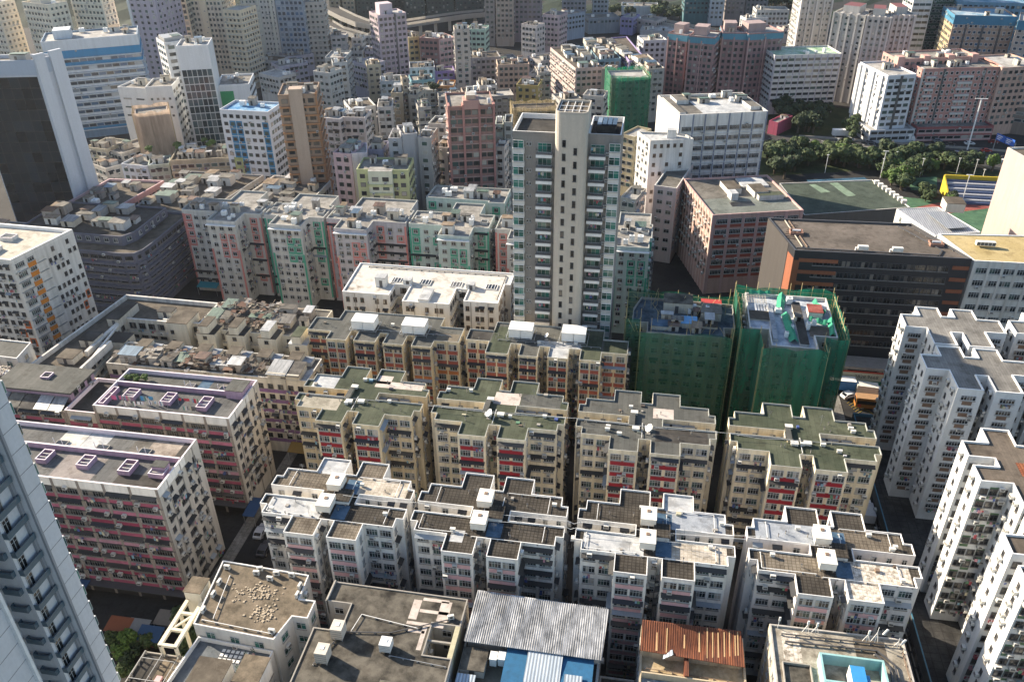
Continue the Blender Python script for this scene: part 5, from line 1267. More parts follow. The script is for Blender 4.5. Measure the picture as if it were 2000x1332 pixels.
# telephone number board under the canopy
def text(name, s, loc, size, mat, rot, parent=None, extrude=.01):
    c = bpy.data.curves.new(name, 'FONT'); c.body = s; c.size = size; c.extrude = extrude; c.align_x = 'LEFT'; c.materials.append(mat); c.resolution_u = 2
    tmp = bpy.data.objects.new(name, c); COL.objects.link(tmp)
    bpy.context.view_layer.update()
    me = bpy.data.meshes.new_from_object(tmp.evaluated_get(bpy.context.evaluated_depsgraph_get())); bpy.data.objects.remove(tmp, do_unlink=True)
    o = link(name, me, parent, loc); o.rotation_euler = rot
    return o
t = thing('phone_sign', 'cream shop board reading 2828 9668 under the black office canopy', 'sign', (58, 189.3, 0))
b = MB(); b.box(-8.5, 3.6, -.12, .12, 2.4, 4.6, paint((.6, .55, .42), .3), bottom=True); b.box(-8.5, 3.6, -.1, .1, 4.62, 5.0, paint((.45, .08, .05), .2)); b.box(3.61, 4.4, -.3, .9, 0, 4.9, paint((.6, .56, .45), .3)); link('board', b.mesh('board'), t)
b = MB(); b.box(-8.4, 3.5, -.05, .05, .4, 2.38, paint((.02, .2, .12), .2)); link('green_panel', b.mesh('green_panel'), t)
text('lettering', '2828 9668', (-3.2, -.14, 3.1), 1.35, FR_D, (math.pi / 2, 0, 0), t)
b = MB(); b.box(-7.4, -6.2, -.15, -.125, 2.9, 4.1, plain('red_emblem', (.5, .05, .04), .6)); link('emblem', b.mesh('emblem'), t)

YEL = deck('yellow_roof', (.36, .28, .13), (.45, .36, .19), .15)
B = Building('factory', 'white factory with gridded windows under a flat mustard yellow roof', (98, 206), 'factory', None, 156)
st = Style(fh=3.3, top=1.0, g=4, sp=3.1, m=.6, ww=2.5, wh=1.5, sill=1.0, wc=4, frame=FR_AL, pil=OFFW, pw=.5, ac=.25)
mass(B, [(77.4, 196.7), (125, 198), (121, 216), (72.8, 211.5)], 0, 34, paint((.6, .6, .57), .5), YEL, TRIM_W, .25, .3, [st, None, None, None])
b = MB(); b.box(80, 84.4, 205, 206.2, 34.2, 35.2, ACM); 
for k in range(5): b.face([(80.1 + k * .88, 204.98, 34.3), (80.8 + k * .88, 204.98, 34.3), (80.8 + k * .88, 204.98, 35.1), (80.1 + k * .88, 204.98, 35.1)], ACD)
part('roof_cooler', b, B.root); B.finish()
B = Building('workshop', 'white workshop with long pale sheet roofs behind the black offices', (72, 222), 'building', None, 157)
pl = [(61.5, 230), (71, 212.6), (77.6, 214), (86, 222), (78, 238), (69, 236)]
q = lambda x, y: P(1500 + x / 4, 333 + y / 4, 28)
pts = [q(1010, 285), q(985, 300), q(1290, 505), q(1400, 490), q(1570, 465), q(1400, 290)]
pl = [tuple(p[:2]) for p in (q(1005, 300), q(1310, 510), q(1660, 480), q(1330, 285))]
mass(B, pl, 0, 28, paint((.6, .6, .59), .4), corrugated('white_sheet', (.3, .31, .33), (.38, .39, .41), .6, 0, .5, .1), TRIM_W, .15, .2, [Style(fh=3.4, g=3, sp=4, ww=.8)] + [None] * 3)
hut(B, *sorted((q(1350, 275).x, q(1500, 290).x)), *sorted((q(1500, 330).y, q(1350, 270).y)), 27.9, 30.5, paint((.6, .58, .5), .5), R_BROWN, 'roof_room', .1, False)
c = [q(1230, 340), q(1400, 470), q(1560, 460), q(1380, 335)]; b = MB(); slab(b, [(p.x, p.y, 28.6) for p in c], .1, corrugated('grey_sheet', (.24, .26, .29), (.3, .32, .35), .6, 0, .5, .1)); part('sheet_roof', b, B.root)
B.finish()
B = Building('residential_tower', 'plain pale pink tower wall rising at the frame edge behind the yellow roof', (120, 235), 'tower', None, 158)
a = P(1968, 288, 44); pl = [(a.x + 6.2, a.y - 23), (a.x + 45, a.y - 14), (a.x + 38, a.y + 8), (a.x, a.y)]
mass(B, pl, 0, 44, paint((.44, .345, .315), .25), R_BROWN, OFFW, .5, .3, [Style(fh=2.8, sp=3.5), None, None, None]); B.finish()

# ------------------------------------------------------------------ white cross plan towers on the right
TW = paint((.62, .63, .63), .3); BRP = paint((.22, .14, .1), .4); GRP = paint((.1, .17, .1), .4); R_TW = deck('tower_deck', (.14, .133, .122), (.27, .26, .24), .12, (.5, 6, .04), (.7, .7, .7), lo=.35, hi=.7)
R_TB = deck('tower_brown_deck', (.1, .083, .066), (.17, .14, .112), .15, (.5, 6, .03), (.75, .75, .75))
brown = Style(fh=2.62, top=1.0, g=5.5, sp=3.4, m=.1, ww=2.6, wh=1.05, sill=1.15, wc=5, band=BRP, bh=.85, bz=-.1, bfull=False, frame=FR_AL, gl=GLD, ac=.25, rack=.25, bm=.6)
brown = brown.but(band=None)
sidet = Style(fh=2.62, top=1.0, g=5.5, sp=2.4, m=.3, ww=.7, wh=1.0, sill=1.1, ac=.75, awn=0, frame=FR_D, gl=GLD)
grn = Style(fh=2.62, top=1.0, g=5.5, sp=1.4, m=.2, ww=1.2, wh=1.2, sill=1.0, ac=.4, rack=.3, frame=FR_D, gl=GLD, pat=lambda f, i, n: GRP if (i + f) % 3 == 1 else None)
def bands(B, a, b, z1, mat):
    L = b[0] - a[0]; c = (a[0] + b[0]) / 2
    zz = z1 - 1.0 - 2.62
    while zz > 6: B.walls.box(c - .85, c + .85, a[1] - .07, a[1], zz + .12, zz + .95, mat); zz -= 2.62
gT = 'white cross plan towers'
def cross(label, x0, y0, seed, z=36, roof=R_TW):
    B = Building('cross_tower', label, (x0 + 9, y0 + 7), 'apartment block', gT, seed)
    X = lambda a: x0 + a; Y = lambda a: y0 + a
    pl = [(X(0), Y(6)), (X(4), Y(6)), (X(4), Y(0)), (X(8.5), Y(0)), (X(8.5), Y(5)), (X(10.5), Y(5)), (X(10.5), Y(0)), (X(15.2), Y(0)), (X(15.2), Y(6)), (X(19.2), Y(6)), (X(19.2), Y(11.2)), (X(15), Y(11.2)),
          (X(15), Y(14.9)), (X(10.6), Y(14.9)), (X(10.6), Y(11.4)), (X(8.2), Y(11.4)), (X(8.2), Y(14.9)), (X(3.7), Y(14.9)), (X(3.7), Y(11.3)), (X(0), Y(11.2))]
    st = [brown, sidet, brown, None, sidet, sidet, brown, None, brown, None] + [None] * 7 + [sidet, None, sidet]
    mass(B, pl, 0, z, TW, roof, TRIM_W, .3, .22, lambda i: st[i])
    for i in (0, 2, 6, 8): bands(B, pl[i], pl[i + 1], z, BRP)
    return B
cross('white tower with brown window panels, roof half in shadow, middle of the right edge', 53.9, 137.4, 160).finish()
cross('white tower with brown window panels and sunlit roof beside the black offices', 53.5, 152.9, 161).finish()
cross('white tower with brown window panels at the frame edge, behind the sunlit one', 74.6, 153.4, 162).finish()
cross('white tower with brown window panels cut by the frame, beside the shadowed roof', 74.3, 137.4, 163).finish()
def flank(label, dy, seed, tile):
    B = Building('cross_tower', label, (62, 115 + dy), 'apartment block', gT, seed)
    pl = [(54.6, 111.5), (59.3, 111.6), (59.3, 106.5), (64, 106.5), (64, 111.5), (76, 111.5), (76, 121.8), (63, 121.8), (63, 125.8), (58.5, 125.8), (58.5, 121.8), (54.4, 121.7), (54.4, 117.6), (58.4, 117.6), (58.4, 115.6), (54.5, 115.5)]
    pl = [(a, b + dy) for a, b in pl]
    st = [grn, sidet.but(sp=1.9), grn, None, grn, None, None, None, None, sidet, None, sidet, grn.but(pat=None), sidet, None, sidet]
    mass(B, pl, 0, 36, TW, R_TB, TRIM_W, .35, .22, lambda i: st[i])
    if tile: rows(B, [(61.5, 66, 114, 117.4 + dy, deck('orange_tiles', (.3, .1, .05), (.42, .17, .08), .4, (.5, .5, .08), (.4, .4, .4)))], 35.66, 'roof_patch')
    B.finish()
flank('white tower with green chequered recess and a square of orange roof tiles', 0, 164, True)
flank('white tower with green chequered recess, cut by the lower right corner of the frame', -21.7, 165, False)
b = MB(); PODW = paint((.1, .11, .115), .5)
B = Building('podium', 'dark shop podium with a blue edge under the white cross plan towers', (62, 130), 'podium', None, 166)
mass(B, rect(51.2, 96, 80, 171), 0, 5, PODW, deck('podium_tiles', (.035, .035, .036), (.07, .068, .066), .2, (1.6, 1.6, .05), (.5, .5, .5)), plain('blue_edge', (.05, .16, .24), .5), .8, .25, [None, None, None, Style(fh=3, g=.3, top=1.2, sp=3.2, ww=2.6, wh=1.6, sill=.4, gl=GLD, frame=FR_D)])
B.finish()

# ------------------------------------------------------------------ pink factory, white warehouses
PIW = paint((.5, .33, .285), .4); PIR = paint((.34, .09, .065), .4); PIP = paint((.5, .33, .31), .3)
B = Building('factory', 'pink industrial block with brick red floor bands and an open roof well', (27, 250), 'factory', None, 170)
pl = [(18.5, 234), (44.8, 241.6), (36.8, 269.2), (10.2, 262)]
fr = Style(fh=3.3, top=.8, g=4, sp=4.2, m=.8, ww=3.4, wh=1.5, sill=1.1, wc=7, band=PIR, bh=1.1, bz=-.1, bm=.2, pil=PIP, pw=.9, ac=.3, gl=GLD)
sd = Style(fh=3.3, top=.8, g=4, sp=2.6, m=.6, ww=1.1, wh=1.3, sill=1.1, wc=2, band=PIR.copy() if False else PIW, bh=.5, pil=paint((.66, .5, .44), .2), pw=.35, ac=.8, frame=FR_B)
mass(B, pl, 0, 26, PIW, deck('green_grey_felt', (.13, .145, .13), (.2, .215, .195), .1), PIP, .6, .35, [fr, None, None, sd])
A_ = sub(pl, .0, .45, .42, 1); b = MB(); b.face([(*p, 25.41) for p in sub(pl, .02, .98, .45, .98)], R_CONC); part('roof_patch', b, B.root)
for (u0, u1, v0, v1, h, w_, r_) in ((.36, .52, .55, .8, 1.6, OFFW, R_BROWN), (.62, .78, .42, .66, 1.8, OFFW, R_BROWN), (.34, .42, .38, .5, 2.2, OFFW, R_WHITE), (.64, .92, .34, .44, 1.5, OFFW, R_GREEN), (.6, .9, .7, .95, .5, OFFW, R_WHITE)):
    q = sub(pl, u0, u1, v0, v1); b = MB(); b.prism(q, 25.4, 25.4 + h, w_, r_); part('roof_room', b, B.root)
q = sub(pl, .3, .56, .22, .34); b = MB(); b.face([(*p, 25.42) for p in q], GLD); part('roof_well', b, B.root)
B.finish()
B = Building('factory', 'narrow pale pink industrial block at the flank of the pink factory', (6, 258), 'factory', None, 171)
mass(B, quad((1278, 362), (1322, 368), 26, 24), 0, 26, paint((.56, .46, .44), .4), R_CONC, OFFW, .6, .3, [Style(fh=3.2, sp=3, ww=1.8, gl=GLD, ac=.2)] * 4); B.finish()
WH = paint((.7, .69, .67), .65)
B = Building('warehouse', 'big white warehouse with a blank sunlit side wall and strip windows', (18, 290), 'warehouse', None, 172)
pl = [(7.5, 276.5), (36, 284.6), (29, 306), (0, 298.4)]
st = Style(fh=3.35, top=3.2, g=4, sp=3.8, m=.7, ww=3.3, wh=1.5, sill=1.0, wc=7, pil=paint((.22, .25, .32), .3), pw=.4, gl=GLD, ac=.3, ledge=WH, ld=.25)
mass(B, pl, 0, 42, WH, R_CONC, OFFW, .8, .4, [st, None, None, None])
b = MB(); b.face([(*p, 41.3) for p in sub(pl, .3, .85, .1, .75)], R_WHITE); part('roof_patch', b, B.root)
clutter(B, sub(pl, .05, .95, .55, .98), 41.2, 6, 4, .5, .9)
for (u0, u1, v0, v1, h) in ((.12, .26, .6, .9, 1.4), (.86, .97, .2, .9, 1.2), (.03, .1, .1, .9, .8)):
    b = MB(); b.prism(sub(pl, u0, u1, v0, v1), 41.2, 41.2 + h, WH, R_CONC); part('roof_room', b, B.root)
B.finish()
B = Building('warehouse', 'smaller white warehouse with scattered small windows, in front of the big one', (4, 273), 'warehouse', None, 173)
pl = [(-1.2, 267.7), (12.5, 271.5), (10, 276), (7.3, 277.2), (-5.6, 276.5)]
mass(B, pl, 0, 36, WH, R_WHITE, OFFW, .6, .35, [Style(fh=3.1, sp=2.3, ww=1.0, wh=1.2, skip=.3, gl=GLD, frame=FR_B), None, None, None, Style(fh=3.1, sp=3, ww=1.4, ac=.3, gl=GLD)]); hut(B, 4, 7, 272.5, 275, 35.4, 38, WH, R_WHITE, 'roof_room', .05, False); B.finish()
# ------------------------------------------------------------------ the city beyond: one row per building
def RS(**k): return Style(**{**dict(fh=2.8, top=1.0, g=4, sp=2.6, m=.5, ww=1.6, wh=1.4, sill=.9, gl=GL, frame=FR_D, ac=.22), **k})
def SP(**k): return Style(**{**dict(fh=3.1, top=1.2, g=4, sp=3.4, m=.4, ww=3.0, wh=1.4, sill=1.0, gl=GL, frame=FR_AL, ac=.12), **k})
def TN(**k): return Style(**{**dict(fh=2.8, top=.9, g=3, sp=2.5, m=.4, ww=1.85, wh=1.45, sill=.85, gl=GL, frame=FR_AL, ac=.3, rack=.12, awn=.15), **k})
R_MIX = deck('mixed_deck', (.14, .133, .122), (.3, .285, .26), .25); R_LT = deck('light_deck', (.28, .272, .257), (.45, .44, .42), .25)
def row(label, FL, FR, z, depth, col, st, roof=R_MIX, zt=None, n=3, cat='building', name='building', group=None, huts=.5, cap=None, dirt=.6, side='same', extra=None, ph=.7, big=.9, seed=None):
    poly = quad(FL, FR, z, depth)
    c = (sum(p[0] for p in poly) / 4, sum(p[1] for p in poly) / 4)
    far = c[1] > 215
    B = Building(name, label, c, cat, group, seed or int(FL[0] * 7 + FL[1] * 13) % 9000 + 1, far, 100 if c[1] < 330 else 0)
    wall = paint(col, dirt); ss = st if side == 'same' else side
    mass(B, poly, 0, zt or z, wall, roof, cap or wall, ph, .3, [st, ss, None, ss])
    if n: clutter(B, sub(poly, .04, .96, .06, .94), (zt or z) - ph, n, int(FL[0]), huts, big)
    if extra: extra(B, poly, zt or z)
    B.finish()
    return poly
def topband(mat, h, drop=0.0):
    def f(B, poly, z):
        b = MB()
        for i in range(4):
            a, c = Vector(poly[i]), Vector(poly[(i + 1) % 4]); e = (c - a).normalized(); nn = Vector((e.y, -e.x)) * .12
            p, q = a + nn - e * .12, c + nn + e * .12
            b.face([(*p, z - drop - h), (*q, z - drop - h), (*q, z - drop + .02), (*p, z - drop + .02)], mat); b.face([(*p, z - drop + .02), (*q, z - drop + .02), (*c, z - drop + .02), (*a, z - drop + .02)], mat)
        part('painted_band', b, B.root)
    return f
def pilasters(ts, w, proud, mat, over=1.5):
    def f(B, poly, z):
        a, c = Vector(poly[0]), Vector(poly[1]); L = (c - a).length; e = (c - a) / L; nn = Vector((e.y, -e.x))
        for t in ts:
            b = MB(); p = a + e * (L * t - w / 2); q = p + e * w; r_ = q - nn * 3; s = p - nn * 3; p = p + nn * proud; q = q + nn * proud
            b.prism([tuple(p), tuple(q), tuple(r_), tuple(s)], 0, z + over, mat, mat); part('pier', b, B.root)
    return f
def pent(u0, u1, v0, v1, h, mat, roof=None):
    def f(B, poly, z):
        b = MB(); b.prism(sub(poly, u0, u1, v0, v1), z - 1, z + h, mat, roof or mat); part('penthouse', b, B.root)
    return f
def both(*fs):
    def f(B, poly, z):
        for g in fs: g(B, poly, z)
    return f

# --- far left
GLASSD = glass('curtain_glass', (.01, .017, .024), (.012, .021, .029), (.016, .024, .03), .5)
WSLAB = paint((.52, .55, .6), .15, .5)
def curtain(gl, **k): return Style(**{**dict(fh=3.4, top=6, g=5, sp=3.0, m=.3, ww=2.98, wh=3.3, sill=0, wc=2, frame=FR_D, gl=gl, ac=0), **k})
a, b_, c = P(-75, 121, 63), P(64.5, 118, 63), P(118, 105, 63); p = [tuple(q[:2]) for q in (a, b_, c, a + (c - b_))]
B = Building('office_tower', 'dark glass office tower with a pale slotted end wall in the upper left', p[0], 'office tower', None, 300, True)
FIN = paint((.55, .58, .63), .15); dg = curtain(GLASSD, top=5, fh=3.4, ww=2.99, wh=3.38, frame=plain('black_mullion', (.008, .012, .016), .3))
mass(B, p, 0, 63, FIN, R_MIX, FIN, 1.0, .4, [dg, None, None, None]); topband(paint((.4, .46, .55), .1), 4.5)(B, p, 63)
a, c = Vector(p[1]), Vector(p[2]); e = (c - a).normalized(); nn = Vector((e.y, -e.x)); L = (c - a).length
for u0, u1, o in ((0, .36, .9), (.56, 1, .9)):
    b = MB(); q0, q1 = a + e * (L * u0), a + e * (L * u1); b.prism([tuple(q0 + nn * o), tuple(q1 + nn * o), tuple(q1), tuple(q0)][::1], 0, 64.6, FIN, FIN); part('fin', b, B.root)
B.facade(tuple(a + e * L * .37), tuple(a + e * L * .55), 0, 60, Style(fh=3.4, g=2, top=1, sp=4, ww=3.2, wh=2.6, sill=.4, gl=GLB, frame=FR_D, ac=0))
clutter(B, sub(p, .3, .95, .1, .9), 62, 4, 3, .5, 1.5); B.finish()
BLU = paint((.04, .22, .42), .3); WB = paint((.6, .64, .68), .3)
row('broad blue and white banded hospital-like block with a white crown', (80, 85), (268, 70), 43, 20, (.16, .25, .36), Style(fh=3.2, top=4.6, g=4, sp=3.2, m=.4, ww=3.0, wh=1.5, sill=1.2, wc=3, gl=GLB, frame=FR_AL, ac=.1, band=[BLU, BLU, WB, WB, WB, WB, WB, WB, WB, WB], bh=1.0, bz=.05, ledge=WB, ld=.4, lh=.3), R_LT, 43.5, 6, 'office building', 'office_block', extra=both(topband(WB, 4.4), topband(BLU, 2.6, 4.5), topband(BLU, 1.3, 9.6), pent(.12, .3, .3, .7, 3, WB)), huts=.5, big=1.3)
row('slim glass tower with a white windowless crown', (343, 91), (406, 88), 50, 13, (.64, .65, .66), curtain(glass('teal_curtain', (.02, .04, .05), (.05, .085, .095), (.16, .18, .18), .7), top=9, sp=1.9, ww=1.85, fh=2.9, wh=2.75, frame=FR_AL), R_LT, 50, 4, 'tower', 'office_tower', side=None, dirt=.2)
row('white block with a long canopy on its roof behind the slim glass tower', (320, 84), (364, 78), 47, 12, (.6, .62, .64), RS(sp=4, ww=2.6), R_MIX, None, 5, extra=pent(.1, .95, .2, .9, 1.2, STEEL))
row('white block with slit windows and stepped roof, next to the slim glass tower', (229, 170), (284, 173), 33.5, 13, (.68, .68, .67), RS(fh=3.4, sp=5, ww=3.6, wh=.6, top=2.4, ac=0, skip=.35), R_MIX, None, 2, dirt=.3)
row('white block with a row of square holes and a grey windowed flank', (283, 170), (335, 168), 35, 13, (.66, .66, .65), RS(fh=3.4, sp=2.0, ww=.9, wh=.9, top=3, g=22, ac=0), R_MIX, None, 2, dirt=.3, side=SP(fh=3.2))
TANN = netting('tan_net', (.42, .33, .26), .85)
p = quad((262, 221), (326, 214), 31, 9); B = Building('netted_building', 'block wrapped in tan scaffold net before the white slit windowed block', p[0], 'building', None, 301, True)
mass(B, p, 0, 30, paint((.4, .36, .33)), R_MIX, None, .6, .3, RS()); scaffold(B, p, 0, 31, TANN, seed=9, poles=1.2, off=.9); B.finish()
GRN_P = plain('green_panel', (.01, .22, .08), .6)
row('white industrial block with a bright green panel on its face', (421, 167), (486, 164), 33, 17, (.68, .69, .7), RS(sp=9, skip=.8), R_MIX, None, 4, 'factory', dirt=.25, side=SP(), extra=lambda B, p, z: (lambda b, a, c: (b.face([(a[0], a[1] - .15, z - 14), (c[0], c[1] - .15, z - 14), (c[0], c[1] - .15, z - 2.6), (a[0], a[1] - .15, z - 2.6)], GRN_P), part('green_panel', b, B.root)))(MB(), sub(p, .1, .5, 0, 1)[0], sub(p, .1, .5, 0, 1)[1]))
row('white block with blue vertical window stripes and a blue roof deck', (428, 214), (523, 219), 37, 12, (.66, .69, .73), RS(sp=2.5, ww=1.5, wh=1.3, pat=lambda f, i, n: BLU if i in (1, 2, 6, 7) and f > 0 else None), deck('blue_deck', (.05, .2, .4), (.3, .42, .52), .2), None, 3, dirt=.2, side=RS(sp=2.3))
row('cream low tenement beside the pale fin tower', (166, 287), (207, 292), 17, 12, (.52, .47, .36), TN(), R_MIX, None, 5, huts=.8)
row('pale tenement corner below the tan netted block', (206, 290), (236, 300), 16, 14, (.5, .47, .42), TN(), R_MIX, None, 4, huts=.8)
row('small grey tenement wedged beside the fin tower base', (176, 318), (206, 330), 13, 9, (.46, .44, .41), TN(), R_MIX, None, 3, huts=.8)
row('white and blue end house of the planted tenement row', (236, 320), (287, 325), 17, 11, (.55, .6, .66), TN(), R_MIX, None, 5, huts=.8)
row('pale green narrow tenement in the planted row', (288, 324), (330, 320), 17, 10, (.4, .46, .4), TN(), R_MIX, None, 5, huts=.8)
row('long beige tenement with balconies and plants on its roof', (331, 314), (456, 307), 19, 15, (.42, .37, .27), TN(fh=3.2, sp=2.6, ww=2.3, ledge=paint((.5, .45, .34)), ld=.5, lh=.7), R_BROWN, None, 16, huts=.85)
row('lime green end house of the beige tenement row', (457, 308), (499, 309), 19.5, 15, (.4, .44, .2), TN(), R_BROWN, None, 3, side=SP(ledge=paint((.45, .42, .3)), ld=.4))
# --- towers along the upper left edge
gF = 'pale residential towers along the hill'
BAY = paint((.62, .58, .5), .2)
def FT(**k): return RS(**{**dict(sp=2.2, ww=1.2, wh=1.2, ledge=BAY, ld=.35, lh=.25), **k})
row('cream tower cut by the upper left corner', (-50, 2), (-10, 6), 48, 11, (.7, .63, .52), FT(), R_LT, None, 2, 'tower', 'residential_tower', gF)
row('cream bay windowed tower, second from the upper left corner', (42, 4), (93, 10), 48, 11, (.72, .65, .53), FT(), R_LT, None, 3, 'tower', 'residential_tower', gF, extra=pent(.2, .6, .2, .8, 3, BAY))
row('cream bay windowed tower right above the blue and white block', (137, 0), (198, 3), 48, 9, (.72, .66, .54), FT(), R_LT, 53, 2, 'tower', 'residential_tower', gF)
LILT = paint((.5, .44, .5), .2)
row('lilac tower with square bay windows and a plain white stripe', (248, 0), (302, 2), 47.6, 22, (.44, .38, .44), RS(sp=3.2, ww=1.7, wh=1.5, frame=LILT), R_LT, 64, 0, 'tower', 'residential_tower', gF, extra=pilasters((.02,), 1.2, .4, paint((.7, .68, .66), .1)))
row('thin beige tower right of the lilac one', (312, 0), (334, 1), 43, 12, (.68, .57, .44), RS(), R_LT, 56, 0, 'tower', 'residential_tower', gF)
row('beige tower with open gridded stair windows', (337, 0), (362, 0), 43, 16, (.7, .6, .45), RS(sp=2.2, ww=1.9, wh=2.0, fh=2.9, frame=BAY), R_LT, 62, 0, 'tower', 'residential_tower', gF)
row('cream tower with a plain central pier', (369, 0), (431, 1), 42, 17, (.7, .62, .5), RS(sp=2.0, ww=1.2), R_LT, 62, 0, 'tower', 'residential_tower', gF, extra=pilasters((.42,), 4, .6, paint((.64, .56, .42), .1), 2))
row('beige tower with balcony ledges, lower than its neighbours', (434, 19), (468, 21), 41, 15, (.68, .57, .42), FT(ld=.8), R_LT, None, 2, 'tower', 'residential_tower', gF)
row('wide pale grey tower dotted with tiny windows', (469, 0), (535, 0), 40, 15, (.66, .61, .56), RS(sp=2.0, ww=.9, wh=1.1), R_LT, 58, 0, 'tower', 'residential_tower', gF, extra=pilasters((.12, .5, .88), 1.4, .5, BAY, 1))
row('blue grey tower with a white window grid', (536, 0), (591, 0), 40, 15, (.3, .35, .42), RS(sp=2.4, ww=1.9, wh=1.9, frame=paint((.62, .64, .67), .1), gl=GLB), R_LT, 57, 0, 'tower', 'residential_tower', gF)
row('beige tower with a lower roof beside the blue grid tower', (591, 5), (631, 4), 38, 14, (.52, .47, .42), FT(ld=.6), R_LT, None, 3, 'tower', 'residential_tower', gF)
# --- walk-ups in the left middle distance
wu = [('lilac walk-up with a stepped roof below the blue grid tower', (545, 131), (601, 122), 14, 12, (.46, .43, .5)), ('white walk-up with party walls, left of the lilac one', (505, 143), (544, 152), 15, 11, (.55, .54, .52)), ('pale podium house at the foot of the dotted tower', (500, 116), (541, 120), 12, 12, (.5, .5, .5)),
      ('lilac podium with a pink edge at the foot of the blue grid tower', (560, 112), (612, 105), 12, 14, (.46, .42, .47)), ('dark topped grey block at the street bend', (634, 113), (674, 113), 27, 15, (.3, .32, .33)), ('white strip windowed block in front of the dark topped one', (649, 123), (678, 121), 26.5, 9, (.52, .52, .51)),
      ('pale grey block with two window columns beside the strip windowed block', (611, 139), (642, 143), 25, 10, (.5, .5, .48)), ('white and maroon walk-up by the viaduct', (645, 71), (676, 70), 19, 10, (.55, .5, .47)), ('grey walk-up left of the maroon flanked one', (627, 64), (645, 66), 18, 10, (.5, .5, .48)),
      ('cream corner house at the sharp street bend', (716, 127), (743, 125), 19, 9, (.56, .5, .37)), ('shaded lilac row along the bending street', (686, 120), (715, 128), 18, 12, (.34, .34, .42)), ('small white house near the viaduct pier', (686, 74), (707, 75), 14, 10, (.54, .54, .53)),
      ('white gabled house left of the lilac tower', (711, 69), (737, 71), 14, 10, (.55, .55, .54)), ('low purple roofed house at the lilac tower foot', (712, 101), (738, 100), 11, 10, (.4, .38, .47)), ('white house below the maroon walk-up', (682, 100), (708, 100), 12, 10, (.5, .49, .48))]
for i, (lab, a, b_, z, d, c) in enumerate(wu): row(lab, a, b_, z, d, c, TN(fh=3.0), (R_MIX, R_LT, R_BROWN)[i % 3], None, 4, huts=.7)
# --- centre middle distance
OR1 = paint((.36, .19, .1), .4)
row('slim brown tower with a central shaft and orange balcony edges', (542, 186), (617, 183), 50, 14, (.33, .24, .18), RS(sp=2.4, ww=1.95, wh=1.5, gl=GLD, ledge=OR1, ld=.55, lh=.55, ac=.15), R_MIX, None, 4, 'tower', 'residential_tower', dirt=.5, extra=both(pilasters((.47,), 4.2, .9, paint((.45, .35, .28), .3), 1.8), pilasters((.985,), .5, .2, OR1, 0)))
row('pink tower with an arched gable over its central bay', (874, 209), (966, 205), 47, 16, (.32, .19, .165), RS(sp=2.3, ww=2.0, wh=1.6, gl=GL, ledge=paint((.46, .31, .28), .4), ld=.25, lh=.35), R_MIX, None, 3, 'tower', 'residential_tower', dirt=.35,
    extra=both(pilasters((.02, .33, .67, .98), .7, .5, paint((.4, .2, .18), .3), .4), lambda B, p, z: (lambda q, b: (b.prism(q, z - 1, z + 1.8, paint((.43, .26, .23), .3), paint((.43, .26, .23), .3)), b.prism(sub(p, .4, .6, .02, .3), z + 1.8, z + 3.2, paint((.5, .36, .28), .3), R_LT), part('gable', b, B.root)))(sub(p, .33, .67, -.03, .3), MB())))
row('pink walk-up tower with lilac flank behind the estate', (650, 298), (685, 301), 34, 10, (.52, .38, .42), RS(), R_MIX, None, 3); row('white lilac tower with few windows beside the pink walk-up tower', (685.5, 300), (717, 298), 34, 10, (.58, .53, .57), RS(sp=4, skip=.4, ww=.9), R_LT, None, 3)
row('bluish lilac block with dark roof huts', (718, 292), (748, 293), 33, 9, (.4, .38, .47), RS(), R_BROWN, None, 3)
LM = paint((.48, .5, .28), .3); LMW = paint((.6, .61, .48), .3)
row('lime yellow block with a paler projecting middle', (695.5, 331), (797, 332), 33, 11, (.47, .49, .27), RS(sp=2.4, ww=1.6), R_MIX, None, 4, dirt=.35, extra=lambda B, p, z: (lambda q: (B.walls.prism(q, 0, z - .6, LMW), B.facade(q[0], q[1], 0, z - .4, RS(sp=2.7, ww=2.0, ledge=LM, ld=.3, lh=.8)), (lambda b: (b.prism(sub(p, .24, .7, -.14, .2), z - .6, z, LMW, R_LT), part('bay_top', b, B.root)))(MB())))(sub(p, .24, .7, -.14, 0)))
row('grey block with a teal roof hut', (758, 270), (784, 270), 38, 10, (.42, .42, .44), TN(), R_MIX, None, 3); row('grey tower end with a blank grey wall', (785, 263), (815, 260), 39, 10, (.36, .36, .38), None, R_MIX, None, 2, side=TN(), dirt=.3); row('grey tenement right of the blank grey wall', (815.5, 268), (841, 269), 38, 10, (.42, .41, .4), TN(), R_MIX, None, 4)
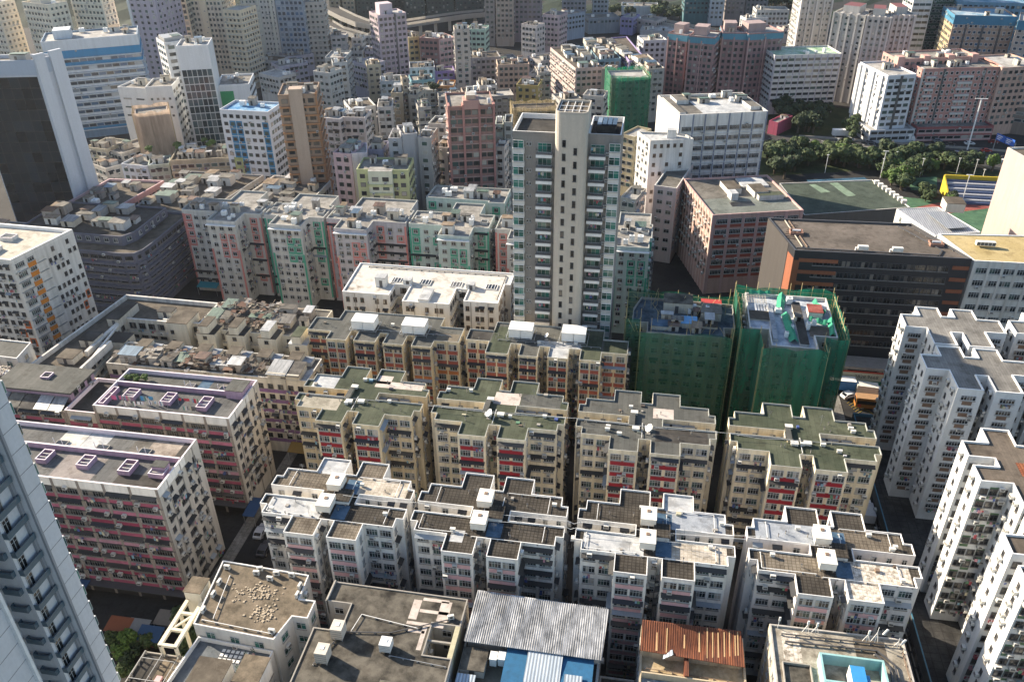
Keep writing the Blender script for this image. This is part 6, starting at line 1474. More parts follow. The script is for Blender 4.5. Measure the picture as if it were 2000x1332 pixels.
mids = [('narrow pale green tower beside the pink gabled tower', (967, 243), (983, 243), 36, 9, (.46, .5, .46)), ('narrow grey tower with a tall slot window', (985, 239), (1000, 239), 37, 9, (.44, .46, .45)), ('white roofed walk-up at the foot of the pink gabled tower', (849, 287), (874, 289), 31, 9, (.5, .46, .43)),
      ('white roofed walk-up right of the pink gabled tower', (967, 286), (985, 287), 31, 9, (.53, .49, .46)), ('grey walk-up behind the white roofed one', (836, 241), (872, 243), 34, 9, (.5, .5, .47)), ('white block with pink roof edge below the brown tower', (622, 229), (663, 233), 32, 11, (.58, .56, .56)),
      ('white block with a round roof tank', (670, 229), (712, 230), 32, 10, (.58, .55, .54)), ('block with a broad white roof behind the round tank', (684, 212), (734, 206), 30, 12, (.56, .56, .55)), ('grey strip windowed block with a white roof', (736, 209), (766, 208), 32, 11, (.5, .49, .47)),
      ('sooty brown tenement tower with a lattice shaft', (763, 182), (786, 182), 33, 10, (.32, .28, .21)), ('sooty grey tenement right of the lattice shaft', (797, 185), (816, 186), 32, 10, (.34, .32, .28)), ('pale tenement with rooftop sheds beside the sooty pair', (816, 210), (842, 208), 30, 10, (.44, .42, .38)),
      ('tall thin beige tower standing alone', (887, 58), (917, 57), 39, 9, (.45, .4, .36)), ('mustard yellow old block', (1008, 166), (1051, 168), 23, 11, (.36, .29, .12)), ('grey old block behind the mustard one', (1051, 142), (1076, 141), 24, 12, (.4, .37, .34)), ('lilac grey block left of the old grey one', (1033, 144), (1058, 146), 22, 10, (.46, .43, .43)),
      ('long low peach building with a white front', (972, 127), (1034, 125), 19, 11, (.56, .42, .33)), ('cream block with grey windows behind the pale tower', (1138, 186), (1179, 189), 27, 9, (.48, .46, .42)), ('teal roofed low house', (803, 158), (848, 155), 20, 11, (.16, .32, .38)), ('white house with dark dome-like roof', (800, 133), (849, 131), 21, 12, (.56, .58, .6)),
      ('orange painted corner house', (852, 168), (886, 168), 19, 10, (.5, .25, .1)), ('purple fronted low house', (850, 140), (888, 138), 19, 9, (.28, .2, .42)), ('small white house with water tank under the thin tower', (936, 168), (971, 166), 19, 9, (.56, .56, .55)), ('sooty old tenement with aerials', (935, 190), (1004, 186), 18, 11, (.28, .27, .26)),
      ('plain grey tenement behind the pale tower', (1092, 196), (1136, 192), 23, 10, (.4, .39, .37)), ('dark tenement with strip windows below the mint block', (919, 114), (978, 111), 18, 13, (.3, .29, .3)), ('grey green old tenement under the teal roofed house', (800, 178), (852, 176), 19, 9, (.36, .37, .34)), ('pale old tenement beside the orange corner house', (856, 190), (900, 188), 18, 9, (.46, .44, .4)),
      ('brown old tenement behind the pink gabled tower', (905, 182), (938, 180), 20, 9, (.36, .3, .26)), ('low white building below the street bend', (742, 160), (790, 158), 15, 11, (.5, .52, .55))]
for i, (lab, a, b_, z, d, c) in enumerate(mids): row(lab, a, b_, z, d, c, (TN(), RS(), TN(ww=2.0, wc=3))[i % 3], (R_MIX, R_BROWN, R_LT)[i % 3], None, 5, huts=.75)
B = Building('shaft_tower', 'narrow lattice stair shaft rising over the sooty tenements', P(790, 152, 38)[:2], 'tower', None, 390, True)
p = quad((785, 152), (796, 151), 38, 3.5); mass(B, p, 0, 38, paint((.36, .31, .24), .6), R_BROWN, None, .3, .2, Style(fh=2.6, g=4, sp=2, ww=1.2, gl=GLD, ac=0)); B.finish()
p = quad((1004, 210), (1091, 207), 22, 8); B = Building('netted_building', 'low block behind open tan bamboo scaffolding', p[0], 'building', None, 391, True)
mass(B, p, 0, 21, paint((.35, .3, .24)), R_BROWN, None, .5, .3, RS()); scaffold(B, p, 0, 22, netting('straw_net', (.42, .34, .2), .55), seed=12, poles=2.5, off=1.0); B.finish()
row('lilac pink tower with a dark recess and pink penthouse', (737, 31), (793, 25), 38.5, 13, (.48, .4, .44), RS(sp=2.3), R_LT, None, 2, 'tower', 'residential_tower', extra=both(pent(.18, .62, .3, .8, 4.5, paint((.56, .47, .5), .2)), pilasters((.6,), .9, .15, FR_D, 0)))
for lab, a, b_, z, d, c in (('yellow block beside the lilac pink tower', (797, 74), (818, 72), 22, 11, (.6, .48, .24)), ('cream and brown block right of the yellow one', (819, 74), (856, 76), 22.5, 13, (.38, .22, .2)), ('pink block left of the thin beige tower', (857, 78), (890, 73), 22, 13, (.52, .35, .33)), ('mint green block right of the thin beige tower', (911, 57), (948, 58), 22, 11, (.42, .56, .46))):
    row(lab, a, b_, z, d, c, RS(sp=2.6, ww=1.8, fh=3), R_LT, None, 3)
# --- far centre, in the shade of the hill
gK = 'dark slab towers behind the viaduct'
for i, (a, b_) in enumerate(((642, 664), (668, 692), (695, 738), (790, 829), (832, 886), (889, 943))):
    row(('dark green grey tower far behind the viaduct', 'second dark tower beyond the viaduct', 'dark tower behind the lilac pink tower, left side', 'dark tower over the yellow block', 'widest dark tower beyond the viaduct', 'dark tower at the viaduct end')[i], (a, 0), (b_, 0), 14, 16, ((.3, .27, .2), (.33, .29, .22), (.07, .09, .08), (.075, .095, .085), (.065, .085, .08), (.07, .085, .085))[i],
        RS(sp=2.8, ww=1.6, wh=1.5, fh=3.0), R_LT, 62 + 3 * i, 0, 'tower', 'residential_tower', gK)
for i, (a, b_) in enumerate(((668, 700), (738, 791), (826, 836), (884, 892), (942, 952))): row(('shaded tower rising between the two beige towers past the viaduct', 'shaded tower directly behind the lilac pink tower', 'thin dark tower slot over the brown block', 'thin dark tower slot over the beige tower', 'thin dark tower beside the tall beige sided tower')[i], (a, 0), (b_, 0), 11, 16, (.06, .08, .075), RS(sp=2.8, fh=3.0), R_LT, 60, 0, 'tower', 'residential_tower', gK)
for lab, a, b_, z, d, c in (('low grey sheds below the beige sided tower', (948, 122), (1014, 117), 9, 14, (.34, .33, .33)), ('low pale block at the foot of the pediment tower', (1056, 120), (1100, 113), 9, 14, (.4, .38, .38)), ('low bluish block at the foot of the blue grey tower', (1104, 106), (1152, 99), 9, 14, (.32, .35, .4)), ('low brown roofed block beside the twin shaft tower', (960, 138), (1010, 134), 11, 10, (.36, .32, .28))): row(lab, a, b_, z, d, c, TN(), R_MIX, None, 5, huts=.7)
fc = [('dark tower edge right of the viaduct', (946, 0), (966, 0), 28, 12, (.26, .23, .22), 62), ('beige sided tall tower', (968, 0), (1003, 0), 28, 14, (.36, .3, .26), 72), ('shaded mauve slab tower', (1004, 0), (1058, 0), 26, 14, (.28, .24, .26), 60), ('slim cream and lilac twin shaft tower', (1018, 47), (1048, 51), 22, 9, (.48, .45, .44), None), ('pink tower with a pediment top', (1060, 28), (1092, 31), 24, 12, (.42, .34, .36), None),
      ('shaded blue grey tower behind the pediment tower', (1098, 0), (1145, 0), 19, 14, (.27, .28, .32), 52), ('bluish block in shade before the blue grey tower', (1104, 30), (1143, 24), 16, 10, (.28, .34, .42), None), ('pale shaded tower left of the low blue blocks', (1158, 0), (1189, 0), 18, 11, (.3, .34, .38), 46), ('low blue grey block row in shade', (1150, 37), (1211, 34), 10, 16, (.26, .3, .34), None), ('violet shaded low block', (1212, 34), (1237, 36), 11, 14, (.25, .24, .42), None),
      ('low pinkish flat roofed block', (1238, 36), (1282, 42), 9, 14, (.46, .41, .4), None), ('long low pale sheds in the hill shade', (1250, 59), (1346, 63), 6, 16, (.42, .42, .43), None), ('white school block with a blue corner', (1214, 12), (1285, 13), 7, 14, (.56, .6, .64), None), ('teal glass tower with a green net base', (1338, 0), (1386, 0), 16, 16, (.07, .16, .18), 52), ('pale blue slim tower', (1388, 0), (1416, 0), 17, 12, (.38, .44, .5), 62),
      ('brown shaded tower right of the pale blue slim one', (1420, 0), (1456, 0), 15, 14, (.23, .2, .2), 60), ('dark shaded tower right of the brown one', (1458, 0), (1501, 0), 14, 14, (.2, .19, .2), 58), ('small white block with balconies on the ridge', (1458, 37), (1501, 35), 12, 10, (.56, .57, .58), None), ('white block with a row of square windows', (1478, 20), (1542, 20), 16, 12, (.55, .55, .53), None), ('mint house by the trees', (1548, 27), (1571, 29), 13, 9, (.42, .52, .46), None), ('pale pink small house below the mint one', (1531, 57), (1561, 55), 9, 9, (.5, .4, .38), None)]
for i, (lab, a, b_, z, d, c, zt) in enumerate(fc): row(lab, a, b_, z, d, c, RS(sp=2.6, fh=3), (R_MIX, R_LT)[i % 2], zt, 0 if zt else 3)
# --- deep tenement rows running away from the viewer
def deep(label, A, Bp, D, z, col, n, seed, front=None):
    a, b_, d = P(*A, z), P(*Bp, z), P(*D, z); c = b_ + (d - a); poly = [tuple(q[:2]) for q in (a, b_, c, d)]
    B = Building('tenement_row', label, poly[0], 'building', 'deep tenement rows', seed, True, 0)
    mass(B, poly, 0, z, paint(col, .6), R_BROWN, None, .6, .3, [TN(), TN(), None, TN(ledge=paint(col), ld=.4, lh=.5)]); clutter(B, sub(poly, .04, .96, .02, .98), z - .6, n, seed, .9, 1.3)
    if front: front(B, poly, z)
    B.finish()
deep('long pink and white tenement row running into the distance', (1124, 134), (1178, 131), (1075, 93), 24, (.56, .45, .42), 46, 401, lambda B, p, z: (lambda b: (b.box(0, 0, 0, 0, 0, 0, PIP), None))(MB()))
deep('tenement row with a teal flank, second of the long rows', (1169, 117), (1213, 114), (1140, 80), 24, (.24, .36, .42), 34, 402); deep('tenement row with a purple flank, third of the long rows', (1229, 119), (1262, 116), (1194, 74), 24, (.3, .25, .45), 26, 403); deep('grey tenement row, last of the long rows beside the blue capped towers', (1264, 136), (1298, 133), (1232, 108), 25, (.42, .39, .36), 20, 404)
row('cream and brown end house with a tall chimney block', (1176, 134), (1196, 136), 26, 8, (.42, .35, .28), TN(), R_BROWN, None, 2); row('white house with roof shed left of the blue capped towers', (1257, 80), (1303, 78), 24, 12, (.58, .6, .62), RS(), R_LT, None, 3)
p = quad((1196, 149), (1268, 147), 31, 13); B = Building('netted_building', 'tall block wrapped in bright green net among the old tenements', p[0], 'building', None, 405, True, 0)
A2 = Vector(p[0]); mass(B, p, 0, 30, SW, R_LT, None, .6, .3, stS); scaffold(B, [tuple(Vector(p[0]) + Vector((1.5, -.4))), tuple(Vector(p[1]) + Vector((-1.5, -.4))), p[1], p[2], p[3], p[0]], 0, 31, netting('emerald_net', (.01, .2, .11), .7), seed=6, poles=1.5, off=.8); B.finish()
# --- blue capped towers
CAP = paint((.1, .27, .36), .3); MAUVE = (.31, .2, .2)
for lab, a, b_, z, d in (('mauve tower with a pale blue cap, first of the capped group', (1305, 64), (1343, 69), 35, 13), ('mauve tower with a pink penthouse over its blue cap', (1346, 70), (1397, 74), 36, 15), ('mauve tower with a blue cap between two dark slots', (1411, 64), (1460, 65), 36, 15), ('mauve tower with a blue cap beside the green roofed slab', (1462, 66), (1531, 62), 36, 15)):
    row(lab, a, b_, z, d, MAUVE, RS(sp=2.3, ww=1.4, wh=1.5, fh=2.8), R_LT, None, 2, 'tower', 'residential_tower', 'mauve towers with blue caps', side=RS(sp=2.3), extra=both(topband(CAP, 2.6, .6), pent(.1, .6, .3, .8, 3.4, paint((.38, .29, .28), .3)), pilasters((.03, .5), .6, .4, paint((.46, .3, .28), .3), -2)))
p = row('white slab block with a green roof above dark trees', (1514, 109), (1645, 105), 28, 17, (.6, .59, .57), SP(fh=2.7, sp=3.2, ww=2.7, pil=paint((.42, .4, .45), .2), pw=.5, ledge=paint((.6, .59, .57)), ld=.3, lh=.4), deck('pale_green_roof', (.2, .34, .2), (.55, .62, .52), .2), None, 5, dirt=.35)
TGC = (.46, .44, .42)
for lab, a, b_, z, zt in (('pale grey ribbed tower above the green roofed slab', (1566, 0), (1628, 0), 43, 49), ('pale grey ribbed tower with a maroon roof', (1629, 24), (1692, 31), 42, None), ('pale grey ribbed tower in shade', (1694, 32), (1742, 35), 42, None), ('pale grey ribbed tower with a second maroon roof', (1745, 30), (1789, 30), 42, None)):
    row(lab, a, b_, z, 17, TGC, RS(sp=2.2, ww=1.3, wh=1.3, fh=2.7, frame=FR_AL), R_LT, zt, 0, 'tower', 'residential_tower', 'pale grey ribbed towers', extra=both(pilasters((.02, .26, .5, .74, .98), .8, .6, paint((.52, .5, .48), .3), 0), pent(.2, .7, .2, .8, 3, paint((.5, .48, .46)), plain('maroon_roof', (.16, .05, .05), .7))))
row('white tower with horizontal bands at the upper right', (1785, 0), (1823, 0), 40, 15, (.6, .61, .62), SP(fh=3), R_LT, 58, 0, 'tower', 'residential_tower'); row('dark green netted looking tower', (1822, 0), (1865, 0), 38, 15, (.05, .1, .07), RS(sp=2, frame=FR_W), R_LT, 54, 0, 'tower', 'residential_tower')
BCAP = paint((.06, .2, .32), .3)
row('tan towers joined under a bright blue crown', (1866, 30), (1987, 33), 37, 24, (.4, .3, .24), RS(sp=2.4, ww=1.5, gl=GLB, fh=2.9, frame=FR_W), deck('blue_crown_roof', (.08, .22, .34), (.4, .46, .5), .1), None, 5, 'tower', 'residential_tower', extra=both(topband(BCAP, 4.5), pilasters((.22, .5, .78), 1.0, .3, FR_D, -5)), side=RS(sp=2.4, pat=lambda f, i, n: paint((.46, .38, .22), .2)))  # yellow flank panels: low sunlight put into their colour
row('tan tower with a blue crown at the frame edge', (1990, 40), (2040, 44), 37, 22, (.42, .36, .32), RS(gl=GLB, frame=FR_W), R_LT, None, 0, 'tower', 'residential_tower', extra=topband(BCAP, 4.5)); row('long blue roof behind the tan towers', (1870, 4), (2030, 8), 38, 14, (.2, .34, .45), RS(), deck('blue_crown_roof', (.1, .3, .48), (.5, .58, .62), .1), None, 0)
WRC = paint((.66, .66, .66), .15)
row('white apartment block with a ribbed sunlit flank above the expressway', (1735, 148), (1791, 145), 29, 24, (.62, .64, .68), RS(sp=3.2, ww=2.2, wh=1.4, fh=2.7, ac=.3, top=1.4), R_LT, None, 3, dirt=.2, side=RS(sp=3, ww=.8), extra=both(pilasters((.5,), 1.3, .05, FR_D, -.5), lambda B, p, z: [ (lambda b, q: (b.prism([tuple(v) for v in q], 6, z - .8, WRC, WRC), part('rib', b, B.root)))(MB(), sub(p, -.05, .0, t, t + .1)) for t in (.12, .42, .72, .9)]))
p0 = quad((1700, 255), (1788, 252), 6, 22); B = Building('podium', 'pale podium under the ribbed white apartment block', p0[0], 'podium', None, 411, True, 0); mass(B, p0, 0, 6, paint((.5, .52, .55), .3), R_LT, None, .6, .3, SP(g=.4, fh=2.6, top=.4)); B.finish()
PRC = (.46, .25, .22)
row('salmon slab with white balcony stacks facing the expressway', (1802, 135), (1963, 131), 30, 17, PRC, RS(sp=2.3, ww=1.3, wh=1.3, fh=2.7, frame=FR_W), R_MIX, None, 8, 'apartment block', extra=both(pilasters((.28, .77), 1.2, .03, FR_D, -.3), pilasters((.02, .98), .8, .3, paint((.6, .56, .53), .2), 0), lambda B, p, z: [B.walls.box(0, 2.1, -.9, 0, zz, zz + .9, paint((.56, .54, .52), .3), bottom=True, T=(lambda o: (lambda q: (o[0] + (Vector(p[1]) - Vector(p[0])).normalized().x * q[0] + (Vector(p[1]) - Vector(p[0])).normalized().y * -q[1] * -1 * -1, o[1] + (Vector(p[1]) - Vector(p[0])).normalized().y * q[0] + (Vector(p[1]) - Vector(p[0])).normalized().x * q[1], q[2])))(Vector(p[0]) * (1 - u) + Vector(p[1]) * u)) for u in (.06, .12, .46, .52, .58) for zz in [7 + 2.7 * k for k in range(8)]]), dirt=.35)
row('salmon slab standing behind the balcony stack slab', (1755, 116), (1912, 110), 32, 14, (.5, .3, .26), RS(sp=2.6), R_MIX, None, 9, 'apartment block', dirt=.35, extra=pilasters((.03, .35, .65, .95), 3, .6, paint((.52, .32, .28), .3), 1))
row('salmon block at the frame edge beside the balcony slab', (1958, 133), (2040, 128), 30, 22, (.5, .34, .28), RS(), R_LT, None, 3, 'apartment block'); p0 = quad((1793, 249), (1942, 246), 6.5, 22); B = Building('podium', 'maroon shop podium under the salmon slab', p0[0], 'podium', None, 412, True, 0); mass(B, p0, 0, 6.5, paint((.3, .1, .1), .4), R_MIX, None, .8, .3, SP(g=.4, fh=3, top=.5, band=PIP)); B.finish()
row('low brown depot at the frame edge below the salmon block', (1968, 208), (2040, 216), 12, 16, (.25, .2, .17), SP(), R_MIX, None, 3); row('low pink walled house beside the big white warehouse', (1502, 236), (1520, 240), 6, 14, (.45, .1, .16), None, R_MIX, None, 1); row('crumbling cream tenement behind the pale tower, with a bare roof terrace', (1213, 262), (1240, 268), 24, 12, (.46, .4, .27), TN(), R_LT, None, 0)
row('low cream walk-up with white roof right of the pale tower', (1212, 385), (1242, 390), 25, 10, (.42, .4, .36), TN(), R_LT, None, 2, big=.6)
# ------------------------------------------------------------------ park, sports ground, roads
def sheet(name, pts, z, mat, thing_kind='structure'):
    b = MB(); b.face([(p[0], p[1], z) for p in pts], mat); return structure(name, b)
PX = lambda *q: [tuple(P(x, y, 0)[:2]) for x, y in q]
ROADM = deck('road_asphalt', (.045, .045, .047), (.075, .073, .07), .08); PAVEM = deck('pavement_slabs', (.16, .155, .145), (.25, .24, .225), .2, (.9, .9, .05), (.6, .6, .6)); GRASSM = deck('park_grass', (.02, .035, .012), (.05, .06, .025), .15)
sheet('pavement', [(46.8, 60), (51, 60), (51, 190), (46.8, 190)], .12, PAVEM); sheet('pavement', [(-78, 92), (-75.5, 92), (-75.5, 150), (-78, 150)], .12, PAVEM); sheet('pavement', [(-64.5, 90), (-62.6, 90), (-62.6, 146), (-64.5, 146)], .12, PAVEM)
sheet('park_lawn', PX((1480, 345), (1760, 330), (2010, 400), (2010, 318), (1480, 280)), .02, GRASSM)
sheet('park_lawn', PX((1500, 262), (1700, 275), (1690, 215), (1500, 200)), .024, GRASSM)
sheet('expressway', PX((1440, 284), (1560, 290), (2040, 345), (2040, 300), (1700, 268), (1440, 262)), .03, ROADM)
LINE = plain('road_paint', (.62, .61, .57), .7); YLINE = plain('yellow_road_paint', (.32, .23, .04), .8)
b = MB(); q0, q1, w0, w1 = P(1560, 283, 0), P(2030, 330, 0), P(1560, 270, 0), P(2030, 306, 0)
for t in (.3, .55, .8):
    a = q0.lerp(w0, t); c = q1.lerp(w1, t)
    for k in range(40):
        u = k / 40; p1, p2 = a.lerp(c, u), a.lerp(c, u + .011); b.face([(p1.x, p1.y - .2, .036), (p2.x, p2.y - .2, .036), (p2.x, p2.y + .2, .036), (p1.x, p1.y + .2, .036)], LINE)
structure('road_marking', b)
def wallrun(name, label, a, c, h, th, mat, cat='barrier', group=None, posts=None):
    t = thing(name, label, cat, (a.x, a.y, 0), group=group); b = MB(); d = (c - a); L = math.hypot(d.x, d.y); ang = math.atan2(d.y, d.x)
    b.box(0, L, -th / 2, th / 2, 0, h, mat); o = link('rail' if posts else 'panel', b.mesh(name + '_body'), t); t.rotation_euler = (0, 0, ang); return t
wallrun('crash_barrier', 'pale concrete barrier along the near side of the expressway', P(1560, 291, 0), P(2030, 340, 0), .9, .4, CONC, group='expressway barriers'); wallrun('crash_barrier', 'pale concrete barrier along the far side of the expressway', P(1560, 268, 0), P(2030, 302, 0), .9, .4, CONC, group='expressway barriers'); wallrun('crash_barrier', 'low concrete divider in the middle of the expressway', P(1560, 279, 0), P(2030, 320, 0), .8, .5, CONC, group='expressway barriers')
COURT = deck('court_green', (.045, .06, .047), (.075, .095, .075), .2); COURTL = deck('court_pale', (.14, .2, .14), (.2, .27, .2), .3); COURTR = deck('court_red', (.22, .06, .05), (.3, .1, .08), .3); COURTG = deck('pitch_green', (.05, .11, .065), (.08, .16, .09), .3); COURTB = deck('court_blue', (.02, .06, .1), (.05, .12, .18), .2)
sheet('sports_court', PX((1745, 470), (1970, 470), (1990, 405), (1760, 385)), .04, COURTG); sheet('sports_court', PX((1700, 425), (1790, 425), (1990, 400), (1870, 388)), .05, COURTR); sheet('sports_court', PX((1780, 372), (1830, 372), (1830, 345), (1770, 350)), .05, COURTG)
# sports hall with a court roof
B = Building('sports_hall', 'low sports hall whose flat roof is a dark green ball court with a pale strip', P(1650, 385, 8)[:2], 'sports hall', None, 500)
z = 9.0; pl = [tuple(P(x, y, z)[:2]) for x, y in ((1571, 420), (1778, 405), (1704, 351), (1522, 358))]
mass(B, pl, 0, z, paint((.12, .13, .13), .3), COURT, OFFW, .25, .3, None)
def roofpoly(px, zz, mat, name='roof_patch'):
    b = MB(); b.face([(*P(x, y, zz)[:2], zz) for x, y in px], mat); part(name, b, B.root)
roofpoly([(1655, 384), (1672, 382), (1636, 357), (1620, 358)], z - .24, COURTL); roofpoly([(1604, 377), (1622, 375), (1592, 360), (1580, 361)], z - .24, COURTL); roofpoly([(1580, 357), (1700, 354), (1688, 346.5), (1575, 352)], z - .23, COURTB)
b = MB()
for k in range(8):
    p = P(1712 + k * 7.6, 358 + k * 5.4, z); b.box(p.x - .8, p.x + .8, p.y - .8, p.y + .8, z - .25, z + 1, ACM)
part('roof_cooler', b, B.root, kind='stuff'); B.finish()
# yellow grandstand
B = Building('grandstand', 'yellow walled grandstand with blue and white bench rows', P(1890, 385, 0)[:2], 'grandstand', None, 501)
a = P(1855, 398, 0); e = Vector((1, .0)); YW = plain('yellow_wall', (.5, .37, .02), .7); bb = MB()
for k in range(9):
    y0 = a.y + k * 1.35; bb.box(a.x, a.x + 44, y0, y0 + 1.35, 0, .8 + k * .55, (plain('blue_bench', (.05, .075, .15), .6), plain('white_bench', (.4, .4, .42), .6))[k % 2])
part('bench_rows', bb, B.root)
bb = MB(); bb.face([(a.x - .05, a.y, 0), (a.x - .05, a.y + 12.6, 0), (a.x - .05, a.y + 12.6, 6.6), (a.x - .05, a.y, 1.4)][::-1], YW); bb.box(a.x - .06, a.x + 44, a.y + 12.2, a.y + 12.8, 0, 6.7, YW)
bb.face([(a.x - .5, a.y, 0), (a.x - .5, a.y, 1.4), (a.x - .5, a.y + 12.6, 6.6), (a.x - .5, a.y + 12.6, 0)], YW); bb.face([(a.x - .5, a.y, 1.4), (a.x - .05, a.y, 1.4), (a.x - .05, a.y + 12.6, 6.6), (a.x - .5, a.y + 12.6, 6.6)], YW); bb.face([(a.x - .5, a.y, 0), (a.x - .05, a.y, 0), (a.x - .05, a.y, 1.4), (a.x - .5, a.y, 1.4)], YW); part('yellow_wall', bb, B.root); B.finish()

# ------------------------------------------------------------------ trees
LEAF = [varied('leaf_dark', [(.012, .028, .008), (.02, .042, .012), (.03, .055, .016), (.016, .035, .012), (.04, .06, .018)]), varied('leaf_mid', [(.025, .05, .012), (.04, .075, .018), (.055, .085, .02), (.03, .055, .015), (.075, .1, .03)]), varied('leaf_bright', [(.06, .12, .015), (.09, .16, .02), (.05, .1, .02), (.11, .17, .03), (.07, .13, .02)])]
BARK = plain('bark', (.09, .07, .05), .9)
def crown_mesh(seed, leaf, n=1500, flat=.8):
    r = random.Random(seed); b = MB(); i = b.slot(leaf)
    lobes = [(r.uniform(-.55, .55), r.uniform(-.55, .55), r.uniform(-.25, .5), r.uniform(.28, .5)) for _ in range(9)] + [(0, 0, .1, .6)]
    for k in range(n):
        L = r.choice(lobes); d = Vector((r.gauss(0, 1), r.gauss(0, 1), r.gauss(0, 1) + .25)).normalized(); rad = L[3] * (1 - .35 * r.random() ** 2)
        c = Vector((L[0], L[1], L[2] * flat)) + Vector((d.x, d.y, d.z * flat)) * rad
        s = r.uniform(.05, .11); nrm = (d + Vector((r.uniform(-.7, .7), r.uniform(-.7, .7), r.uniform(-.2, .8)))).normalized(); u = nrm.cross(Vector((.3, .2, 1))).normalized(); w = nrm.cross(u)
        q = len(b.v); b.v.extend(tuple(c + u * (s * x) + w * (s * y)) for x, y in ((-1, -.6), (.9, -.8), (1.1, .7), (-.8, .9))); b.f.append((q, q + 1, q + 2, q + 3)); b.m.append(i)
    return b.mesh('crown')
def trunk_mesh(seed):
    r = random.Random(seed); b = MB()
    b.bar((0, 0, 0), (.02, 0, .5), .055, BARK, 6); b.bar((.02, 0, .45), (.0, .03, .85), .035, BARK, 5)
    for k in range(5):
        a = k * 1.26 + r.random(); b.bar((0, 0, .42 + .05 * k), (.32 * math.cos(a), .32 * math.sin(a), .72 + .05 * k), .02, BARK, 4)
    return b.mesh('trunk')
CROWNS = {(k, l): crown_mesh(k * 10 + l, LEAF[l]) for k in range(3) for l in range(3)}; TRK = [trunk_mesh(k) for k in range(2)]
TREEN = [0]
def tree(x, y, h, w, leaf, label, group, z=0):
    k = TREEN[0]; TREEN[0] += 1
    t = thing('tree', label, 'tree', (x, y, z), group=group); t.rotation_euler = (0, 0, R.uniform(0, 6.28))
    a = link('trunk', TRK[k % 2], t); a.scale = (h * .9, h * .9, h * .9)
    c = link('crown', CROWNS[(k % 3, leaf)], t, (0, 0, h * .52)); c.scale = (w / 2, w / 2, h * .55)
    return t
gP = 'park trees beside the expressway'
r = random.Random(31)
spots = []
for (x0, x1, y0, y1, n, leaf, hh) in ((1497, 1560, 304, 352, 13, 0, 9), (1560, 1650, 304, 326, 10, 1, 8), (1640, 1720, 308, 334, 9, 1, 8), (1722, 1850, 308, 342, 18, 1, 8), (1850, 1930, 318, 340, 8, 0, 6), (1725, 1790, 344, 374, 8, 1, 7), (1790, 1860, 374, 402, 7, 1, 5)):
    for i in range(n): spots.append((r.uniform(x0, x1), r.uniform(y0, y1), hh * r.uniform(.8, 1.25), leaf))
for i, (x, y, h, l) in enumerate(spots):
    p = P(x, y, 0); tree(p.x, p.y, h, h * r.uniform(.95, 1.3), r.choice((0, 1, 1, 1, 2)) if l else r.choice((0, 0, 1)), 'green park tree in the belt between the sports hall and the expressway', gP)
p = P(1937, 335, 0); tree(p.x, p.y, 9, 6, 2, 'bright yellow green tree at the end of the park belt', None)
gD = 'dark trees across the expressway'
for i in range(14):
    p = P(r.uniform(1512, 1600), r.uniform(222, 262), 0); tree(p.x, p.y, r.uniform(8, 12), r.uniform(8, 12), 0, 'dark tree in the shaded plot under the green roofed slab', gD)
for i in range(4):
    p = P(r.uniform(1655, 1690), r.uniform(245, 278), 0); tree(p.x, p.y, r.uniform(7, 10), r.uniform(7, 9), 1, 'leafy tree beside the pale podium across the expressway', 'trees beside the pale podium')
for i, (x, y) in enumerate(((652, 40), (664, 48), (676, 52), (690, 58), (704, 62), (718, 66), (732, 66), (668, 36), (645, 30), (656, 22), (660, 12))):
    p = P(x, y, 0); tree(p.x, p.y, 8, 12, 1, 'roadside tree beside the curving viaduct', 'trees by the viaduct')
for i in range(16):
    p = P(r.uniform(1190, 1345), r.uniform(14, 40), 0); tree(p.x, p.y, r.uniform(8, 11), r.uniform(9, 13), 0 if r.random() < .5 else 1, 'tree in the school grounds beyond the low sheds', 'trees around the school')
for i in range(18):
    p = P(r.uniform(1500, 1575), r.uniform(-2, 22), 0); tree(p.x, p.y, r.uniform(9, 12), r.uniform(11, 15), 0, 'dark tree on the ridge at the top of the picture', 'trees on the far ridge')
for i, (x, y, h) in enumerate(((-68.5, 79, 9), (-69.5, 82, 8), (-71.5, 89.5, 9), (-70.5, 87, 8), (-70, 77, 9))):
    tree(x - 1.5, y, h, h * .9, 1, 'garden tree below the open concrete frame', 'garden trees by the panelled tower')
p = P(886, 175, 19); tree(P(847, 180, 19).x, P(847, 180, 19).y, 5, 6, 0, 'small dark roof tree near the orange corner house', None, 19)
# plants on the long beige tenement roof
for i, (x, y) in enumerate(((292, 294), (347, 285), (415, 280), (350, 292), (400, 277), (410, 284))):
    q = P(x, y + 4, 18.4); tree(q.x, q.y, 2.8, 3.2, 2, 'potted roof tree on the long beige tenement', 'roof trees on the beige tenement', 18.4)
q = P(183, 730, 24.5); 
for i in range(4): tree(-105.4 + i * 1.1, 131.8 + (i % 2) * .7, 1.6, 1.8, 2, 'leafy pot plant on the pink slab roof', 'pot plants on the pink slab roof', 24.2)
def palm(x, y, h, label, group=None):
    t = thing('palm', label, 'palm tree', (x, y, 0), group=group); b = MB(); b.bar((0, 0, 0), (.15, 0, h), .16, BARK, 6); link('trunk', b.mesh('trunk'), t)
    b = MB(); lf = LEAF[2]
    for k in range(13):
        a = k * .484; d = Vector((math.cos(a), math.sin(a), 0)); s = Vector((-d.y, d.x, 0)); pts = [Vector((.15, 0, h)) + d * (1.9 * u) + Vector((0, 0, 1.0 * u * 1.1 - 1.9 * u * u)) for u in (0, .3, .6, .85, 1.05)]
        for j in range(4):
            for sg in (-1, 1):
                w0, w1 = (.12, .4, .42, .3, .05)[j], (.12, .4, .42, .3, .05)[j + 1]; dz = Vector((0, 0, -.18)); b.face([pts[j], pts[j + 1], pts[j + 1] + s * (sg * w1) + dz, pts[j] + s * (sg * w0) + dz], lf)
    link('crown', b.mesh('crown'), t)
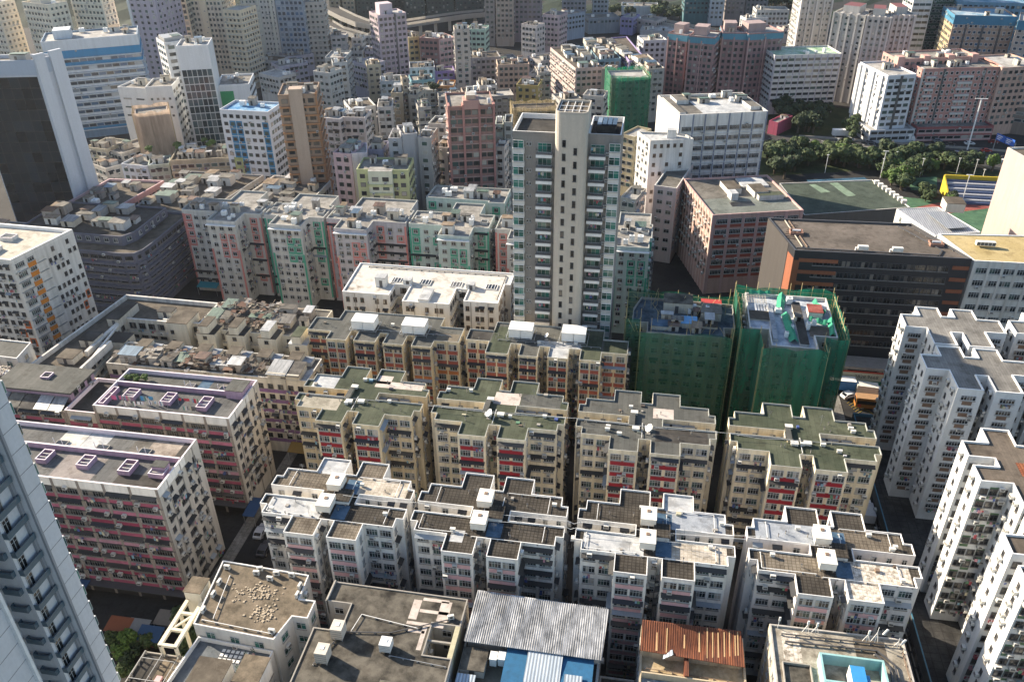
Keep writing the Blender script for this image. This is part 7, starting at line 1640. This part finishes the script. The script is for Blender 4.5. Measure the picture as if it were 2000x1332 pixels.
q = P(1797, 1085, 0); palm(48.2, 109.6, 6.5, 'palm tree at the street corner behind the mottled roof block'); 
for i, x in enumerate((1625, 1655, 1690, 1707, 1740)):
    p = P(x, 432 - i, 0); palm(p.x, p.y, 5.5, 'young palm between the sports hall and the black offices', 'palms before the sports hall')

# ------------------------------------------------------------------ poles, gantry, viaduct, hills
def mast(x, y, h, label, group, r_=.09, head=1.2):
    t = thing('lamp_post', label, 'lamp post', (x, y, 0), group=group); b = MB(); b.bar((0, 0, 0), (0, 0, h), r_, TRIM_W, 5); link('pole', b.mesh('pole'), t)
    b = MB(); b.box(-head / 2, head / 2, -.18, .18, h, h + .18, TRIM_W, bottom=True); link('lamp_head', b.mesh('lamp_head'), t)
p = P(1889, 293, 0); mast(p.x, p.y, 22, 'tall high mast light rising beside the expressway', None, .32, 5)
for i, (x, y) in enumerate(((1611, 338), (1631, 305), (1719, 346), (1796, 346), (1866, 345), (1900, 348), (1745, 332), (1913, 368))):
    p = P(x, y, 0); mast(p.x, p.y, 7.5, 'pale slim park lamp post standing among the trees', 'slim park lamp posts', .12, .8)
for i, (x, y) in enumerate(((1878, 397), (1719, 348))):
    p = P(x, y, 0); mast(p.x, p.y, 11, ('floodlight pole in front of the blue and white benches', 'floodlight pole at the corner of the court roof')[i], None, .16, 2)
a, c = P(1938, 296, 0), P(1974, 312, 0); t = thing('sign_gantry', 'blue direction sign gantry over the expressway', 'sign', (a.x, a.y, 0)); d = c - a; L = math.hypot(d.x, d.y); t.rotation_euler = (0, 0, math.atan2(d.y, d.x))
b = MB()
for x in (0, L): b.bar((x, 0, 0), (x, 0, 7.2), .2, STEEL, 6)
b.box(0, L, -.25, .25, 6.2, 6.6, STEEL, bottom=True); link('frame', b.mesh('frame'), t)
BS = plain('road_sign_blue', (.02, .1, .42), .5); b = MB()
for x0, x1 in ((.3, L * .48), (L * .52, L - .2)): 
    b.box(x0, x1, -.5, -.3, 5.4, 8.2, BS, bottom=True)
    for k in range(3): b.box(x0 + .5, x0 + (x1 - x0) * (.5 + .12 * k), -.52, -.5, 5.9 + k * .7, 6.2 + k * .7, TRIM_W)
link('sign_panel', b.mesh('sign_panel'), t)
def viaduct(label, pts, z, w):
    t = thing('viaduct', label, 'viaduct', (pts[0][0], pts[0][1], 0)); cm = paint((.52, .5, .47), .25); b = MB(); pb = MB(); n = len(pts); V = [Vector(p) for p in pts]
    off = []
    for i in range(n):
        d = (V[min(i + 1, n - 1)] - V[max(i - 1, 0)]).normalized(); off.append(Vector((-d.y, d.x)) * w / 2)
    for i in range(n - 1):
        a0, a1, b0, b1 = V[i] - off[i], V[i] + off[i], V[i + 1] - off[i + 1], V[i + 1] + off[i + 1]
        b.face([(*a0, z), (*b0, z), (*b1, z), (*a1, z)], ROADM); b.face([(*a0, z - 1.6), (*b0, z - 1.6), (*b1, z - 1.6), (*a1, z - 1.6)][::-1], cm)
        for p, q in ((a0, b0), (a1, b1)):
            b.face([(*p, z - 1.6), (*q, z - 1.6), (*q, z + 1.6), (*p, z + 1.6)], cm); b.face([(*p, z - 1.6), (*q, z - 1.6), (*q, z + 1.6), (*p, z + 1.6)][::-1], cm)
        for u in (0, .5):
            c = V[i].lerp(V[i + 1], u); pb.box(c.x - .9, c.x + .9, c.y - .9, c.y + .9, 0, z - 1.6, cm)
    o = link('deck', b.mesh('deck', t.location), t); link('pier', pb.mesh('pier', t.location), t)
viaduct('pale elevated road curving behind the lilac pink tower', [tuple(P(x, y, 9)[:2]) for x, y in ((632, 2), (650, 20), (680, 35), (708, 46), (740, 51), (790, 47), (850, 38), (905, 30), (950, 26))], 9, 11)
viaduct('lower pale ramp road beside the curving viaduct', [tuple(P(x, y, 5)[:2]) for x, y in ((640, 45), (662, 58), (690, 66), (715, 74))], 5, 7)
viaduct('straight elevated road along the far sheds', [tuple(P(x, y, 6)[:2]) for x, y in ((1278, 42), (1320, 50), (1350, 56), (1390, 64))], 6, 8)
r = random.Random(77); b = MB(); HILL = deck('wooded_hill', (.012, .022, .014), (.035, .05, .03), .06, lo=.35, hi=.7); nx_, ny_ = 70, 26; g = []
for j in range(ny_):
    for i in range(nx_):
        x = -900 + i * 20; y = 560 + j * 24 + max(0, (x + 250)) * .25; u = j / (ny_ - 1)
        hgt = max(0, min(1, (-290 - x) / 260)) * 112 * (1 - (1 - min(1, u * 1.5)) ** 2) + r.uniform(-2.2, 2.2) * (1 if j else 0); g.append((x, y, min(118, hgt) if j else -.5))
for j in range(ny_ - 1):
    for i in range(nx_ - 1): k = j * nx_ + i; b.face([g[k], g[k + 1], g[k + nx_ + 1], g[k + nx_]], HILL)
structure('hill', b)

# ------------------------------------------------------------------ vehicles
TYRE = plain('tyre', (.015, .015, .015), .9); CGL = plain('car_glass', (.01, .012, .015), .1)
def wheels(t, xs, w, rr):
    b = MB(); n = 10
    for sx in (-1, 1):
        b2 = [(rr * math.cos(2 * math.pi * k / n), rr * math.sin(2 * math.pi * k / n)) for k in range(n)]
        y0, y1 = sx * w / 2 - .11, sx * w / 2 + .11
        for k in range(n):
            p, q = b2[k], b2[(k + 1) % n]; b.face([(p[0], y0, p[1]), (q[0], y0, q[1]), (q[0], y1, q[1]), (p[0], y1, p[1])], TYRE)
        b.face([(p[0], y1, p[1]) for p in b2], STEEL); b.face([(p[0], y0, p[1]) for p in b2][::-1], STEEL)
    me = b.mesh('axle')
    for x in xs: link('wheel_pair', me, t, (x, 0, rr))
def car(x, y, rz, col, label, group=None):
    t = thing('car', label, 'car', (x, y, .05), rz, group); mt = plain('car_paint_%02x%02x%02x' % tuple(int(c * 255) for c in col), col, .3); b = MB()
    prof = [(-2.1, .35), (2.1, .35), (2.15, .75), (1.1, .92), (.45, 1.42), (-1.2, 1.42), (-1.9, .98), (-2.12, .85)]
    for i in range(len(prof)):
        a, c = prof[i], prof[(i + 1) % len(prof)]; b.face([(a[0], -.86, a[1]), (a[0], .86, a[1]), (c[0], .86, c[1]), (c[0], -.86, c[1])], mt)
    b.face([(p[0], -.86, p[1]) for p in prof], mt); b.face([(p[0], .86, p[1]) for p in prof][::-1], mt); link('body', b.mesh('body'), t)
    b = MB(); b.face([(1.02, -.74, .97), (.5, -.7, 1.38), (.5, .7, 1.38), (1.02, .74, .97)][::-1], CGL); b.face([(-1.83, -.72, 1.03), (-1.27, -.68, 1.39), (-1.27, .68, 1.39), (-1.83, .72, 1.03)], CGL)
    for s in (-1, 1): b.face([(-1.4, s * .875, .98), (.85, s * .875, .98), (.4, s * .875, 1.36), (-1.1, s * .875, 1.36)][::s * -1 or 1], CGL)
    for v in range(len(b.v)): b.v[v] = (b.v[v][0] * 1.015, b.v[v][1], b.v[v][2] + .02)
    link('window', b.mesh('window'), t); wheels(t, (-1.3, 1.3), 1.62, .33); return t
def truck(x, y, rz, L, cab, box, label, H=2.6, boxtop=None, group=None):
    t = thing('truck', label, 'truck', (x, y, .05), rz, group); b = MB(); b.box(-L / 2, L / 2 - 2.0, -1.2, 1.2, .9, .9 + H, box, boxtop, bottom=True); link('cargo_box', b.mesh('cargo_box'), t)
    b = MB(); p = [(L / 2 - 1.8, .5), (L / 2, .5), (L / 2 + .05, 1.5), (L / 2 - .45, 2.5), (L / 2 - 1.8, 2.5)]
    for i in range(5):
        a, c = p[i], p[(i + 1) % 5]; b.face([(a[0], -1.05, a[1]), (a[0], 1.05, a[1]), (c[0], 1.05, c[1]), (c[0], -1.05, c[1])], cab)
    b.face([(q[0], -1.05, q[1]) for q in p], cab); b.face([(q[0], 1.05, q[1]) for q in p][::-1], cab); link('cab', b.mesh('cab'), t)
    b = MB(); b.face([(L / 2 + .06, -.9, 1.55), (L / 2 + .06, .9, 1.55), (L / 2 - .4, .9, 2.42), (L / 2 - .4, -.9, 2.42)], CGL); link('windscreen', b.mesh('windscreen'), t)
    b = MB(); b.box(-L / 2 + .2, L / 2 - .3, -.5, .5, .5, .89, FR_D, bottom=True); link('chassis', b.mesh('chassis'), t); wheels(t, (-L / 2 + 1.2, L / 2 - 1.2), 1.9, .45); return t
p = P(1646, 750, 1); truck(p.x, p.y - 1.5, 0, 9, TRIM_W, plain('truck_blue', (.05, .2, .45), .5), 'blue sided truck with a white roof parked by the phone number board', 2.7, TRIM_W)
p = P(1698, 762, 1); truck(p.x, p.y - 1, -.08, 7, TRIM_W, plain('truck_white', (.62, .62, .58), .5), 'white box truck parked beside the blue sided truck', 2.4)
p = P(1658, 772, .5); car(p.x, p.y, .55, (.6, .62, .65), 'white car crossing the dark junction beside the green net')
p = P(1705, 786, 1); t = thing('bus', 'orange yellow bus at the junction beside the white towers', 'bus', (p.x, p.y - 1, .05), -.03)
b = MB(); ob = plain('bus_orange', (.34, .14, .03), .4); b.box(-4.5, 4.5, -1.2, 1.2, .5, 3.3, ob, plain('bus_roof', (.36, .22, .12), .5), bottom=True); link('body', b.mesh('body'), t); b = MB(); b.box(-4.2, 4.2, -1.23, -1.2, 1.6, 2.6, CGL); b.box(-4.53, -4.5, -1, 1, 1.5, 2.8, CGL); link('window', b.mesh('window'), t); b = MB(); b.box(-4.0, -3.2, -1.24, -1.21, .8, 1.5, plain('red_emblem', (.5, .05, .04), .6)); link('panel', b.mesh('panel'), t); wheels(t, (-2.8, 2.8), 2.1, .48)
cars = [(1745, 276, .1, (.3, .42, .55)), (1893, 283, .1, (.6, .62, .62)), (1856, 285, .1, (.05, .05, .05)), (1830, 277, .1, (.2, .2, .22)), (1660, 275, .1, (.55, .56, .58)), (1700, 281, .1, (.1, .1, .12)), (1926, 297, .1, (.4, .05, .04)), (1790, 290, .1, (.5, .5, .52)), (1960, 318, .1, (.6, .6, .6)), (1870, 302, .1, (.08, .1, .16)), (1940, 280, .1, (.2, .02, .02))]
for i, (x, y, rz, c) in enumerate(cars):
    p = P(x, y, 0); car(p.x, p.y, rz, c, ('pale blue car', 'white car near the salmon slab', 'black car', 'dark grey car', 'silver car near the trees', 'near black car behind the silver one', 'red car by the gantry', 'pale grey car at the barrier', 'white car past the gantry', 'navy car in the near lanes', 'dark red car by the shops')[i] + ' on the expressway', 'cars on the expressway')
p = P(1642, 268, 0); truck(p.x, p.y, .1, 8, TRIM_W, TRIM_W, 'white tanker lorry by the dark trees on the expressway'); p = P(1770, 278, 0); truck(p.x, p.y + 1, .1, 7, TRIM_W, TRIM_W, 'white van truck stopped before the pale podium')
for i, (x, y, rz, c) in enumerate(((-68.8, 122, 1.57, (.5, .5, .52)), (-70.5, 112, 1.57, (.05, .05, .06)), (-66.3, 104, 1.57, (.55, .5, .4)), (-69, 96, 1.57, (.4, .06, .05)), (49.4, 100, 1.57, (.1, .1, .12)), (48.8, 90, 1.57, (.5, .51, .52)), (49.3, 120, 1.57, (.25, .25, .27)), (48.9, 131, 1.57, (.05, .06, .1)))):
    car(x, y, rz, c, ('silver car in the alley beside the purple banded house', 'black car in the street between the pink slabs and the cream block', 'beige car near the white block corner', 'red car parked by the cracked roof block', 'dark grey car in the right hand street by the palm', 'silver car in the shaded street beside the corner roof', 'grey car under the green roofed block', 'navy car far up the shaded street')[i], 'cars in the shaded streets')
# long white cables carried across the front row
for i, (pts, lab) in enumerate((([(-48, 103.4), (-35, 103.6), (-9, 103.2), (-7, 103.3), (20, 103.6)], 'white cable bundle strung from block to block over the front row'), ([(-33, 101.6), (-9.4, 101.9), (-7.5, 101.9), (17.5, 101.2)], 'thin white cable crossing the gap between the two middle white blocks'), ([(10, 104.2), (22, 104.6), (33, 104.0)], 'white cable crossing to the mottled corner block'), ([(-40, 131), (-10, 131.4), (18, 131.2), (30, 131)], 'thin cable running along the green and grey roofs'))):
    t = thing('cable', lab, 'cable', (pts[0][0], pts[0][1], 0), group='cables strung over the roofs'); b = MB()
    for (a, c) in zip(pts, pts[1:]):
        for q in range(4):
            u0, u1 = q / 4, (q + 1) / 4; sag = lambda u: 25.75 - .5 * math.sin(math.pi * u) ** 2
            b.bar((a[0] + (c[0] - a[0]) * u0, a[1] + (c[1] - a[1]) * u0, sag(u0)), (a[0] + (c[0] - a[0]) * u1, a[1] + (c[1] - a[1]) * u1, sag(u1)), .045, TRIM_W, 3)
    link('wire', b.mesh('wire', t.location), t); b = MB()
    for a in pts: b.bar((a[0], a[1], 24.6), (a[0], a[1], 25.8), .04, STEEL, 4)
    link('post', b.mesh('post', t.location), t)
for i, (x, y, c, kind) in enumerate(((-72.8, 100, (.5, .5, .48), 't'), (-73.2, 116.5, (.35, .36, .4), 'c'), (-66.6, 116, (.6, .58, .5), 'c'), (-73.5, 128, (.08, .08, .09), 'c'), (-66.2, 132, (.45, .42, .4), 't'), (49.6, 78, (.06, .06, .07), 'c'), (48.2, 106, (.5, .05, .04), 'c'), (49.6, 141, (.5, .5, .52), 't'), (47.8, 117, (.55, .55, .56), 'c'), (49.5, 152, (.2, .2, .22), 'c'))):
    lab = ('pale box van in the street by the nearest pink slab', 'blue grey car beside the second pink slab', 'cream car opposite the second pink slab', 'black car below the purple banded house', 'beige box van beside the part white roofed cream block', 'black car at the frame bottom in the shaded street', 'red car near the palm in the shaded street', 'silver box van between the green roofed block and the towers', 'white car under the green roofed block edge', 'grey car below the shadowed tower roof')[i]
    if kind == 'c': car(x, y, 1.57, c, lab, 'cars in the shaded streets')
    else: truck(x, y, 1.57, 6, TRIM_W, plain('van_%d' % i, c, .5), lab, 2.1, None, 'box vans in the shaded streets')
b = MB()
for k in range(6): 
    p = P(1668 + k * 4, 780 + k * 4, 0)
    b.bar((p.x - 2, p.y - 2, .03), (p.x + 2, p.y + 2, .03), .07, YLINE, 3); b.bar((p.x - 2, p.y + 2, .03), (p.x + 2, p.y - 2, .03), .07, YLINE, 3)
structure('road_marking', b)
for i, (x, y) in enumerate(((702, 165), (712, 172), (722, 178), (735, 184), (692, 156), (748, 190))):
    p = P(x, y, 0); car(p.x, p.y, 2.2, ((.5, .5, .52), (.1, .1, .1), (.6, .6, .6), (.5, .05, .04), (.3, .3, .3), (.6, .58, .5))[i], ('silver', 'black', 'white', 'red', 'grey', 'cream')[i] + ' car in the bending street below the cream corner house', 'cars in the bending street')
# sheds and trees at the foot of the panelled tower
for i, (px, py, w, d, c, lab) in enumerate(((232, 1218, 4.5, 3, (.16, .05, .02), 'orange tarpaulin stall under the pink slab, beside the panelled tower'), (268, 1222, 4, 3, (.14, .15, .16), 'pale sheet stall next to the orange tarpaulin stall'), (292, 1236, 4.5, 3, (.015, .05, .12), 'blue tarpaulin stall behind the garden trees'), (330, 1206, 5, 3, (.12, .11, .1), 'dark sheet stall at the end of the stall line'))):
    p = P(px, py, 3); t = thing('market_stall', lab, 'stall', (p.x, p.y, 0), group='stalls under the nearest pink slab'); b = MB(); slab(b, [(-w / 2, -d / 2, 2.7), (w / 2, -d / 2, 2.7), (w / 2, d / 2, 3.2), (-w / 2, d / 2, 3.2)], .08, plain('stall_%d' % i, c, .8)); link('roof', b.mesh('roof'), t)
    b = MB()
    for x in (-w / 2 + .2, w / 2 - .2):
        for y in (-d / 2 + .2, d / 2 - .2): b.bar((x, y, 0), (x, y, 2.7), .05, STEEL)
    link('frame', b.mesh('frame'), t)
    b = MB(); b.box(-w / 2 + .5, w / 2 - .5, -.6, .6, 0, .9, CLOTH); link('counter', b.mesh('counter'), t)
for i, (px, py) in enumerate(((222, 1240), (236, 1248), (250, 1242), (262, 1252), (280, 1246), (300, 1242), (232, 1268), (246, 1280), (240, 1300), (256, 1296))):
    p = P(px, py, 3); tree(p.x, p.y, R.uniform(3, 4.5), R.uniform(3, 4.2), (1, 1, 2, 0)[i % 4], 'leafy garden tree between the panelled tower and the cracked roof block', 'garden trees by the cracked roof block')
# awnings over the shop fronts at street level
for i, (x0, x1, y0, y1, c, lab) in enumerate(((-121, -112, 93.8, 96.6, (.17, .05, .02), 'orange shop canopy at the foot of the nearest pink slab'), (-110, -98, 93.6, 96.6, (.015, .05, .12), 'blue shop canopy at the foot of the nearest pink slab'), (-76.5, -71, 139, 142, (.2, .13, .03), 'mustard shop canopy below the purple bands'), (-77.6, -75, 118, 123, (.015, .05, .13), 'blue market canopy in the street between the pink slabs'), (-135, -128.5, 210, 212.6, (.02, .22, .25), 'teal shop canopy at the foot of the salmon estate block'))):
    t = thing('shop_canopy', lab, 'canopy', (x0, y0, 0)); b = MB(); slab(b, [(0, 0, 2.9), (x1 - x0, 0, 2.9), (x1 - x0, y1 - y0, 3.5), (0, y1 - y0, 3.5)], .1, plain('canopy_%d' % i, c, .7)); link('sheet', b.mesh('sheet'), t)
    b = MB()
    for x in (.2, x1 - x0 - .2): b.bar((x, .2, 0), (x, .2, 2.85), .05, STEEL)
    link('post', b.mesh('post'), t)

# ------------------------------------------------------------------ air

HM = bpy.data.materials.new('haze'); HM.use_nodes = True; ht = HM.node_tree; ht.nodes.clear(); ho = ht.nodes.new('ShaderNodeOutputMaterial'); pv = ht.nodes.new('ShaderNodeVolumePrincipled')
pv.inputs['Color'].default_value = (.82, .88, 1, 1); pv.inputs['Density'].default_value = .00007; pv.inputs['Anisotropy'].default_value = .7
ht.links.new(pv.outputs[0], ho.inputs['Volume'])
b = MB(); b.box(-1000, 800, -60, 1320, -1, 129, HM, bottom=True); o = link('haze', b.mesh('haze'), kind='stuff'); o['label'] = 'thin bluish summer haze over the city'
gb = MB(); gm = deck('asphalt', (.022, .022, .023), (.045, .043, .041), .05)
gb.face([(-990, -50, 0), (790, -50, 0), (790, 1310, 0), (-990, 1310, 0)], gm)
structure('ground', gb)
